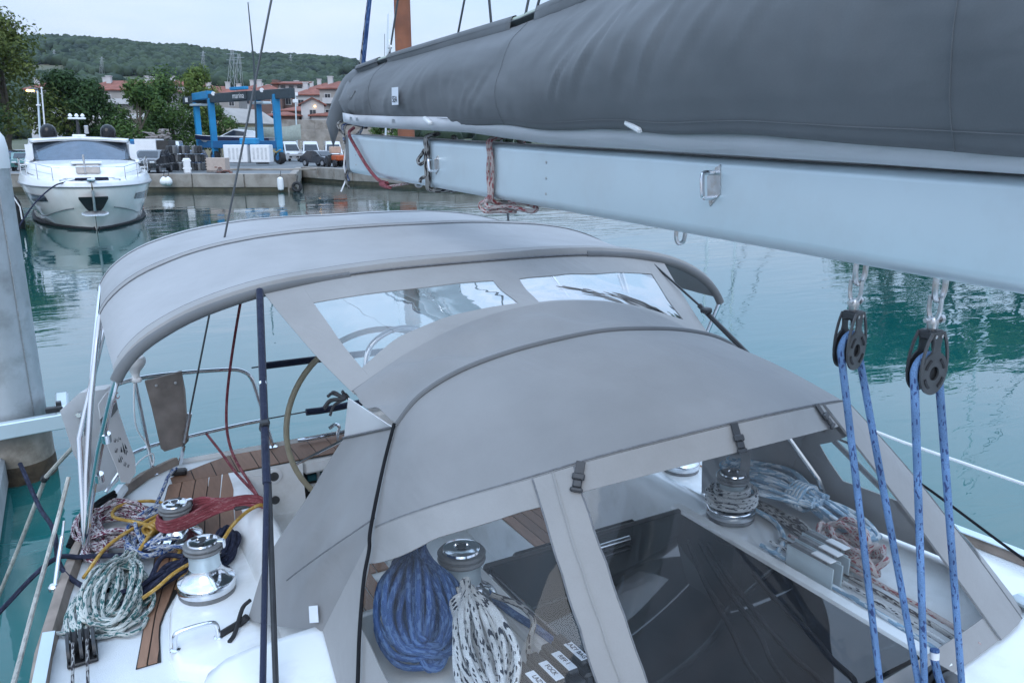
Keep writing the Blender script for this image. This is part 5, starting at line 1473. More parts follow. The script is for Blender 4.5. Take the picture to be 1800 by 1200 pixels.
for k, pts_ in enumerate(HL):
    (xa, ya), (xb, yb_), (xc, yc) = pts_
    rope('reflection_streak', [(min(xa, .555), ya, 1.871), (lerp(xa, xb, .5) - .008, lerp(ya, yb_, .5), 1.871), (xb + .008, yb_, 1.871), (lerp(xb, xc, .5) - .006, lerp(yb_, yc, .5), 1.871), (xc, yc, 1.871), (xc - .02, min(yc, 1.32) - .03, 1.871)], .0065, 'r_black',
         ('first dark streak standing for a reflection on the smoked hatch counted from the near side', 'second dark streak standing for a reflection on the smoked hatch counted from the near side', 'third dark streak standing for a reflection on the smoked hatch counted from the near side', 'dark streak standing for a reflection on the smoked hatch nearest the far clutches')[k], 'cord', 'reflection streaks modelled on the hatch', sub=8)
# grey fairlead on the port foredeck at the corner of the picture
fl = thing('deck_fairlead', 'grey roller fairlead on the far deck at the lower right corner', 'fairlead', (1.22, 1.28, 1.50))
MB().bbox((1.225, 1.24, 1.83), (.06, .20, .05), .02).build('body', 'alu', fl)
MB().lathe([(.02, -.02), (.02, .02)], (1.19, 1.22, 1.845), 'x', 16).build('roller', 'grey_pl', fl)
# ------------------------------------------------------------------ lines above the boom end and lazy jacks
for nm, a, b_, r_, m_, lab in (
        ('topping_lift', (.06, 5.05, 3.60), (.25, 4.2, 6.6), .013, 'r_bluedk', 'blue topping lift rope rising from the boom end'),
        ('halyard_line', (.05, 5.10, 3.60), (.34, 4.3, 6.6), .010, 'r_greyfleck', 'grey flecked line rising beside the blue topping lift'),
        ('lazy_jack', (.035, 4.38, 3.93), (.10, 3.0, 6.6), .0055, 'wire', 'lazy jack cord tied nearest the cover end'),
        ('lazy_jack', (.035, 2.88, 3.93), (.08, 2.3, 5.4), .0055, 'wire', 'lazy jack cord tied at the middle of the cover top'),
        ('lazy_jack', (.035, 2.80, 3.93), (.12, 2.1, 5.4), .0055, 'wire', 'lazy jack cord beside the rod gap in the cover top'),
        ('lazy_jack', (.125, 3.70, 3.93), (.10, 2.2, 6.6), .0055, 'wire', 'lazy jack cord rising behind the cover near the rust column')):
    rope(nm, [a, b_], r_, m_, lab, 'rope', smooth=False)
ch = thing('cord_clip', 'white cord clip where the lazy jack meets the cover', 'clip', (.035, 4.38, 3.93))
MB().bbox((.035, 4.37, 3.965), (.02, .03, .03), .006).build('clip_body', 'white_pl', ch)
MB().tube([(.03, 4.40, 3.92), (.035, 4.35, 3.96), (.04, 4.38, 4.0)], .006, 6).build('clip_loop', 'white_pl', ch)
# ------------------------------------------------------------------ galvanised pile with its guide bracket
pl = thing('mooring_pile', 'tall galvanised steel mooring pile standing at the left edge', 'pile', (-2.42, 9.4, 0))
galv = pm('galvanised', (.43, .46, .48), .5, .55, var=.12, vs=3, stain=(.24, .25, .25), stain_amt=.75, stain_s=3.5, bump=.15, bs=12)
MB().lathe([(.335, .58), (.335, 3.0), (.335, 3.22)], (-2.42, 9.4, 0), 'z', 36).build('tube', galv, pl)
MB().lathe([(.342, 3.20), (.346, 3.24), (.346, 3.40), (.33, 3.50), (.28, 3.58), (.18, 3.64), (.02, 3.66)], (-2.42, 9.4, 0), 'z', 36).build('cap', 'white_pl', pl)
MB().lathe([(.352, -1), (.352, .55), (.345, .60)], (-2.42, 9.4, 0), 'z', 36).build('collar', pm('wet_concrete', (.30, .27, .23), .7, var=.3, vs=4, stain=(.06, .045, .025), stain_amt=.9, stain_s=2.2), pl)
MB().lathe([(.358, -.2), (.36, .16), (.356, .20)], (-2.42, 9.4, 0), 'z', 36).build('weed_band', pm('weed', (.05, .035, .02), .8, var=.5, vs=12, bump=.8, bs=30), pl)
MB().cyl((-2.19, 9.15, .6), (-2.19, 9.15, 3.5), .006, n=6).build('weld_seam', 'steel', pl)
gb = thing('pile_bracket', 'white aluminium guide bracket holding the pile at the left edge', 'bracket', (-2.3, 9.3, .5))
MB().bbox((-2.36, 8.93, .66), (1.1, .10, .16), .01, Matrix.Rotation(.12, 3, 'Z')).build('front_beam', 'alu', gb)
MB().bbox((-1.93, 9.22, .72), (.13, .55, .20), .02).build('side_arm', 'alu', gb)
MB().bbox((-2.0, 8.97, .79), (.16, .06, .06), .008).build('roller_block', 'black', gb)
MB().bbox((-1.955, 9.0, .80), (.05, .06, .12), .004).build('slot', 'black', gb)
fp = thing('finger_pontoon', 'low dark pontoon edge in the water at lower left', 'pontoon', (-3.0, 7.6, 0))
MB().bbox((-3.05, 8.0, .18), (1.1, 3.2, .30), .03).build('float', pm('pontoon_grey', (.30, .31, .31), .7, var=.2), fp)
# ------------------------------------------------------------------ the land: quay, yard, hill
GZ = 1.2
M['asphalt'] = pm('yard_asphalt', (.17, .18, .185), .85, var=.18, vs=.25, stain=(.10, .10, .105), stain_amt=.7, stain_s=.12, bump=.2, bs=8)
M['concrete'] = pm('quay_concrete', (.30, .275, .245), .85, var=.25, vs=.8, stain=(.13, .10, .075), stain_amt=.85, stain_s=.7, bump=.5, bs=5)
M['algae'] = pm('tide_algae', (.055, .05, .03), .7, var=.4, vs=2)
M['redrust'] = pm('rust_patch', (.22, .075, .05), .85, var=.3, vs=2)
edge = [spot(-1500, 58), spot(522, 57.5), spot(532, 74), spot(620, 67), spot(800, 59), spot(1100, 54), spot(1500, 52), spot(2600, 62)]
b = MB()
back = [spot(3400, 1500), spot(-1900, 1500)]
pts = [Vector((p.x, p.y, GZ)) for p in edge] + [Vector((p.x, p.y, GZ)) for p in back]
b.add(pts, [tuple(range(len(pts)))])
yard = tag(b.build('yard_ground', 'asphalt', smooth=False), kind='structure')
quay = bpy.data.objects.new('quay', None); COL.objects.link(quay); tag(quay, kind='structure')
def along(a, b_, d, lo, hi, z0, z1, out, nm, m, par, bev=.04):
    """a block of quay face between distances lo..hi along the edge a-b"""
    u = (b_ - a); u.z = 0; u.normalize(); n = Vector((u.y, -u.x, 0))
    if n.dot(CAM_LOC - a) < 0: n = -n
    c = a + u * (lo + hi) / 2 + n * (out / 2 - d)
    rot = Matrix((u, n, Vector((0, 0, 1)))).transposed()
    return MB().bbox((c.x, c.y, (z0 + z1) / 2), (hi - lo, out, z1 - z0), bev, rot).build(nm, m, par, smooth=False)
for i in range(len(edge) - 2):
    a, b_ = edge[i], edge[i + 1]
    ln = (b_ - a).length
    if i == 0:
        u = (b_ - a).normalized(); a = b_ - u * 30; ln = 30
    n = max(1, round(ln / 3.6))
    for k in range(n):
        lo, hi = ln * k / n + .03, ln * (k + 1) / n - .03
        j = rnd.uniform(-.04, .04)
        if i < 5: along(a, b_, .5 + j, lo, hi, .28, GZ + .06 + rnd.uniform(-.015, .015), .5, 'concrete_block', 'concrete', quay)
    along(a, b_, .55, 0, ln, -1.5, .30, .5, 'quay_foot', 'algae', quay)
    along(a, b_, .62, 0, ln, -.5, GZ - .1, .5, 'quay_core', 'concrete', quay)
along(edge[0], edge[1], .485, (edge[1] - edge[0]).length - 11.4, (edge[1] - edge[0]).length - 9.9, .5, 1.12, .5, 'rust_stain_panel', 'redrust', quay, .01)
# raised kerb crossing the yard behind the near quay
MB().bbox(spot(480, 66, GZ + .08), (7, .4, .16), .03, Matrix.Rotation(-YAW + .05, 3, 'Z')).build('yard_kerb', 'concrete', quay)
# hill
RIDGE = [(-800, 50), (-300, 58), (0, 62), (30, 66), (90, 66), (150, 67), (215, 70), (260, 76), (330, 80), (400, 86), (450, 92), (520, 97), (600, 104), (700, 118), (850, 135), (1100, 150), (1500, 150), (2200, 170)]
def hill(px, q):
    rz_ = hz(1150, interp(RIDGE, px) + 9) - 5
    t = min(1, max(0, (q - 230) / 920))
    f = t * t * (3 - 2 * t) * .75 + t * .25
    if q > 1150: f = 1 - .25 * (q - 1150) / 400
    p = spot(px, q)
    z = 1.0 + (rz_ - 1) * f + noise.noise(p * .006) * 12 * f * (1 - .6 * f) + noise.noise(p * .02) * 2.5 * f
    return Vector((p.x, p.y, z))
M['hill'] = pm('hill_grass', (.07, .085, .05), .95, var=.35, vs=.012, stain=(.17, .15, .10), stain_amt=.7, stain_s=.006)
rows = [[hill(px, q) for px in range(-900, 2300, 40)] for q in (200, 230, 260, 300, 350, 400, 470, 540, 620, 700, 790, 880, 970, 1060, 1110, 1150, 1200, 1320, 1500)]
tag(MB().grid(rows).build('hill', 'hill', angle=180), kind='structure')
def foliage(name, c1, c2, c3=None, transl=.25, ns=.55, iw=.45):
    m, nt, b_ = newmat(name)
    N, L = nt.nodes, nt.links
    g = N.new('ShaderNodeNewGeometry')
    tc = N.new('ShaderNodeTexCoord')
    nz = N.new('ShaderNodeTexNoise'); nz.inputs['Scale'].default_value = ns; nz.inputs['Detail'].default_value = 4
    L.new(tc.outputs['Object'], nz.inputs['Vector'])
    ad = N.new('ShaderNodeMath'); ad.operation = 'MULTIPLY_ADD'; ad.inputs[1].default_value = iw
    L.new(g.outputs['Random Per Island'], ad.inputs[0]); L.new(nz.outputs['Fac'], ad.inputs[2])
    rp = N.new('ShaderNodeValToRGB')
    rp.color_ramp.elements[0].position = .35; rp.color_ramp.elements[1].position = .95
    rp.color_ramp.elements[0].color = (*c1, 1); rp.color_ramp.elements[1].color = (*c2, 1)
    L.new(ad.outputs[0], rp.inputs['Fac']); L.new(rp.outputs['Color'], b_.inputs['Base Color'])
    b_.inputs['Roughness'].default_value = .7
    sock(b_, 'Specular IOR Level', 'Specular').default_value = .2
    if transl:
        tr = N.new('ShaderNodeBsdfTranslucent'); L.new(rp.outputs['Color'], tr.inputs['Color'])
        mx = N.new('ShaderNodeMixShader'); mx.inputs['Fac'].default_value = transl
        L.new(b_.outputs['BSDF'], mx.inputs[1]); L.new(tr.outputs['BSDF'], mx.inputs[2]); L.new(mx.outputs['Shader'], N['Material Output'].inputs['Surface'])
    return m
M['forest'] = foliage('forest_crowns', (.008, .021, .017), (.046, .072, .040), transl=0, ns=.02, iw=.5)
M['leaf_dark'] = foliage('leaves_dark', (.016, .046, .018), (.065, .12, .042))
M['leaf_mid'] = foliage('leaves_mid', (.026, .068, .02), (.11, .18, .048))
M['leaf_lite'] = foliage('leaves_light', (.06, .11, .025), (.19, .25, .065))
M['leaf_oliv'] = foliage('leaves_olive', (.04, .072, .02), (.14, .17, .045))
M['bark'] = pm('bark', (.10, .085, .065), .9, var=.3, vs=3)
# forest crowns on the slope (too many to count)
ico = []
PHI = (1 + 5 ** .5) / 2
for a_, b_ in ((1, PHI), (-1, PHI), (1, -PHI), (-1, -PHI)):
    ico += [Vector((0, a_, b_)), Vector((a_, b_, 0)), Vector((b_, 0, a_))]
ico = [v.normalized() for v in ico]
icf = [(i, j, k) for i in range(12) for j in range(i + 1, 12) for k in range(j + 1, 12) if all(abs((ico[p] - ico[q]).length - 1.0515) < .01 for p, q in ((i, j), (j, k), (i, k)))]
icf = [(i, j, k) if (ico[j] - ico[i]).cross(ico[k] - ico[i]).dot(ico[i]) > 0 else (i, k, j) for i, j, k in icf]
def subdiv(V_, F_):
    V_, mid, F2 = list(V_), {}, []
    def mp(i, j):
        k = (min(i, j), max(i, j))
        if k not in mid:
            mid[k] = len(V_); V_.append(((V_[i] + V_[j]) / 2).normalized())
        return mid[k]
    for i, j, k in F_:
        a_, b_, c_ = mp(i, j), mp(j, k), mp(k, i)
        F2 += [(i, a_, c_), (a_, j, b_), (c_, b_, k), (a_, b_, c_)]
    return V_, F2
IV, IF = subdiv(ico, icf)
fv, ff = [], []
fr = random.Random(3)
made = 0
while made < 12500:
    q = 280 + 900 * fr.random() ** .8
    px = fr.uniform(-260, 1250) if fr.random() < .55 else fr.uniform(-60, 640)
    p = hill(px, q)
    if noise.noise(Vector((p.x, p.y, 0)) * .008 + Vector((3, 9, 0))) > .30 and q < 1000: continue
    if abs(noise.noise(Vector((p.x * .004, p.y * .009, 4)))) < .05 and q < 950: continue
    s = fr.uniform(2.2, 5.0) * (1 if q > 500 else .8)
    o = len(fv); ox = Vector((fr.uniform(0, 99), fr.uniform(0, 99), 0))
    for v in IV:
        k = 1 + .55 * noise.noise(v * 1.9 + ox)
        fv.append((p.x + v.x * s * k, p.y + v.y * s * k, p.z + s * .75 + v.z * s * k * 1.05))
    ff += [(a_ + o, b_ + o, c_ + o) for a_, b_, c_ in IF]
    made += 1
me = bpy.data.meshes.new('hill_forest'); me.from_pydata(fv, [], ff); me.materials.append(M['forest']); me.update(); me.shade_smooth()
fo = bpy.data.objects.new('hill_forest', me); COL.objects.link(fo)
tag(fo, 'dark green woods covering the hillside behind the town', 'woods', kind='stuff')
# ------------------------------------------------------------------ trees
def make_tree(px, q, h, rx, mat, label, seed, trunk_h=.22, n=5200, leaf=.26, group='trees beside the boat yard', rz_=None):
    rr = random.Random(seed)
    base = spot(px, q, GZ)
    t = thing('broadleaf_tree', label, 'tree', base, group)
    tw = MB()
    th = h * trunk_h
    tw.tube(smooth_path([base, base + Vector((rr.uniform(-.2, .2), 0, th * .6)), base + Vector((rr.uniform(-.4, .4), .2, th * 1.3)), base + Vector((rr.uniform(-.6, .6), 0, h * .6)), base + Vector((0, 0, h * .85))], 3), [h * .026 * (1 - .07 * k) for k in range(13)], 8)
    lobes = []
    for k in range(17):
        a = rr.uniform(0, 6.283); e = rr.random()
        zz = th + (h - th) * (.12 + .82 * e)
        wid = rx * (.95 if e < .55 else .95 * (1 - ((e - .55) / .5) ** 1.6)) * rr.uniform(.35, .8)
        c = base + Vector((wid * math.cos(a), wid * math.sin(a), zz))
        lobes.append((c, rx * rr.uniform(.30, .48)))
        if k % 2 == 0:
            s0 = base + Vector((0, 0, lerp(th, h * .6, rr.random())))
            tw.tube([s0, lerp(s0, c, .5) + Vector((0, 0, .15 * h * .2)), c], [h * .012, h * .008, h * .003], 6)
    tw.build('trunk', 'bark', t)
    lobes.append((base + Vector((0, 0, h - rx * .35)), rx * .38))
    vs, fs = [], []
    for i in range(n):
        c, r_ = lobes[rr.randrange(len(lobes))]
        d = Vector((rr.gauss(0, 1), rr.gauss(0, 1), rr.gauss(0, 1)))
        d.normalize()
        rad = r_ * (rr.random() ** .45) * (1 + .28 * noise.noise(d * 2.3 + c))
        p = c + Vector((d.x, d.y, d.z * .85)) * rad
        if p.z < base.z + th * .8: continue
        s = leaf * rr.uniform(.6, 1.5)
        n_ = (d + Vector((rr.gauss(0, .5), rr.gauss(0, .5), rr.gauss(0, .5) + .5))).normalized()
        x = n_.orthogonal().normalized(); x.rotate(Matrix.Rotation(rr.uniform(0, 6.28), 3, n_)); y = n_.cross(x)
        o = len(vs)
        vs += [p - x * s * .5, p + y * s * .32 + n_ * s * .08, p + x * s * .6, p - y * s * .32 + n_ * s * .08]
        fs.append((o, o + 1, o + 2, o + 3))
    MB().add(vs, fs).build('crown', mat, t, smooth=False)
    return t
make_tree(22, 86, 15.2, 6.3, 'leaf_oliv', 'tallest broad tree at the far left behind the parked cars', 1, .2, 9000, .34)
make_tree(-75, 80, 12.0, 5.0, 'leaf_dark', 'dark tree cut by the left picture edge', 2, .2, 5000, .34)
make_tree(125, 92, 9.6, 4.0, 'leaf_dark', 'dark green tree behind the motor yacht between the lamp and the tiled roof', 3, .16, 7500, .32)
make_tree(180, 93, 8.8, 3.3, 'leaf_dark', 'rounded dark tree just left of the house with white balconies', 4, .16, 6000, .32)
make_tree(250, 92, 8.8, 3.6, 'leaf_mid', 'mid green tree behind the log pile', 5, .14, 6500, .32)
make_tree(308, 101, 10.3, 4.8, 'leaf_mid', 'bushy green tree behind the dark crates left of the blue lift', 6, .12, 8000, .32)
make_tree(358, 106, 11.8, 3.3, 'leaf_lite', 'bright yellow-green tree top above the blue lift', 7, .3, 5000, .32)
make_tree(384, 105, 7.0, 2.7, 'leaf_mid', 'green tree between the blue lift legs', 8, .14, 4500, .30)
make_tree(425, 112, 4.6, 2.3, 'leaf_oliv', 'small olive green bush in front of the yellow shed', 9, .1, 2500, .30)
make_tree(470, 150, 6.6, 3.4, 'leaf_dark', 'dark bush above the long wall right of the yellow shed', 10, .1, 2500, .4)
make_tree(430, 152, 7.2, 3.0, 'leaf_dark', 'dark bush behind the yellow shed roof', 12, .1, 2200, .4)
make_tree(690, 100, 5.6, 3.2, 'leaf_mid', 'green tree glimpsed between the sail cover and the boom', 11, .2, 2500, .34)
# ------------------------------------------------------------------ houses
M['roof'] = pm('clay_roof', (.23, .085, .062), .85, var=.3, vs=.9, bump=.5, bs=6)
M['plaster'] = pm('white_plaster', (.50, .50, .50), .85, var=.08, vs=.5)
M['plaster_b'] = pm('brown_plaster', (.16, .10, .085), .85, var=.12, vs=.5)
M['plaster_y'] = pm('yellow_plaster', (.46, .40, .27), .85, var=.08, vs=.5)
M['plaster_g'] = pm('grey_plaster', (.33, .31, .29), .85, var=.12, vs=.5)
M['glassdark'] = pm('window_glass', (.03, .035, .045), .08, var=.2, spec=.6)
def house(px, q, w_, d_, zb, he, hr, wall, label, rot=0., rows_=2, cols=4, chim=2, gable=False, balcony=False, roofm='roof', name='house'):
    base = spot(px, q, zb)
    rz_ = -YAW + rot
    t = thing(name, label, 'house', base, 'houses of the town', rz_)
    L_ = lambda o: local(o, t)
    L_(MB().box((-w_ / 2, -d_ / 2, -6), (w_ / 2, d_ / 2, he)).build('wall', wall, smooth=False))
    ov = .5
    if gable:
        vs = [(-w_ / 2 - ov, -d_ / 2 - ov, he - .2), (0, -d_ / 2 - ov, he + hr), (w_ / 2 + ov, -d_ / 2 - ov, he - .2), (-w_ / 2 - ov, d_ / 2 + ov, he - .2), (0, d_ / 2 + ov, he + hr), (w_ / 2 + ov, d_ / 2 + ov, he - .2)]
        rf = L_(MB().grid([[vs[0], vs[1], vs[2]], [vs[3], vs[4], vs[5]]], .18).build('roof', roofm, smooth=False))
        L_(MB().add([(-w_ / 2, -d_ / 2 + .002, he), (w_ / 2, -d_ / 2 + .002, he), (0, -d_ / 2 + .002, he + hr - .15)], [(0, 1, 2)]).build('gable_wall', wall, smooth=False))
    else:
        rl_ = max(.2, w_ / 2 - d_ * .42)
        a_ = [(-w_ / 2 - ov, -d_ / 2 - ov, he), (w_ / 2 + ov, -d_ / 2 - ov, he), (w_ / 2 + ov, d_ / 2 + ov, he), (-w_ / 2 - ov, d_ / 2 + ov, he), (-rl_, 0, he + hr), (rl_, 0, he + hr)]
        bb = [(x, y, z - .22) for x, y, z in a_[:4]]
        rf = L_(MB().add(a_ + bb, [(0, 1, 5, 4), (1, 2, 5), (2, 3, 4, 5), (3, 0, 4), (1, 0, 6, 7), (2, 1, 7, 8), (3, 2, 8, 9), (0, 3, 9, 6), (6, 9, 8, 7)]).build('roof', roofm, smooth=False))
    for k in range(chim):
        cx = w_ * (-.25 + .45 * k)
        c = MB().box((cx - .4, -.3 - d_ * .15, he + hr * .4), (cx + .5, .5 - d_ * .15, he + hr + .7)).box((cx - .5, -.4 - d_ * .15, he + hr + .7), (cx + .6, .6 - d_ * .15, he + hr + .85)).build('chimney', 'plaster', smooth=False)
        c.parent = rf
    for r_ in range(rows_):
        for c_ in range(cols):
            x = -w_ / 2 + w_ * (c_ + .5) / cols; z = he - 1.7 - r_ * 2.9
            wi = L_(MB().box((x - .62, -d_ / 2 - .06, z - .75), (x + .62, -d_ / 2 + .05, z + .75)).build('window', 'plaster', smooth=False))
            pn = MB().box((x - .5, -d_ / 2 - .09, z - .63), (x - .03, -d_ / 2 - .062, z + .63)).build('pane', 'glassdark', smooth=False); pn.parent = wi
            pn = MB().box((x + .03, -d_ / 2 - .09, z - .63), (x + .5, -d_ / 2 - .062, z + .63)).build('pane', 'glassdark', smooth=False); pn.parent = wi
        if balcony:
            z = he - 2.7 - r_ * 2.9
            L_(MB().box((-w_ * .38, -d_ / 2 - 1.2, z - .15), (w_ * .38, -d_ / 2, z)).build('balcony_slab', 'plaster', smooth=False))
            L_(MB().box((-w_ * .38, -d_ / 2 - 1.2, z), (w_ * .38, -d_ / 2 - 1.12, z + .9)).build('balcony_parapet', 'plaster', smooth=False))
    return t
Q = 170
def zr(q, y): return hz(q, y)
house(245, Q, 17, 9, 4, zr(Q, 160) - 4, 2.0, 'plaster_g', 'long house with tiled roof and white balconies among the trees', 0.05, 2, 5, 2, balcony=True)
house(395, Q + 10, 9, 8, 5, zr(Q, 163) - 5, 1.9, 'plaster_g', 'tiled house showing between the bright tree and the lift beam', .1, 2, 3, 2)
house(95, Q, 5.5, 6, 4, zr(Q, 158) - 4, 1.4, 'plaster', 'small tiled house peeping out right of the tallest tree', 0, 1, 2, 1)
house(478, Q, 6.5, 8, 5, zr(Q, 163) - 5, 1.6, 'plaster_b', 'brown house with low tiled roof left of the terraced block', .1, 2, 2, 1)
big = house(518, Q + 4, 7.0, 9, 5, zr(Q, 163) - 5, .01, 'plaster_b', 'tallest brown block with a white roof terrace and top storey', .08, 4, 3, 0, name='apartment_block')
he = zr(Q, 163) - 5
for nm, a_, b_, m in (('top_storey', (-2.2, -2.5, he), (3.2, 3, he + 1.9), 'plaster'), ('terrace_parapet', (-3.5, -4.5, he), (3.5, -4.3, he + .8), 'plaster'), ('stair_tower', (-3.4, -3, he), (-2.2, 2, he + 2.6), 'plaster_b')):
    local(MB().box(a_, b_).build(nm, m, smooth=False), big)
local(MB().grid([[(-3.6, -3.4, he + 1.95), (3.8, -3.4, he + 1.95)], [(-3.6, 3.4, he + 2.7), (3.8, 3.4, he + 2.7)]], .2).build('upper_roof', 'roof', smooth=False), big)
for x in (-1.3, .4, 2.1):
    local(MB().box((x - .5, -2.56, he + .3), (x + .5, -2.5, he + 1.5)).build('window', 'glassdark', smooth=False), big)
house(556, Q - 4, 5.6, 8, 5, zr(Q, 170) - 5, 1.6, 'plaster', 'white house with tiled roof right of the tall brown block', .05, 2, 3, 1)
house(601, Q - 10, 6.0, 8, 5, zr(Q, 163) - 5, 1.5, 'plaster_g', 'tiled house half hidden behind the sail cover flap', 0, 3, 2, 1, balcony=True)
house(650, Q - 10, 8, 8, 5, zr(Q, 170) - 5, 1.5, 'plaster', 'white house hidden behind the sail cover end', 0, 3, 3, 1)
house(528, 150, 5.4, 6, 5, zr(150, 195) - 5, .8, 'plaster_b', 'low brown house with skylights in front of the tall block', .1, 1, 3, 0)
mod = house(552, 141, 3.8, 5, 4.5, zr(141, 183) - 4.5, 1.0, 'plaster', 'small white modern house with a sloping gable and warm porch lamp', .25, 1, 1, 0, True)
local(MB().lathe([(.12, 0), (.16, .1), (.05, .22)], (.4, -2.75, zr(141, 183) - 5.1), 'z', 10).build('porch_lamp', emit('warm_lamp', (1.0, .62, .25), 6)), mod)
house(575, 140, 4.2, 5, 4, zr(140, 203) - 4, .5, 'plaster', 'low white annex beside the small modern house', .1, 1, 2, 0)
house(505, 139, 5, 5, 4, zr(139, 203) - 4, .6, 'plaster_b', 'low brown roofed shed above the long wall', .1, 0, 1, 0)
house(425, 118, 6.4, 9, GZ, zr(118, 215) - GZ, 1.9, 'plaster_y', 'yellow gabled shed behind the blue lift', -.35, 1, 1, 0, True, name='shed', roofm='plaster_g')
for k, (px, q, w_, y_, wl_, lab) in enumerate(((440, 196, 6, 166, 'plaster', 'small white house tucked behind the lift beam'), (462, 215, 6, 158, 'plaster_y', 'small cream house uphill left of the brown block'), (497, 205, 5, 168, 'plaster_g', 'grey house between the low brown roof and the tall block'), (538, 200, 5, 160, 'plaster_y', 'cream house showing behind the tall block'), (580, 205, 7, 157, 'plaster', 'uphill white house left of the cover flap'), (330, 205, 8, 152, 'plaster', 'white house glimpsed above the bushy tree'), (212, 205, 7, 154, 'plaster_y', 'cream house uphill behind the long tiled house'))):
    house(px, q, w_, 7, 5, zr(q, y_) - 5, 1.5, wl_, lab, (k % 3 - 1) * .12, 2, 3, 1)
hr_ = random.Random(5)
for k in range(16):
    px = 425 + k * 12.5 if k < 13 else (205, 290, 372)[k - 13]
    q = hr_.uniform(205, 270); y_ = hr_.uniform(160, 182) if k < 13 else hr_.uniform(150, 156)
    house(px, q, hr_.uniform(4.5, 6.5), 6, 5, zr(q, y_) - 5, 1.6, ('plaster', 'plaster_y', 'plaster_g', 'plaster_b')[k % 4], ('small %s house in the hillside town, number %s from the lift rightwards' % (('white', 'cream', 'grey', 'brown')[k % 4], ('one', 'two', 'three', 'four', 'five', 'six', 'seven', 'eight', 'nine', 'ten', 'eleven', 'twelve', 'thirteen')[k])) if k < 13 else ('tiny cream house uphill behind the long tiled roof', 'tiny grey house uphill behind the mid green trees', 'tiny brown house uphill right of the bright tree')[k - 13], hr_.uniform(-.3, .3), 2, 2, 1)
# long concrete retaining wall in two tiers
rw = thing('retaining_wall', 'long stained concrete retaining wall below the houses', 'wall', spot(560, 128, GZ))
for k in range(7):
    px0 = 455 + 34 * k
    a_ = spot(px0 + 17, 128, GZ)
    MB().bbox((a_.x, a_.y, GZ + 2.05), (3.08, .5, 4.1), .04, Matrix.Rotation(-YAW, 3, 'Z')).build('wall_panel', 'concrete', rw, smooth=False)
    a_ = spot(px0 + 17, 134, GZ)
    MB().bbox((a_.x, a_.y, GZ + 2.9), (3.2, .5, 5.8), .04, Matrix.Rotation(-YAW, 3, 'Z')).build('wall_panel', 'concrete', rw, smooth=False)
lw = thing('boundary_wall', 'low grey wall with railings behind the left trees', 'wall', spot(200, 100, GZ))
a_ = spot(150, 100, GZ); MB().bbox((a_.x, a_.y, GZ + .5), (26, .3, 1.1), .03, Matrix.Rotation(-YAW, 3, 'Z')).build('wall_panel', 'concrete', lw, smooth=False)
for k in range(12):
    a_ = spot(205 + 4 * k, 99.6, GZ); MB().cyl(a_ + Vector((0, 0, 1.0)), a_ + Vector((0, 0, 2.2)), .03, n=6).build('railing_post', 'steel', lw)
a_, b_ = spot(205, 99.6, GZ + 2.2), spot(249, 99.6, GZ + 2.2)
MB().cyl(a_, b_, .03, n=6).build('railing_bar', 'steel', lw)
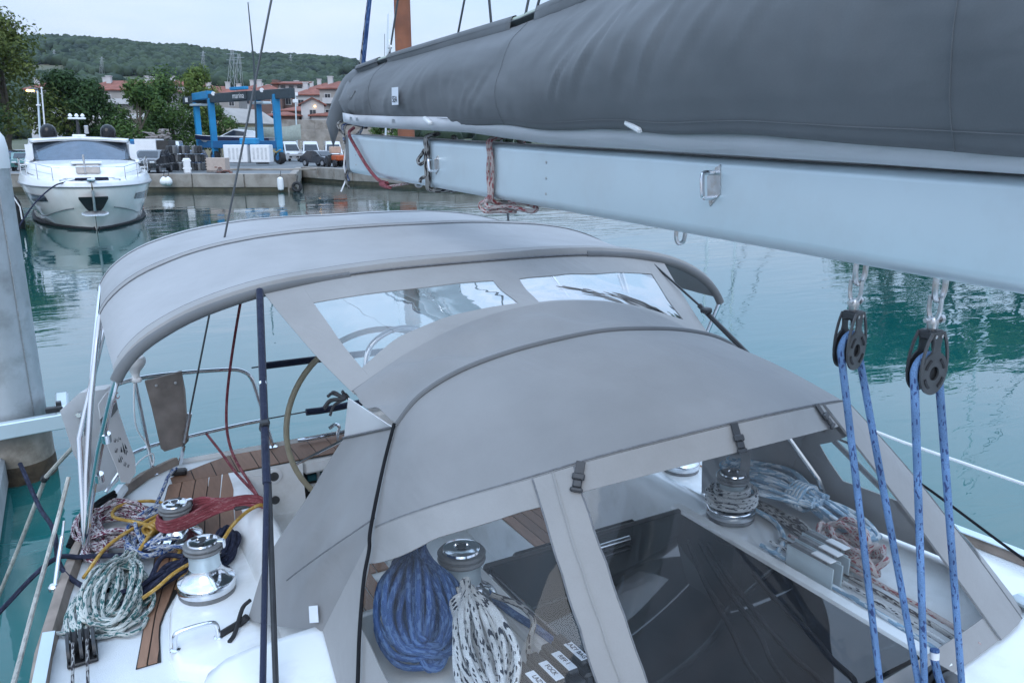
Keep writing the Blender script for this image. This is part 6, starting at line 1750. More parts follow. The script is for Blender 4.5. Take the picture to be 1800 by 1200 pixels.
# ------------------------------------------------------------------ vehicles
M['tyre'] = M['blackrub']
M['yard_white'] = pm('yard_white', (.58, .59, .60), .6)
M['chromish'] = pm('car_trim', (.5, .5, .52), .3, .8)
M['headlamp'] = pm('lamp_glass', (.55, .58, .6), .1, spec=.6)
def paint(nm, c): return pm(nm, c, .25, .1, var=.05, vs=1, coat=.8)
CARP = {'dark': paint('car_paint_dark', (.02, .022, .028)), 'white': paint('car_paint_white', (.62, .63, .64)), 'silver': paint('car_paint_silver', (.36, .37, .39)), 'green': paint('car_paint_teal', (.05, .16, .15)), 'blue': paint('car_paint_blue', (.04, .09, .22)), 'red': paint('car_paint_red', (.36, .05, .03))}
def car(px, q, rot, col, label, kind='suv', group='cars parked in the yard', nm='parked_car'):
    """nose points to -y in the car's own frame"""
    base = spot(px, q, GZ)
    t = thing(nm, label, 'van' if kind == 'van' else 'car', base, group, -YAW + rot)
    L_ = lambda o: local(o, t)
    if kind == 'van':
        prof = [(-2.5, .35), (-2.55, .9), (-2.2, 1.15), (-1.55, 2.0), (-1.3, 2.3), (2.4, 2.35), (2.5, 2.2), (2.5, .35)]; W_ = .98
        glass = [((-2.16, 1.22), (-1.62, 1.96))]
    elif kind == 'suv':
        prof = [(-2.2, .38), (-2.25, .75), (-2.1, .98), (-1.25, 1.10), (-.55, 1.58), (-.2, 1.66), (1.3, 1.64), (1.9, 1.25), (2.15, 1.1), (2.2, .4)]; W_ = .92
        glass = [((-1.2, 1.13), (-.58, 1.56))]
    else:
        prof = [(-2.1, .33), (-2.15, .62), (-2.0, .8), (-1.1, .92), (-.4, 1.38), (0, 1.45), (1.0, 1.42), (1.7, 1.0), (2.05, .95), (2.1, .35)]; W_ = .86
        glass = [((-1.05, .96), (-.42, 1.36))]
    rows = []
    for x, k in ((-W_, .0), (-W_ * .985, .06), (-W_ * .8, .12), (0, .15), (W_ * .8, .12), (W_ * .985, .06), (W_, 0)):
        rows.append([(x * (1 - .16 * max(0, (z - 1.0)) / 1.0 if z > 1 else 1), y * (1 + .03 * k), z + (k * .25 if 1 < i < len(prof) - 2 else 0)) for i, (y, z) in enumerate(prof)])
    bm = MB().grid(rows)
    n = len(prof)
    bm.f.append(tuple(range(n))); bm.f.append(tuple(reversed(range(6 * n, 7 * n))))
    L_(bm.build('body', CARP[col], angle=35))
    (y0, z0), (y1, z1) = glass[0]
    L_(MB().add([(-W_ * .82, y0 - .03, z0 + .04), (W_ * .82, y0 - .03, z0 + .04), (W_ * .70, y1 - .03, z1 + .03), (-W_ * .70, y1 - .03, z1 + .03)], [(0, 1, 2, 3)]).build('windscreen', 'glassdark', smooth=False))
    for s in (-1, 1):
        zt = z1 - .02
        L_(MB().add([(s * (W_ * .985 + .004), y0 + .15, z0 + .06), (s * (W_ * .90 + .004), y1 + .1, zt), (s * (W_ * .90 + .004), 1.2 if kind != 'van' else y1 + .9, zt), (s * (W_ * .985 + .004), 1.5 if kind != 'van' else y1 + .95, z0 + .1)], [(0, 1, 2, 3)]).build('side_window', 'glassdark', smooth=False))
        L_(MB().bbox((s * W_ * .72, prof[1][0] + .02, prof[1][1] + .08), (.34, .12, .13), .03).build('headlight', 'headlamp'))
        L_(MB().bbox((s * (W_ + .1), y0 + .3, z0 + .08), (.18, .1, .13), .03).build('wing_mirror', CARP[col]))
        for y in (prof[0][0] + .8, prof[-1][0] - .8):
            wl_ = L_(MB().lathe([(.34, -.1), (.34, .1)], (s * (W_ - .1), y, .34), 'x', 18).build('wheel', 'tyre'))
            r2 = MB().lathe([(.2, -.11), (.21, .11)], (s * (W_ - .1), y, .34), 'x', 14).build('rim', 'chromish'); r2.parent = wl_
    L_(MB().bbox((0, prof[0][0] - .06, .56), (1.2, .05, .18), .02).build('grille', 'black'))
    L_(MB().bbox((0, prof[0][0] - .09, .50), (.52, .02, .11), .005).build('number_plate', 'white_pl'))
    return t
car(270, 60.5, .12, 'dark', 'dark suv parked facing the water beside the white yacht')
car(305, 74, .3, 'white', 'white van parked behind the dark crates', 'van')
car(45, 66, .5, 'green', 'teal car with tilted windscreen behind the yacht bow at left', 'car')
for k, (px, q, c_, rt, lab) in enumerate(((22, 80, 'dark', .3, 'dark car under the tallest tree at far left'), (38, 84, 'silver', .3, 'silver car second from the left under the trees'), (62, 82, 'dark', .2, 'dark car left of the lamp posts'), (8, 72, 'blue', 1.2, 'blue car at the left edge behind the pile'), (330, 82, 'silver', .4, 'silver car half hidden by the bushy tree'), (345, 80, 'blue', .2, 'blue car just left of the lift leg'), (225, 78, 'dark', .1, 'dark car behind the yacht windscreen corner'))):
    car(px, q, rt, c_, lab, 'car')
car(564, 77, .9, 'dark', 'dark hatchback on the far quay near the boom end', 'car')
car(505, 98, .6, 'white', 'white van parked below the long wall', 'van')
car(545, 96, .35, 'white', 'white camper van facing the water below the wall', 'van')
car(585, 94, .3, 'white', 'tall white van nearest the sail cover flap', 'van')
for px, q, lab in ((650, 90, 'white van seen in the gap above the boom, left one'), (790, 92, 'white van seen in the gap above the boom, right one')):
    car(px, q, .5, 'white', lab, 'van')
car(720, 94, .8, 'silver', 'silver car seen in the gap above the boom', 'car')
# orange yard tractor
tr = thing('yard_tractor', 'small orange yard tractor beside the dark hatchback', 'tractor', spot(592, 75, GZ), None, -YAW + .6)
local(MB().bbox((0, -.5, .85), (.9, 1.3, .5), .08).build('bonnet', pm('orange_paint', (.42, .09, .03), .4)), tr)
local(MB().bbox((0, .5, 1.0), (1.0, .7, .3), .08).build('seat_base', M['black']), tr)
local(MB().bbox((0, .2, 1.55), (1.0, .5, .6), .05).build('load_box', pm('tan_box', (.5, .36, .28), .7)), tr)
for s in (-1, 1):
    local(MB().lathe([(.5, -.14), (.5, .14)], (s * .6, .6, .5), 'x', 18).build('wheel', 'tyre'), tr)
    local(MB().lathe([(.33, -.1), (.33, .1)], (s * .5, -.8, .33), 'x', 16).build('wheel', 'tyre'), tr)
# ------------------------------------------------------------------ travel lift
lift = thing('boat_lift', 'blue travelling boat lift with four legs and dark top beams', 'boat lift', spot(430, 90, GZ))
M['liftblue'] = pm('lift_blue', (.012, .235, .48), .45, var=.1, vs=.6, stain=(.02, .10, .25), stain_amt=.4, stain_s=.5)
M['liftblue_d'] = pm('lift_blue_dark', (.02, .12, .28), .5, var=.1)
M['liftdark'] = pm('lift_dark', (.035, .05, .06), .5, var=.2)
A_, B_, C_, D_ = spot(354, 97, GZ), spot(380, 92, GZ), spot(461, 90, GZ), spot(493, 84, GZ)
HT = 7.3
def beam(p, q, w_, h_, nm, m, par=lift):
    p, q = Vector(p), Vector(q); d = (q - p); L_ = d.length; d.normalize()
    up_ = Vector((0, 0, 1)) if abs(d.z) < .9 else (B_ - A_).normalized()
    s = d.cross(up_).normalized(); u = s.cross(d)
    rot = Matrix((s, d, u)).transposed()
    return MB().bbox((p + q) / 2, (w_, L_, h_), .03, rot).build(nm, m, par, smooth=False)
Zv = lambda z: Vector((0, 0, z))
for p in (A_, B_, C_, D_):
    lean = Zv(0)
    beam(p + Zv(1.7), p + Zv(HT - .3 if p in (B_, D_) else HT - .5), .62, .62, 'leg', 'liftblue')
    whl = MB().lathe([(.25, -.3), (.62, -.28), (.68, 0), (.62, .28), (.25, .3)], p + Zv(.68), 'x', 22, Matrix.Rotation(-YAW + .9, 3, 'Z')).build('wheel', 'tyre', lift)
    MB().lathe([(.28, -.33), (.28, .33)], p + Zv(.68), 'x', 12, Matrix.Rotation(-YAW + .9, 3, 'Z')).build('hub', 'liftblue_d', whl)
    beam(p + Zv(.9), p + Zv(1.7), .6, .6, 'wheel_fork', 'liftblue')
beam(B_ + Zv(2.0), D_ + Zv(2.0), .7, .8, 'lower_beam', 'liftblue_d')
beam(A_ + Zv(2.0), C_ + Zv(2.0), .7, .8, 'lower_beam', 'liftblue_d')
u_ = (D_ - B_).normalized()
beam(B_ + Zv(HT - .3) - u_ * .2, D_ + Zv(HT - .3) + u_ * 3.0, .5, .95, 'top_beam', 'liftdark')
beam(A_ + Zv(HT - .2) - u_ * 2.6, C_ + Zv(HT - .2) + u_ * 1.0, .5, .85, 'top_beam', 'liftdark')
beam(A_ + Zv(HT + .1), B_ + Zv(HT + .1), .8, .8, 'cross_beam', 'liftblue')
beam(A_ + Zv(HT - .8) - u_ * .6, A_ + Zv(HT - .8) + u_ * 2.0, 1.0, .25, 'leg_cap', 'alu')
beam(C_ + Zv(HT - .9) - u_ * .6, C_ + Zv(HT - .9) + u_ * 1.8, 1.0, .25, 'leg_cap', 'alu')
nface = Vector((-u_.y, u_.x, 0));  nface = nface if nface.dot(CAM_LOC - B_) > 0 else -nface
mid = lerp(B_, D_, .42) + Zv(HT - .25) + nface * .32
MB().bbox(mid + u_ * 1.0, (2.9, .02, .85), .005, Matrix((u_, nface, Vector((0, 0, 1)))).transposed()).build('name_board', 'liftdark', lift, smooth=False)
text_mesh('beam_lettering', 'marina', .82, 'white_pl', lift, frame(mid + u_ * .9 + nface * .03, u_, (0, 0, 1)))
beam(mid + u_ * -.3 + Zv(.75), mid + u_ * 2.6 + Zv(.75), .5, .3, 'winch_tank', 'liftblue')
MB().bbox(A_ - u_ * 1.5 + Zv(HT - .2) + nface * .33, (.6, .04, .5), .01, Matrix((u_, nface, Vector((0, 0, 1)))).transposed()).build('sign_plate', 'white_pl', lift, smooth=False)
for f in (.1, .85):
    MB().lathe([(.22, -.05), (.22, .05)], lerp(B_, D_, f) + Zv(HT + .15) + nface * .33, 'y', 14).build('lamp', 'white_pl', lift)
ty = D_ + nface * .4
MB().tube([ty + Zv(1.5) - u_ * .9, ty + Zv(1.2), ty + Zv(1.5) + u_ * .8], .06, 6).build('yellow_hose', pm('yellow_hose', (.5, .33, .08), .6), lift)
# generator and boat beneath the lift
gn = thing('generator', 'white double cabinet generator with a blue tank under the lift', 'generator', spot(446, 80, GZ), None, -YAW)
for s in (-1, 1):
    local(MB().bbox((s * 1.2 - .3, 0, 1.15), (2.35 if s < 0 else 1.9, 1.3, 1.7), .06).build('cabinet', 'white_pl'), gn)
    for k in range(4):
        local(MB().box((s * 1.2 - .3 - .7 + .4 * k, -.68, .6), (s * 1.2 - .3 - .5 + .4 * k, -.652, 1.7)).build('vent_slot', 'yard_white', smooth=False), gn)
local(MB().bbox((-.3, .2, 2.35), (1.7, 1.0, .6), .1).build('blue_tank', 'liftblue'), gn)
local(MB().bbox((1.0, -.1, .25), (1.0, .6, .2), .03).build('skid', 'black'), gn)
bt = thing('motor_boat', 'white and navy motor boat propped ashore behind the lift', 'motorboat', spot(430, 96, GZ), None, -YAW)
rows = []
for y, hbw, zk, zs in ((-5.6, .05, 2.9, 3.1), (-4.6, .55, 2.2, 3.0), (-3, 1.05, 1.8, 2.9), (0, 1.4, 1.6, 2.8), (3.5, 1.4, 1.6, 2.75)):
    rows.append([(y, -hbw, zs), (y, -hbw * .95, (zs + zk) / 2 + .1), (y, -hbw * .6, zk + .15), (y, 0, zk), (y, hbw * .6, zk + .15), (y, hbw * .95, (zs + zk) / 2 + .1), (y, hbw, zs)])
local(MB().grid(rows).build('hull', 'white_pl'), bt)
local(MB().grid([[(r[0][0], r[0][1] - .02, r[0][2] - .02), (r[0][0], r[0][1] - .02, r[0][2] - .5)] for r in rows], .02).build('navy_stripe', pm('navy_paint', (.012, .016, .05), .3)), bt)
local(MB().grid([[(p[0], y_, p[2]) for y_ in (p[1], 0, -p[1])] for p in [r[0] for r in rows]], .03).build('deck', 'white_pl'), bt)
local(MB().prism([(-2.4, -1.0, 2.9), (1.8, -1.0, 2.8), (1.6, -.9, 3.5), (-.6, -.9, 3.75)], (0, 1.9, 0)).build('cabin', 'white_pl', smooth=False), bt)
local(MB().prism([(-2.0, -1.03, 2.98), (.8, -1.03, 2.95), (.6, -.95, 3.4), (-.7, -.95, 3.6)], (0, .02, 0)).build('cabin_window', 'glassdark', smooth=False), bt)
for x in (-3, 0, 2.5):
    for s in (-1, 1):
        local(MB().cyl((x, s * 1.2, 0), (x, s * .6, 1.9), .06, n=6).build('prop', 'steel'), bt)
bt2 = thing('boat_hull', 'pale boat hull standing ashore behind the right lift legs', 'boat', spot(478, 100, GZ), None, -YAW)
local(MB().grid([[(x, -w_, 4.0 + s_), (x, -w_ * .8, 3.0), (x, 0, 2.2 + s_), (x, w_ * .8, 3.0), (x, w_, 4.0 + s_)] for x, w_, s_ in ((-3.5, 1.2, 0), (0, 1.3, 0), (2.5, .9, .1), (3.8, .1, .4))]).build('hull', pm('pale_green_hull', (.42, .47, .42), .5)), bt2)
for x in (-2.5, 1.5):
    local(MB().cyl((x, -1.0, 0), (x, -.6, 3.0), .08, n=6).build('prop', 'steel'), bt2)
# ------------------------------------------------------------------ yard clutter on the quay
cr = thing('shipping_box', 'white container box with an open dark end behind the suv', 'container', spot(268, 68, GZ), None, -YAW + .1)
local(MB().bbox((0, 0, 1.35), (1.7, 2.2, 2.3), .03).build('box', 'white_pl', smooth=False), cr)
local(MB().bbox((1.35, 0, 1.3), (.95, 2.0, 2.2), .03).build('dark_end', 'dark', smooth=False), cr)
cb = thing('shipping_box', 'blue container box left of the white one', 'container', spot(250, 69, GZ), None, -YAW + .1)
local(MB().bbox((0, 0, 1.35), (.75, 2.2, 2.25), .03).build('box', 'liftblue', smooth=False), cb)
local(MB().bbox((0, -1.12, 1.35), (.6, .03, 2.0), .01).build('door', 'liftblue_d', smooth=False), cb)
lg = thing('driftwood_pile', 'heap of pale driftwood lying on top of the container', 'wood pile', spot(283, 70, GZ + 2.5))
for k in range(26):
    p = spot(270 + rnd.uniform(0, 30), 70 + rnd.uniform(-.8, .8), GZ + 2.55 + rnd.random() ** 2 * .8)
    a = rnd.uniform(0, 3.14)
    MB().tube([p, p + Vector((math.cos(a) * .5, math.sin(a) * .5, rnd.uniform(-.08, .15))), p + Vector((math.cos(a) * 1.0, math.sin(a) * .9, rnd.uniform(-.1, .2)))], [.09, .1, .04], 6).build('log', pm('driftwood', (.26, .20, .15), .9, var=.3) if k == 0 else 'wood_pad', lg)
gcol = [M['black'], M['grey_pl'], pm('net_grey', (.06, .065, .07), .9, var=.4, vs=3)]
n_ = 0
for k in range(12):
    for j in range(3):
        px = 296 + 5.6 * k; q = 63.5
        p = spot(px, q + .25 * (j % 2), GZ + .36 + .66 * j)
        if j == 2 and k % 4 == 3: continue
        c = MB().bbox(p, (.235 * 1.0 if False else .24, .5, .6), .05, Matrix.Rotation(-YAW + rnd.uniform(-.08, .08), 3, 'Z')).build('fish_trap', gcol[(k + j) % 3])
        ords = ('first', 'second', 'third', 'fourth', 'fifth', 'sixth', 'seventh', 'eighth', 'ninth', 'tenth', 'eleventh', 'twelfth')
        tag(c, 'dark fish trap, %s column from the suv, %s row of the stack' % (ords[k], ('bottom', 'middle', 'top')[j]), 'fish trap', 'stacked fish traps on the quay')
wb_ = thing('white_barrier', 'white plastic barrier post standing at the quay edge', 'barrier', spot(330, 59.5, GZ))
p = spot(330, 59.5, GZ)
MB().bbox(p + Zv(.55), (.5, .3, 1.1), .06).bbox(p + Zv(.9), (.62, .32, .14), .05).bbox(p + Zv(.35), (.62, .32, .14), .05).build('body', 'white_pl', wb_)
tc_ = thing('pallet_box', 'tan cardboard pallet box on the quay under the lift', 'box', spot(384, 61.5, GZ), None, -YAW)
local(MB().bbox((0, 0, .62), (1.5, 1.0, .95), .03).build('box', pm('cardboard', (.46, .38, .33), .85, var=.08)), tc_)
for k in range(5):
    local(MB().bbox((-.72, -.52, .25 + .2 * k), (.1, .04, .1), .01).build('hand_hole', 'dark', smooth=False), tc_)
local(MB().bbox((0, 0, .08), (1.5, 1.0, .12), .02).build('pallet', 'wood_pad'), tc_)
rb = thing('rubble_heap', 'low heap of broken bricks and timber in front of the pallet box', 'rubble', spot(392, 59.8, GZ))
bk_ = pm('brick_red', (.20, .10, .08), .9, var=.3)
for k in range(34):
    p = spot(392 + rnd.gauss(0, 8), 59.8 + rnd.gauss(0, .35), GZ + .06 + abs(rnd.gauss(0, .13)))
    MB().bbox(p, (rnd.uniform(.15, .45), .12, .08), .01, Matrix.Rotation(rnd.uniform(0, 3), 3, 'Z') @ Matrix.Rotation(rnd.uniform(-.4, .4), 3, 'X')).build('brick', bk_ if k % 3 else 'wood_pad', rb, smooth=False)
for px, lab in ((288, 'left one of a pair of white ball fenders on the quay wall'), (296, 'right one of a pair of white ball fenders on the quay wall')):
    p = spot(px, 57.0, .72)
    f = thing('ball_fender', lab, 'fender', p)
    MB().lathe([(.03, .36), (.12, .30), (.25, .14), (.28, 0), (.25, -.14), (.12, -.26), (.02, -.29)], p, 'z', 16).build('ball', 'white_pl', f)
    MB().cyl(p + Zv(.34), p + Zv(.75) + HF * .3, .02, n=6).build('lanyard', 'r_black', f)
p = spot(493, 57.0, .55); f = thing('long_fender', 'long white fender hanging at the end of the near quay', 'fender', p)
MB().lathe([(.05, .50), (.2, .40), (.22, .2), (.22, -.2), (.2, -.38), (.05, -.45)], p, 'z', 16).build('body', 'white_pl', f)
MB().cyl(p + Zv(.48), p + Zv(.9) + HF * .3, .02, n=6).build('lanyard', 'r_black', f)
p = spot(522, 57.2, .35); f = thing('tyre_fender', 'black tyre fender on the corner of the near quay', 'fender', p)
MB().tube([p + HR * .28 * math.cos(a) + Zv(.28 * math.sin(a)) for a in [6.283 * k / 18 for k in range(18)]], .11, 8, closed=True).build('tyre', 'tyre', f)
MB().cyl(p + Zv(.3), p + Zv(.8) + HF * .3, .025, n=6).build('lanyard', 'r_black', f)
# lamp posts
lp_ = thing('street_lamp', 'lit street lamp with a warm orange head before the left trees', 'street lamp', spot(74, 70, GZ))
p = spot(74, 70, GZ)
tp = spot(66, 70, hz(70, 160))
MB().tube([p, lerp(p, tp, .5), tp], [.13, .10, .07], 10).build('pole', 'alu', lp_)
hd = spot(53, 70, hz(70, 159))
MB().tube([tp, hd + HR * .35], .05, 8).build('arm', 'alu', lp_)
MB().bbox(hd + HR * .2 + Zv(.1), (.9, .3, .16), .05, Matrix.Rotation(-YAW, 3, 'Z')).build('head', 'grey_pl', lp_)
MB().bbox(hd - Zv(.02), (.6, .26, .16), .06, Matrix.Rotation(-YAW + .3, 3, 'Z')).build('lamp_glass', emit('sodium_lamp', (1.0, .45, .10), 9), lp_)
MB().bbox(lerp(p, tp, .82), (.35, .3, .12), .02).build('camera_box', 'white_pl', lp_)
pp = thing('flag_pole', 'plain white pole leaning beside the street lamp', 'pole', spot(85, 68, GZ))
MB().tube([spot(85, 68, GZ), spot(73, 68, hz(68, 156))], [.07, .05], 8).build('pole', 'white_pl', pp)
MB().lathe([(.09, 0), (.09, .08), (.02, .12)], spot(73, 68, hz(68, 156)), 'z', 10).build('finial', 'white_pl', pp)
ut = thing('floodlight_mast', 'grey lighting mast in front of the long wall', 'lamp post', spot(523, 112, GZ))
MB().tube([spot(523, 112, GZ), spot(519, 112, hz(112, 165))], [.14, .08], 8).build('pole', 'alu', ut)
for dzv in (0, -.9):
    MB().bbox(spot(519, 112, hz(112, 166) + dzv), (.7, .3, .45), .05).build('floodlight', 'white_pl', ut)
# rust column, far mast, pylons
rc_ = thing('rust_column', 'tall rust-brown steel column rising behind the sail cover', 'column', spot(716, 70, GZ))
M['rust'] = pm('rust_steel', (.26, .10, .055), .8, var=.2, vs=.6, stain=(.16, .07, .05), stain_amt=.8, stain_s=.5)
p = spot(716, 70, GZ)
MB().lathe([(.74, 0), (.70, 8), (.64, 22)], p, 'z', 20).build('shaft', 'rust', rc_)
MB().cyl(p + HR * .62 + Zv(.1), p + HR * .52 + Zv(22), .05, n=6).build('cable_pipe', 'redrust', rc_)
MB().lathe([(1.2, 0), (1.2, .2), (.8, .4)], p, 'z', 20).build('foot', 'concrete', rc_)
mst = thing('bare_mast', 'thin dark mast of a laid-up yacht standing behind the lift', 'mast', spot(451, 82, GZ))
MB().tube([spot(452, 82, GZ + .1), spot(447, 82, hz(82, 120)), spot(436, 82, hz(82, 6))], [.10, .09, .05], 8).build('spar', 'liftdark', mst)
MB().tube([spot(452, 82, GZ + .1), spot(444, 82, hz(82, 90)), spot(437, 82, hz(82, 10))], .015, 5).build('stay', 'wire', mst)
MB().tube([spot(441, 82, hz(82, 90)), spot(455, 82, hz(82, 96))], .03, 5).build('spreader', 'liftdark', mst)
MB().tube([spot(434, 82, hz(82, 6)), spot(438, 82, hz(82, 4))], .02, 5).build('wind_vane', 'liftdark', mst)
m2 = thing('bare_mast', 'pale mast of a distant yacht left of the rust column', 'mast', spot(677, 90, GZ))
MB().tube([spot(677, 90, GZ), spot(682, 90, hz(90, 25))], [.12, .07], 8).build('spar', 'alu', m2)
MB().tube([spot(677, 90, GZ), spot(676, 90, hz(90, 60))], .03, 5).build('stay', 'wire', m2)
for px, y0, y1, q, lab in ((95, 112, 88, 700, 'leftmost lattice pylon on the hillside'), (179, 130, 100, 620, 'lattice pylon above the dark tree on the hillside'), (357, 120, 90, 650, 'lattice pylon above the bright tree on the hillside'), (511, 118, 96, 800, 'rightmost lattice pylon on the hillside'), (408, 162, 88, 420, 'broad lattice pylon left of the dark mast'), (420, 162, 95, 430, 'slim lattice pylon just left of the dark mast')):
    zb, zt = hz(q, y0) - 4, hz(q, y1)
    t = thing('pylon', lab, 'pylon', spot(px, q, zb), 'power pylons on the hillside')
    w0, w1 = (zt - zb) * .10, (zt - zb) * .02
    c0, c1 = spot(px, q, zb), spot(px, q, zt)
    for sx, sy in ((-1, -1), (1, -1), (1, 1), (-1, 1)):
        MB().tube([c0 + HR * w0 * sx + HF * w0 * sy, c1 + HR * w1 * sx + HF * w1 * sy], .09, 4).build('leg', 'steel', t)
    for k in range(4):
        f0, f1 = k / 4, (k + 1) / 4
        for s in (-1, 1):
            MB().tube([lerp(c0, c1, f0) + HR * lerp(w0, w1, f0) * s - HF * lerp(w0, w1, f0), lerp(c0, c1, f1) - HR * lerp(w0, w1, f1) * s - HF * lerp(w0, w1, f1)], .055, 4).build('brace', 'steel', t)
    for f in (.8, .92):
        MB().tube([lerp(c0, c1, f) - HR * (zt - zb) * .12, lerp(c0, c1, f) + HR * (zt - zb) * .12], .09, 4).build('cross_arm', 'steel', t)

# ------------------------------------------------------------------ far right shore behind the boom: trees and moored yachts that the water mirrors
for k, (px, q, h_, rx_, mt, lab) in enumerate(((1590, 59, 13.0, 5.0, 'leaf_dark', 'dark shore tree behind the boom between the pulley blocks'), (1700, 59, 14.0, 5.2, 'leaf_mid', 'tall shore tree behind the boom right of the pulley blocks'), (1830, 60, 13.0, 5.0, 'leaf_dark', 'dark shore tree behind the right end of the boom'))):
    make_tree(px, q, h_, rx_, mt, lab, 40 + k, .12, 3500, .42, 'trees on the far right shore')
for k, (px, q, hm, lab) in enumerate(((1235, 47, 11.0, 'moored yacht behind the boom whose tall mast is mirrored left of the blocks'), (1285, 49, 9.0, 'smaller moored yacht behind the boom whose shorter mast is mirrored left of the blocks'), (1735, 40, 15.0, 'moored yacht behind the boom whose mast is mirrored right of the blocks'))):
    c = spot(px, q, 0)
    t = thing('moored_yacht', lab, 'sailboat', c, 'yachts moored behind the boom', -YAW + .3)
    rows = [[(-w_, y, 1.1 + s_), (-w_ * .95, y, .5), (-w_ * .6, y, -.3), (0, y, -.5), (w_ * .6, y, -.3), (w_ * .95, y, .5), (w_, y, 1.1 + s_)] for y, w_, s_ in ((-5, .05, .25), (-3.5, .8, .12), (-1, 1.5, 0), (2, 1.6, -.05), (4.5, 1.2, 0))]
    local(MB().grid(rows).build('hull', 'white_pl'), t)
    local(MB().grid([[(r[0][0], r[0][1], r[0][2]), (0, r[0][1], r[0][2] + .08), (r[-1][0], r[-1][1], r[-1][2])] for r in rows], .02).build('deck', 'white_pl'), t)
    local(MB().bbox((0, -.3, 1.3), (1.8, 3.6, .5), .15).build('cabin', 'white_pl'), t)
    local(MB().cyl((0, -.8, 1.3), (0, -.8, hm), .09, .06, 8).build('mast', 'alu'), t)
    local(MB().cyl((0, -.8, 2.4), (0, 3.0, 2.5), .07, .06, 8).build('boom', 'alu'), t)
    local(MB().cyl((0, -5, 1.3), (0, -.8, hm), .03, n=5).build('forestay', 'wire'), t)
# ------------------------------------------------------------------ white motor yacht, bow towards us
ym = thing('motor_yacht', 'white motor yacht moored bow-on at the left with a wide windscreen', 'motor yacht', spot(172, 31.3, 0))
Y0 = ym.location.copy()
L_ = lambda o: local(o, ym)
M['yacht_hull'] = pm('yacht_hull_white', (.80, .77, .73), .2, var=.03, coat=.6)
M['yacht_white'] = pm('yacht_white', (.76, .77, .78), .25, var=.03, coat=.4)
DKB = [(0, .04), (.3, .55), (.7, .98), (1.3, 1.42), (2.2, 1.90), (3.5, 2.32), (5, 2.58), (7, 2.72), (10, 2.75), (16, 2.6)]
WLB = [(.75, .02), (1.5, .55), (2.5, 1.08), (3.5, 1.5), (5, 1.95), (7, 2.25), (10, 2.4), (16, 2.35)]
SH = [(0, 1.74), (2, 1.72), (5, 1.74), (9, 1.72), (16, 1.6)]
st_ = [0, .15, .3, .5, .75, 1, 1.4, 1.9, 2.5, 3.2, 4, 5, 6, 7, 8.5, 10, 12, 14, 16]
rows_s = []
for s in st_:
    db_, sh = interp(DKB, s), interp(SH, s)
    wl_ = interp(WLB, s)
    zk = max(-.6, .9 - s * 1.2) if s < 1.25 else -.6
    ch = max(wl_, db_ * .80 - max(0, 1 - s) * .3)
    zch = lerp(1.05, .42, min(1, s / 3.5))
    zl = max(0.0, min(zch - .05, (.75 - s) * 1.6)) if s < .75 else 0.0
    ztip = max(-.5, 1.70 - s * 2.27) if s < .76 else -.5
    if s < .75:
        f = s / .75
        col = [(db_, sh), (db_ * .96, sh - .25 * f), (db_ * .82, lerp(sh - .04, .95, f)), (db_ * .62, lerp(sh - .08, .6, f)), (db_ * .40, lerp(sh - .1, .48, f)), (.02, lerp(sh - .12, .02, f)), (.01, lerp(sh - .14, -.1, f))]
    else:
        col = [(db_, sh), (lerp(db_, ch, .25), sh - .30), (lerp(db_, ch, .6), lerp(sh, zch, .6)), (lerp(db_, ch, .95), zch + .06), (ch * .97, zch - .02), (max(wl_, .02), .0), (max(wl_ * .8, .01), -.4)]
    rows_s.append([(x, s, z) for x, z in col])
for sg in (-1, 1):
    g_ = [[(x * sg, y, z) for x, y, z in r] for r in rows_s]
    L_(MB().grid(g_ if sg > 0 else [list(reversed(r)) for r in g_]).build('hull', 'yacht_hull', angle=28))
    # boot stripe just above the water
    L_(MB().tube([((r[5][0] + .012) * sg, r[5][1] - .01, .06) for r in rows_s if r[5][1] >= .75], [.10] * len([r for r in rows_s if r[5][1] >= .75]), 6).build('boot_stripe', 'blackrub'))
    L_(MB().tube([((r[0][0] + .02) * sg, r[0][1] - .02, r[0][2] - .01) for r in rows_s], .028, 6).build('rub_rail', 'grey_pl'))
    # bulwark band above the rub rail
    bw = [[((r[0][0] + .0) * sg, r[0][1] - .03, r[0][2]), ((r[0][0] - .02) * sg, r[0][1] + .01, r[0][2] + .16), ((r[0][0] - .10) * sg, r[0][1] + .06, r[0][2] + interp([(0, .20), (3, .33), (8, .42), (16, .4)], r[0][1])), ((max(0, r[0][0] - .30)) * sg, r[0][1] + .12, r[0][2] + interp([(0, .21), (3, .35), (8, .44), (16, .42)], r[0][1]))] for r in rows_s]
    L_(MB().grid(bw if sg < 0 else [list(reversed(q_)) for q_ in bw]).build('bulwark', 'yacht_white'))
    # chine line and hull window
    L_(MB().tube([((r[4][0] + .01) * sg, r[4][1] - .01, r[4][2]) for r in rows_s if r[4][1] >= .75], .018, 5).build('chine_line', 'grey_pl'))
    def hp(s, z):
        r = min(rows_s, key=lambda q_: abs(q_[0][1] - s))
        i = rows_s.index(r); r2 = rows_s[min(i + 1, len(rows_s) - 1)]
        f = 0 if r2 is r else (s - r[0][1]) / (r2[0][1] - r[0][1])
        c = [tuple(lerp(a_, b_, f) for a_, b_ in zip(p_, q2)) for p_, q2 in zip(r, r2)]
        for p_, q2 in zip(c, c[1:]):
            if p_[2] >= z >= q2[2]:
                k = (p_[2] - z) / (p_[2] - q2[2] + 1e-9)
                return Vector(((lerp(p_[0], q2[0], k) + .022) * sg, s - .015, z))
        return Vector((c[0][0] * sg, s, z))
    L_(MB().grid([[hp(s, lerp(1.36, 1.33, k / 5)), hp(s, lerp(1.12, .98, k / 5))] for k, s in enumerate((2.0, 2.6, 3.3, 4.2, 5.2, 6.2))], .01).build('hull_window', 'glassdark'))
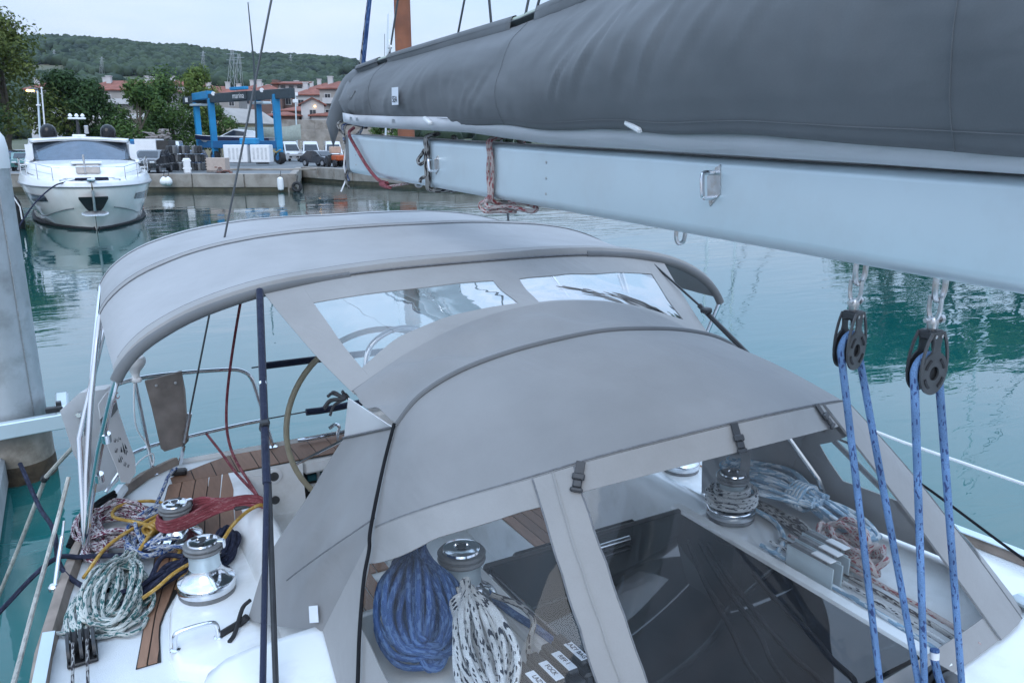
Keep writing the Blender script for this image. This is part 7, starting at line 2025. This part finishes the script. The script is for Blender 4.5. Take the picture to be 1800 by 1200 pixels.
# foredeck and trunk
dk = [[(r[0][0] * k, r[0][1] + .12, r[0][2] + interp([(0, .18), (3, .32), (8, .42), (16, .4)], r[0][1]) - .01 + .05 * (1 - abs(k))) for k in (-.9, -.5, 0, .5, .9)] for r in rows_s]
L_(MB().grid(dk).build('foredeck', 'yacht_white'))
trk = []
for y, w_, z_ in ((2.2, .9, 2.10), (2.6, 1.25, 2.28), (3.6, 1.75, 2.44), (5.2, 2.1, 2.56), (7.0, 2.25, 2.62)):
    trk.append([(-w_ * 1.06, y, z_ - .40), (-w_, y, z_ - .10), (-w_ * .85, y, z_), (0, y, z_ + .05), (w_ * .85, y, z_), (w_, y, z_ - .10), (w_ * 1.06, y, z_ - .40)])
t0 = [(x, 2.0, 2.02) for x, y, z in trk[0]]
L_(MB().grid([t0] + trk).build('deck_trunk', 'yacht_white', angle=50))
L_(MB().bbox((0, 4.2, 2.60), (1.2, 1.6, .10), .04).build('sun_pad', 'yacht_white'))
L_(MB().bbox((0, 2.45, 2.36), (.9, .5, .35), .05).build('windlass_locker', pm('beige_locker', (.46, .41, .37), .7)))
L_(MB().cyl((-.12, 2.2, 2.2), (-.12, 2.25, 2.95), .04, n=8).build('jack_staff', 'steel'))
# windscreen and hardtop
def wsc(u, v):
    w_ = lerp(2.22, 1.98, v)
    return Vector((w_ * u, 6.6 + 2.3 * v + .75 * u * u, lerp(2.50, 3.50, v) + .06 * (1 - u * u) * v))
L_(MB().grid([[wsc(-1 + 2 * i / 16, v / 6) for i in range(17)] for v in range(7)], .03).build('windscreen', pm('yacht_glass', (.11, .145, .19), .06, .75, spec=.7)))
for sg in (-1, 1):
    L_(MB().grid([[wsc(sg * 1.0, v / 6) + Vector((sg * q_, -.04 + .3 * q_, 0)) for q_ in ((0, .14, .20, .16) if sg > 0 else (.16, .20, .14, 0))] for v in range(7)], .03).build('pillar', 'yacht_white'))
    L_(MB().tube([wsc(sg * .55, .05) + Vector((0, -.06, .03)), wsc(sg * .92, .10) + Vector((0, -.06, .06))], .025, 6).build('wiper', 'black'))
    L_(MB().tube([wsc(sg * .92, .08) + Vector((0, -.06, .0)), wsc(sg * .92, .28) + Vector((0, -.05, 0))], .035, 6).build('wiper_arm', 'black'))
    L_(MB().box((sg * 2.0, 7.6, 2.2), (sg * 2.3, 15.5, 3.35)).build('cabin_side', 'yacht_white', smooth=False))
rf = [[(x * w_, y, 3.54 + .10 * (1 - x * x) + dz_) for x in (-1, -.9, -.5, 0, .5, .9, 1)] for y, w_, dz_ in ((8.85, 1.95, -.02), (9.0, 2.1, .03), (10, 2.2, .08), (13, 2.2, .08), (15, 2.1, .0))]
L_(MB().grid(rf, .1).build('hardtop', 'yacht_white'))
for x in (-1.30, 1.30):
    L_(MB().lathe([(.32, 0), (.36, .04), (.36, .30), (.32, .46), (.20, .60), (.03, .66)], (x, 10.2, 3.66), 'z', 20).build('satellite_dome', pm('dome_black', (.004, .0045, .006), .18, spec=.4)))
L_(MB().bbox((0, 10.2, 3.76), (.6, .5, .12), .03).build('mast_foot', 'yacht_white'))
L_(MB().cyl((0, 10.2, 3.7), (0, 10.2, 4.5), .10, .06, 10).build('radar_mast', 'black'))
L_(MB().bbox((0, 10.1, 4.58), (.8, .2, .08), .03).build('radar_bar', 'white_pl'))
for x in (-.28, .0, .26):
    L_(MB().lathe([(.05, 0), (.10, .07), (.06, .15), (.02, .18)], (x, 10.15, 4.63), 'z', 10).build('antenna', 'white_pl'))
L_(MB().bbox((.35, 10.0, 4.05), (.2, .1, .4), .03).build('horn', 'steel'))
# bow rail
for sg in (-1, 1):
    pr = [(interp(DKB, s) * .97 * sg, s + .1, interp(SH, s) + interp([(0, .2), (3, .34), (8, .42)], s) + h_) for s, h_ in ((1.2, .50), (2.2, .58), (3.5, .62), (5, .64), (7.5, .62), (9, .30))]
    L_(MB().tube(smooth_path(pr, 4), .02, 6).build('bow_rail', 'chrome'))
    L_(MB().tube(smooth_path([(x, y, z - .28) for x, y, z in pr[:-1]], 4), .012, 6).build('rail_wire', 'chrome'))
    for x, y, z in pr[:-1]:
        L_(MB().cyl((x, y, z), (x, y, z - .62), .018, n=6).build('rail_post', 'chrome'))
L_(MB().tube([(-interp(DKB, 1.2) * .97, 1.3, 2.48), (0, 1.1, 2.50), (interp(DKB, 1.2) * .97, 1.3, 2.48)], .02, 6).build('bow_rail', 'chrome'))
# anchor recess and anchor
L_(MB().prism([(-.52, -.02, 1.36), (.52, -.02, 1.36), (.52, .02, 1.28), (.32, .22, .92), (.22, .3, .80), (-.22, .3, .80), (-.32, .22, .92), (-.52, .02, 1.28)], (0, .30, 0)).build('anchor_pocket', 'black', smooth=False))
an_ = L_(MB().tube([(0, -.06, 1.62), (0, -.02, 1.3), (0, .12, .82)], .055, 8).build('anchor_shank', 'steel'))
MB().prism([(-.48, .18, .74), (-.30, .10, .68), (.30, .10, .68), (.48, .18, .74), (.30, .24, .80), (-.30, .24, .80)], (0, -.05, -.06)).build('anchor_fluke', 'steel').parent = an_
L_(MB().bbox((0, .30, 2.02), (.30, .8, .10), .03).build('bow_roller', 'chrome'))
L_(MB().bbox((-.25, .75, 2.02), (.6, .2, .12), .03).build('cleat_rope', 'r_navy'))
L_(MB().bbox((.4, .75, 2.02), (.5, .2, .14), .03).build('cleat_rope', 'r_navy'))
for sg in (-1, 1):
    L_(MB().bbox((sg * .95, 1.0, 1.99), (.3, .1, .06), .02).build('deck_cleat', 'steel'))
yw = lambda x, y, z: tuple(Y0 + Vector((x, y, z)))
rope('yacht_line', [yw(-.2, .7, 2.06), yw(-.9, .75, 1.92), yw(-1.35, .6, 1.75), yw(-2.0, -.1, 1.2), yw(-2.6, -.6, .4), yw(-2.8, -.8, .0)], .028, 'r_navy', 'dark mooring rope sagging from the yacht bow to the left', sub=5)
bf = thing('cylinder_fender', 'black cylinder fender with white lines beside the yacht at left', 'fender', yw(-2.95, 3.0, .3))
MB().lathe([(.05, 1.5), (.2, 1.35), (.34, 1.1), (.40, .7), (.42, .2), (.38, -.2), (.2, -.45)], yw(-2.95, 3.0, 0), 'z', 20).build('body', 'black', bf)
for s in (-1, 1):
    MB().tube([yw(-2.95 + s * .06, 2.75, 1.5), yw(-2.95 + s * .33, 2.66, .9), yw(-2.95 + s * .34, 2.62, .4)], .03, 6).build('cover_line', 'white_pl', bf)
# end of a white gangway and another boat's stern behind the pile
gw = thing('gangway', 'white gangway and rail ends between the pile and the yacht', 'gangway', yw(-3.6, 4, 0))
MB().bbox(yw(-3.55, 5, 1.35), (.35, 5, 1.2), .05).build('side_panel', 'white_pl', gw)
MB().bbox(yw(-3.55, 4.5, .45), (1.0, 6, .5), .05).build('walkway', 'alu', gw)
for k in range(4):
    MB().cyl(yw(-3.3, 2.6 + .9 * k, .7), yw(-3.3, 2.6 + .9 * k, 2.5), .04, n=8).build('post', 'white_pl', gw)
MB().cyl(yw(-3.3, 2.6, 2.5), yw(-3.3, 5.3, 2.5), .04, n=8).build('handrail', 'steel', gw)
# ------------------------------------------------------------------ evening air between here and the hill
hzm = bpy.data.materials.new('haze_air'); hzm.use_nodes = True
hn, hl = hzm.node_tree.nodes, hzm.node_tree.links
hn.clear()
ho = hn.new('ShaderNodeOutputMaterial'); hv = hn.new('ShaderNodeVolumePrincipled')
hv.inputs['Color'].default_value = (.80, .88, 1.0, 1)
hv.inputs['Density'].default_value = .00005
hl.new(hv.outputs['Volume'], ho.inputs['Volume'])
hb_o = MB().box((-1500, -40, -3), (2000, 1750, 260)).build('haze', hzm, smooth=False)
tag(hb_o, 'thin pale evening haze over the harbour', 'haze', kind='stuff')
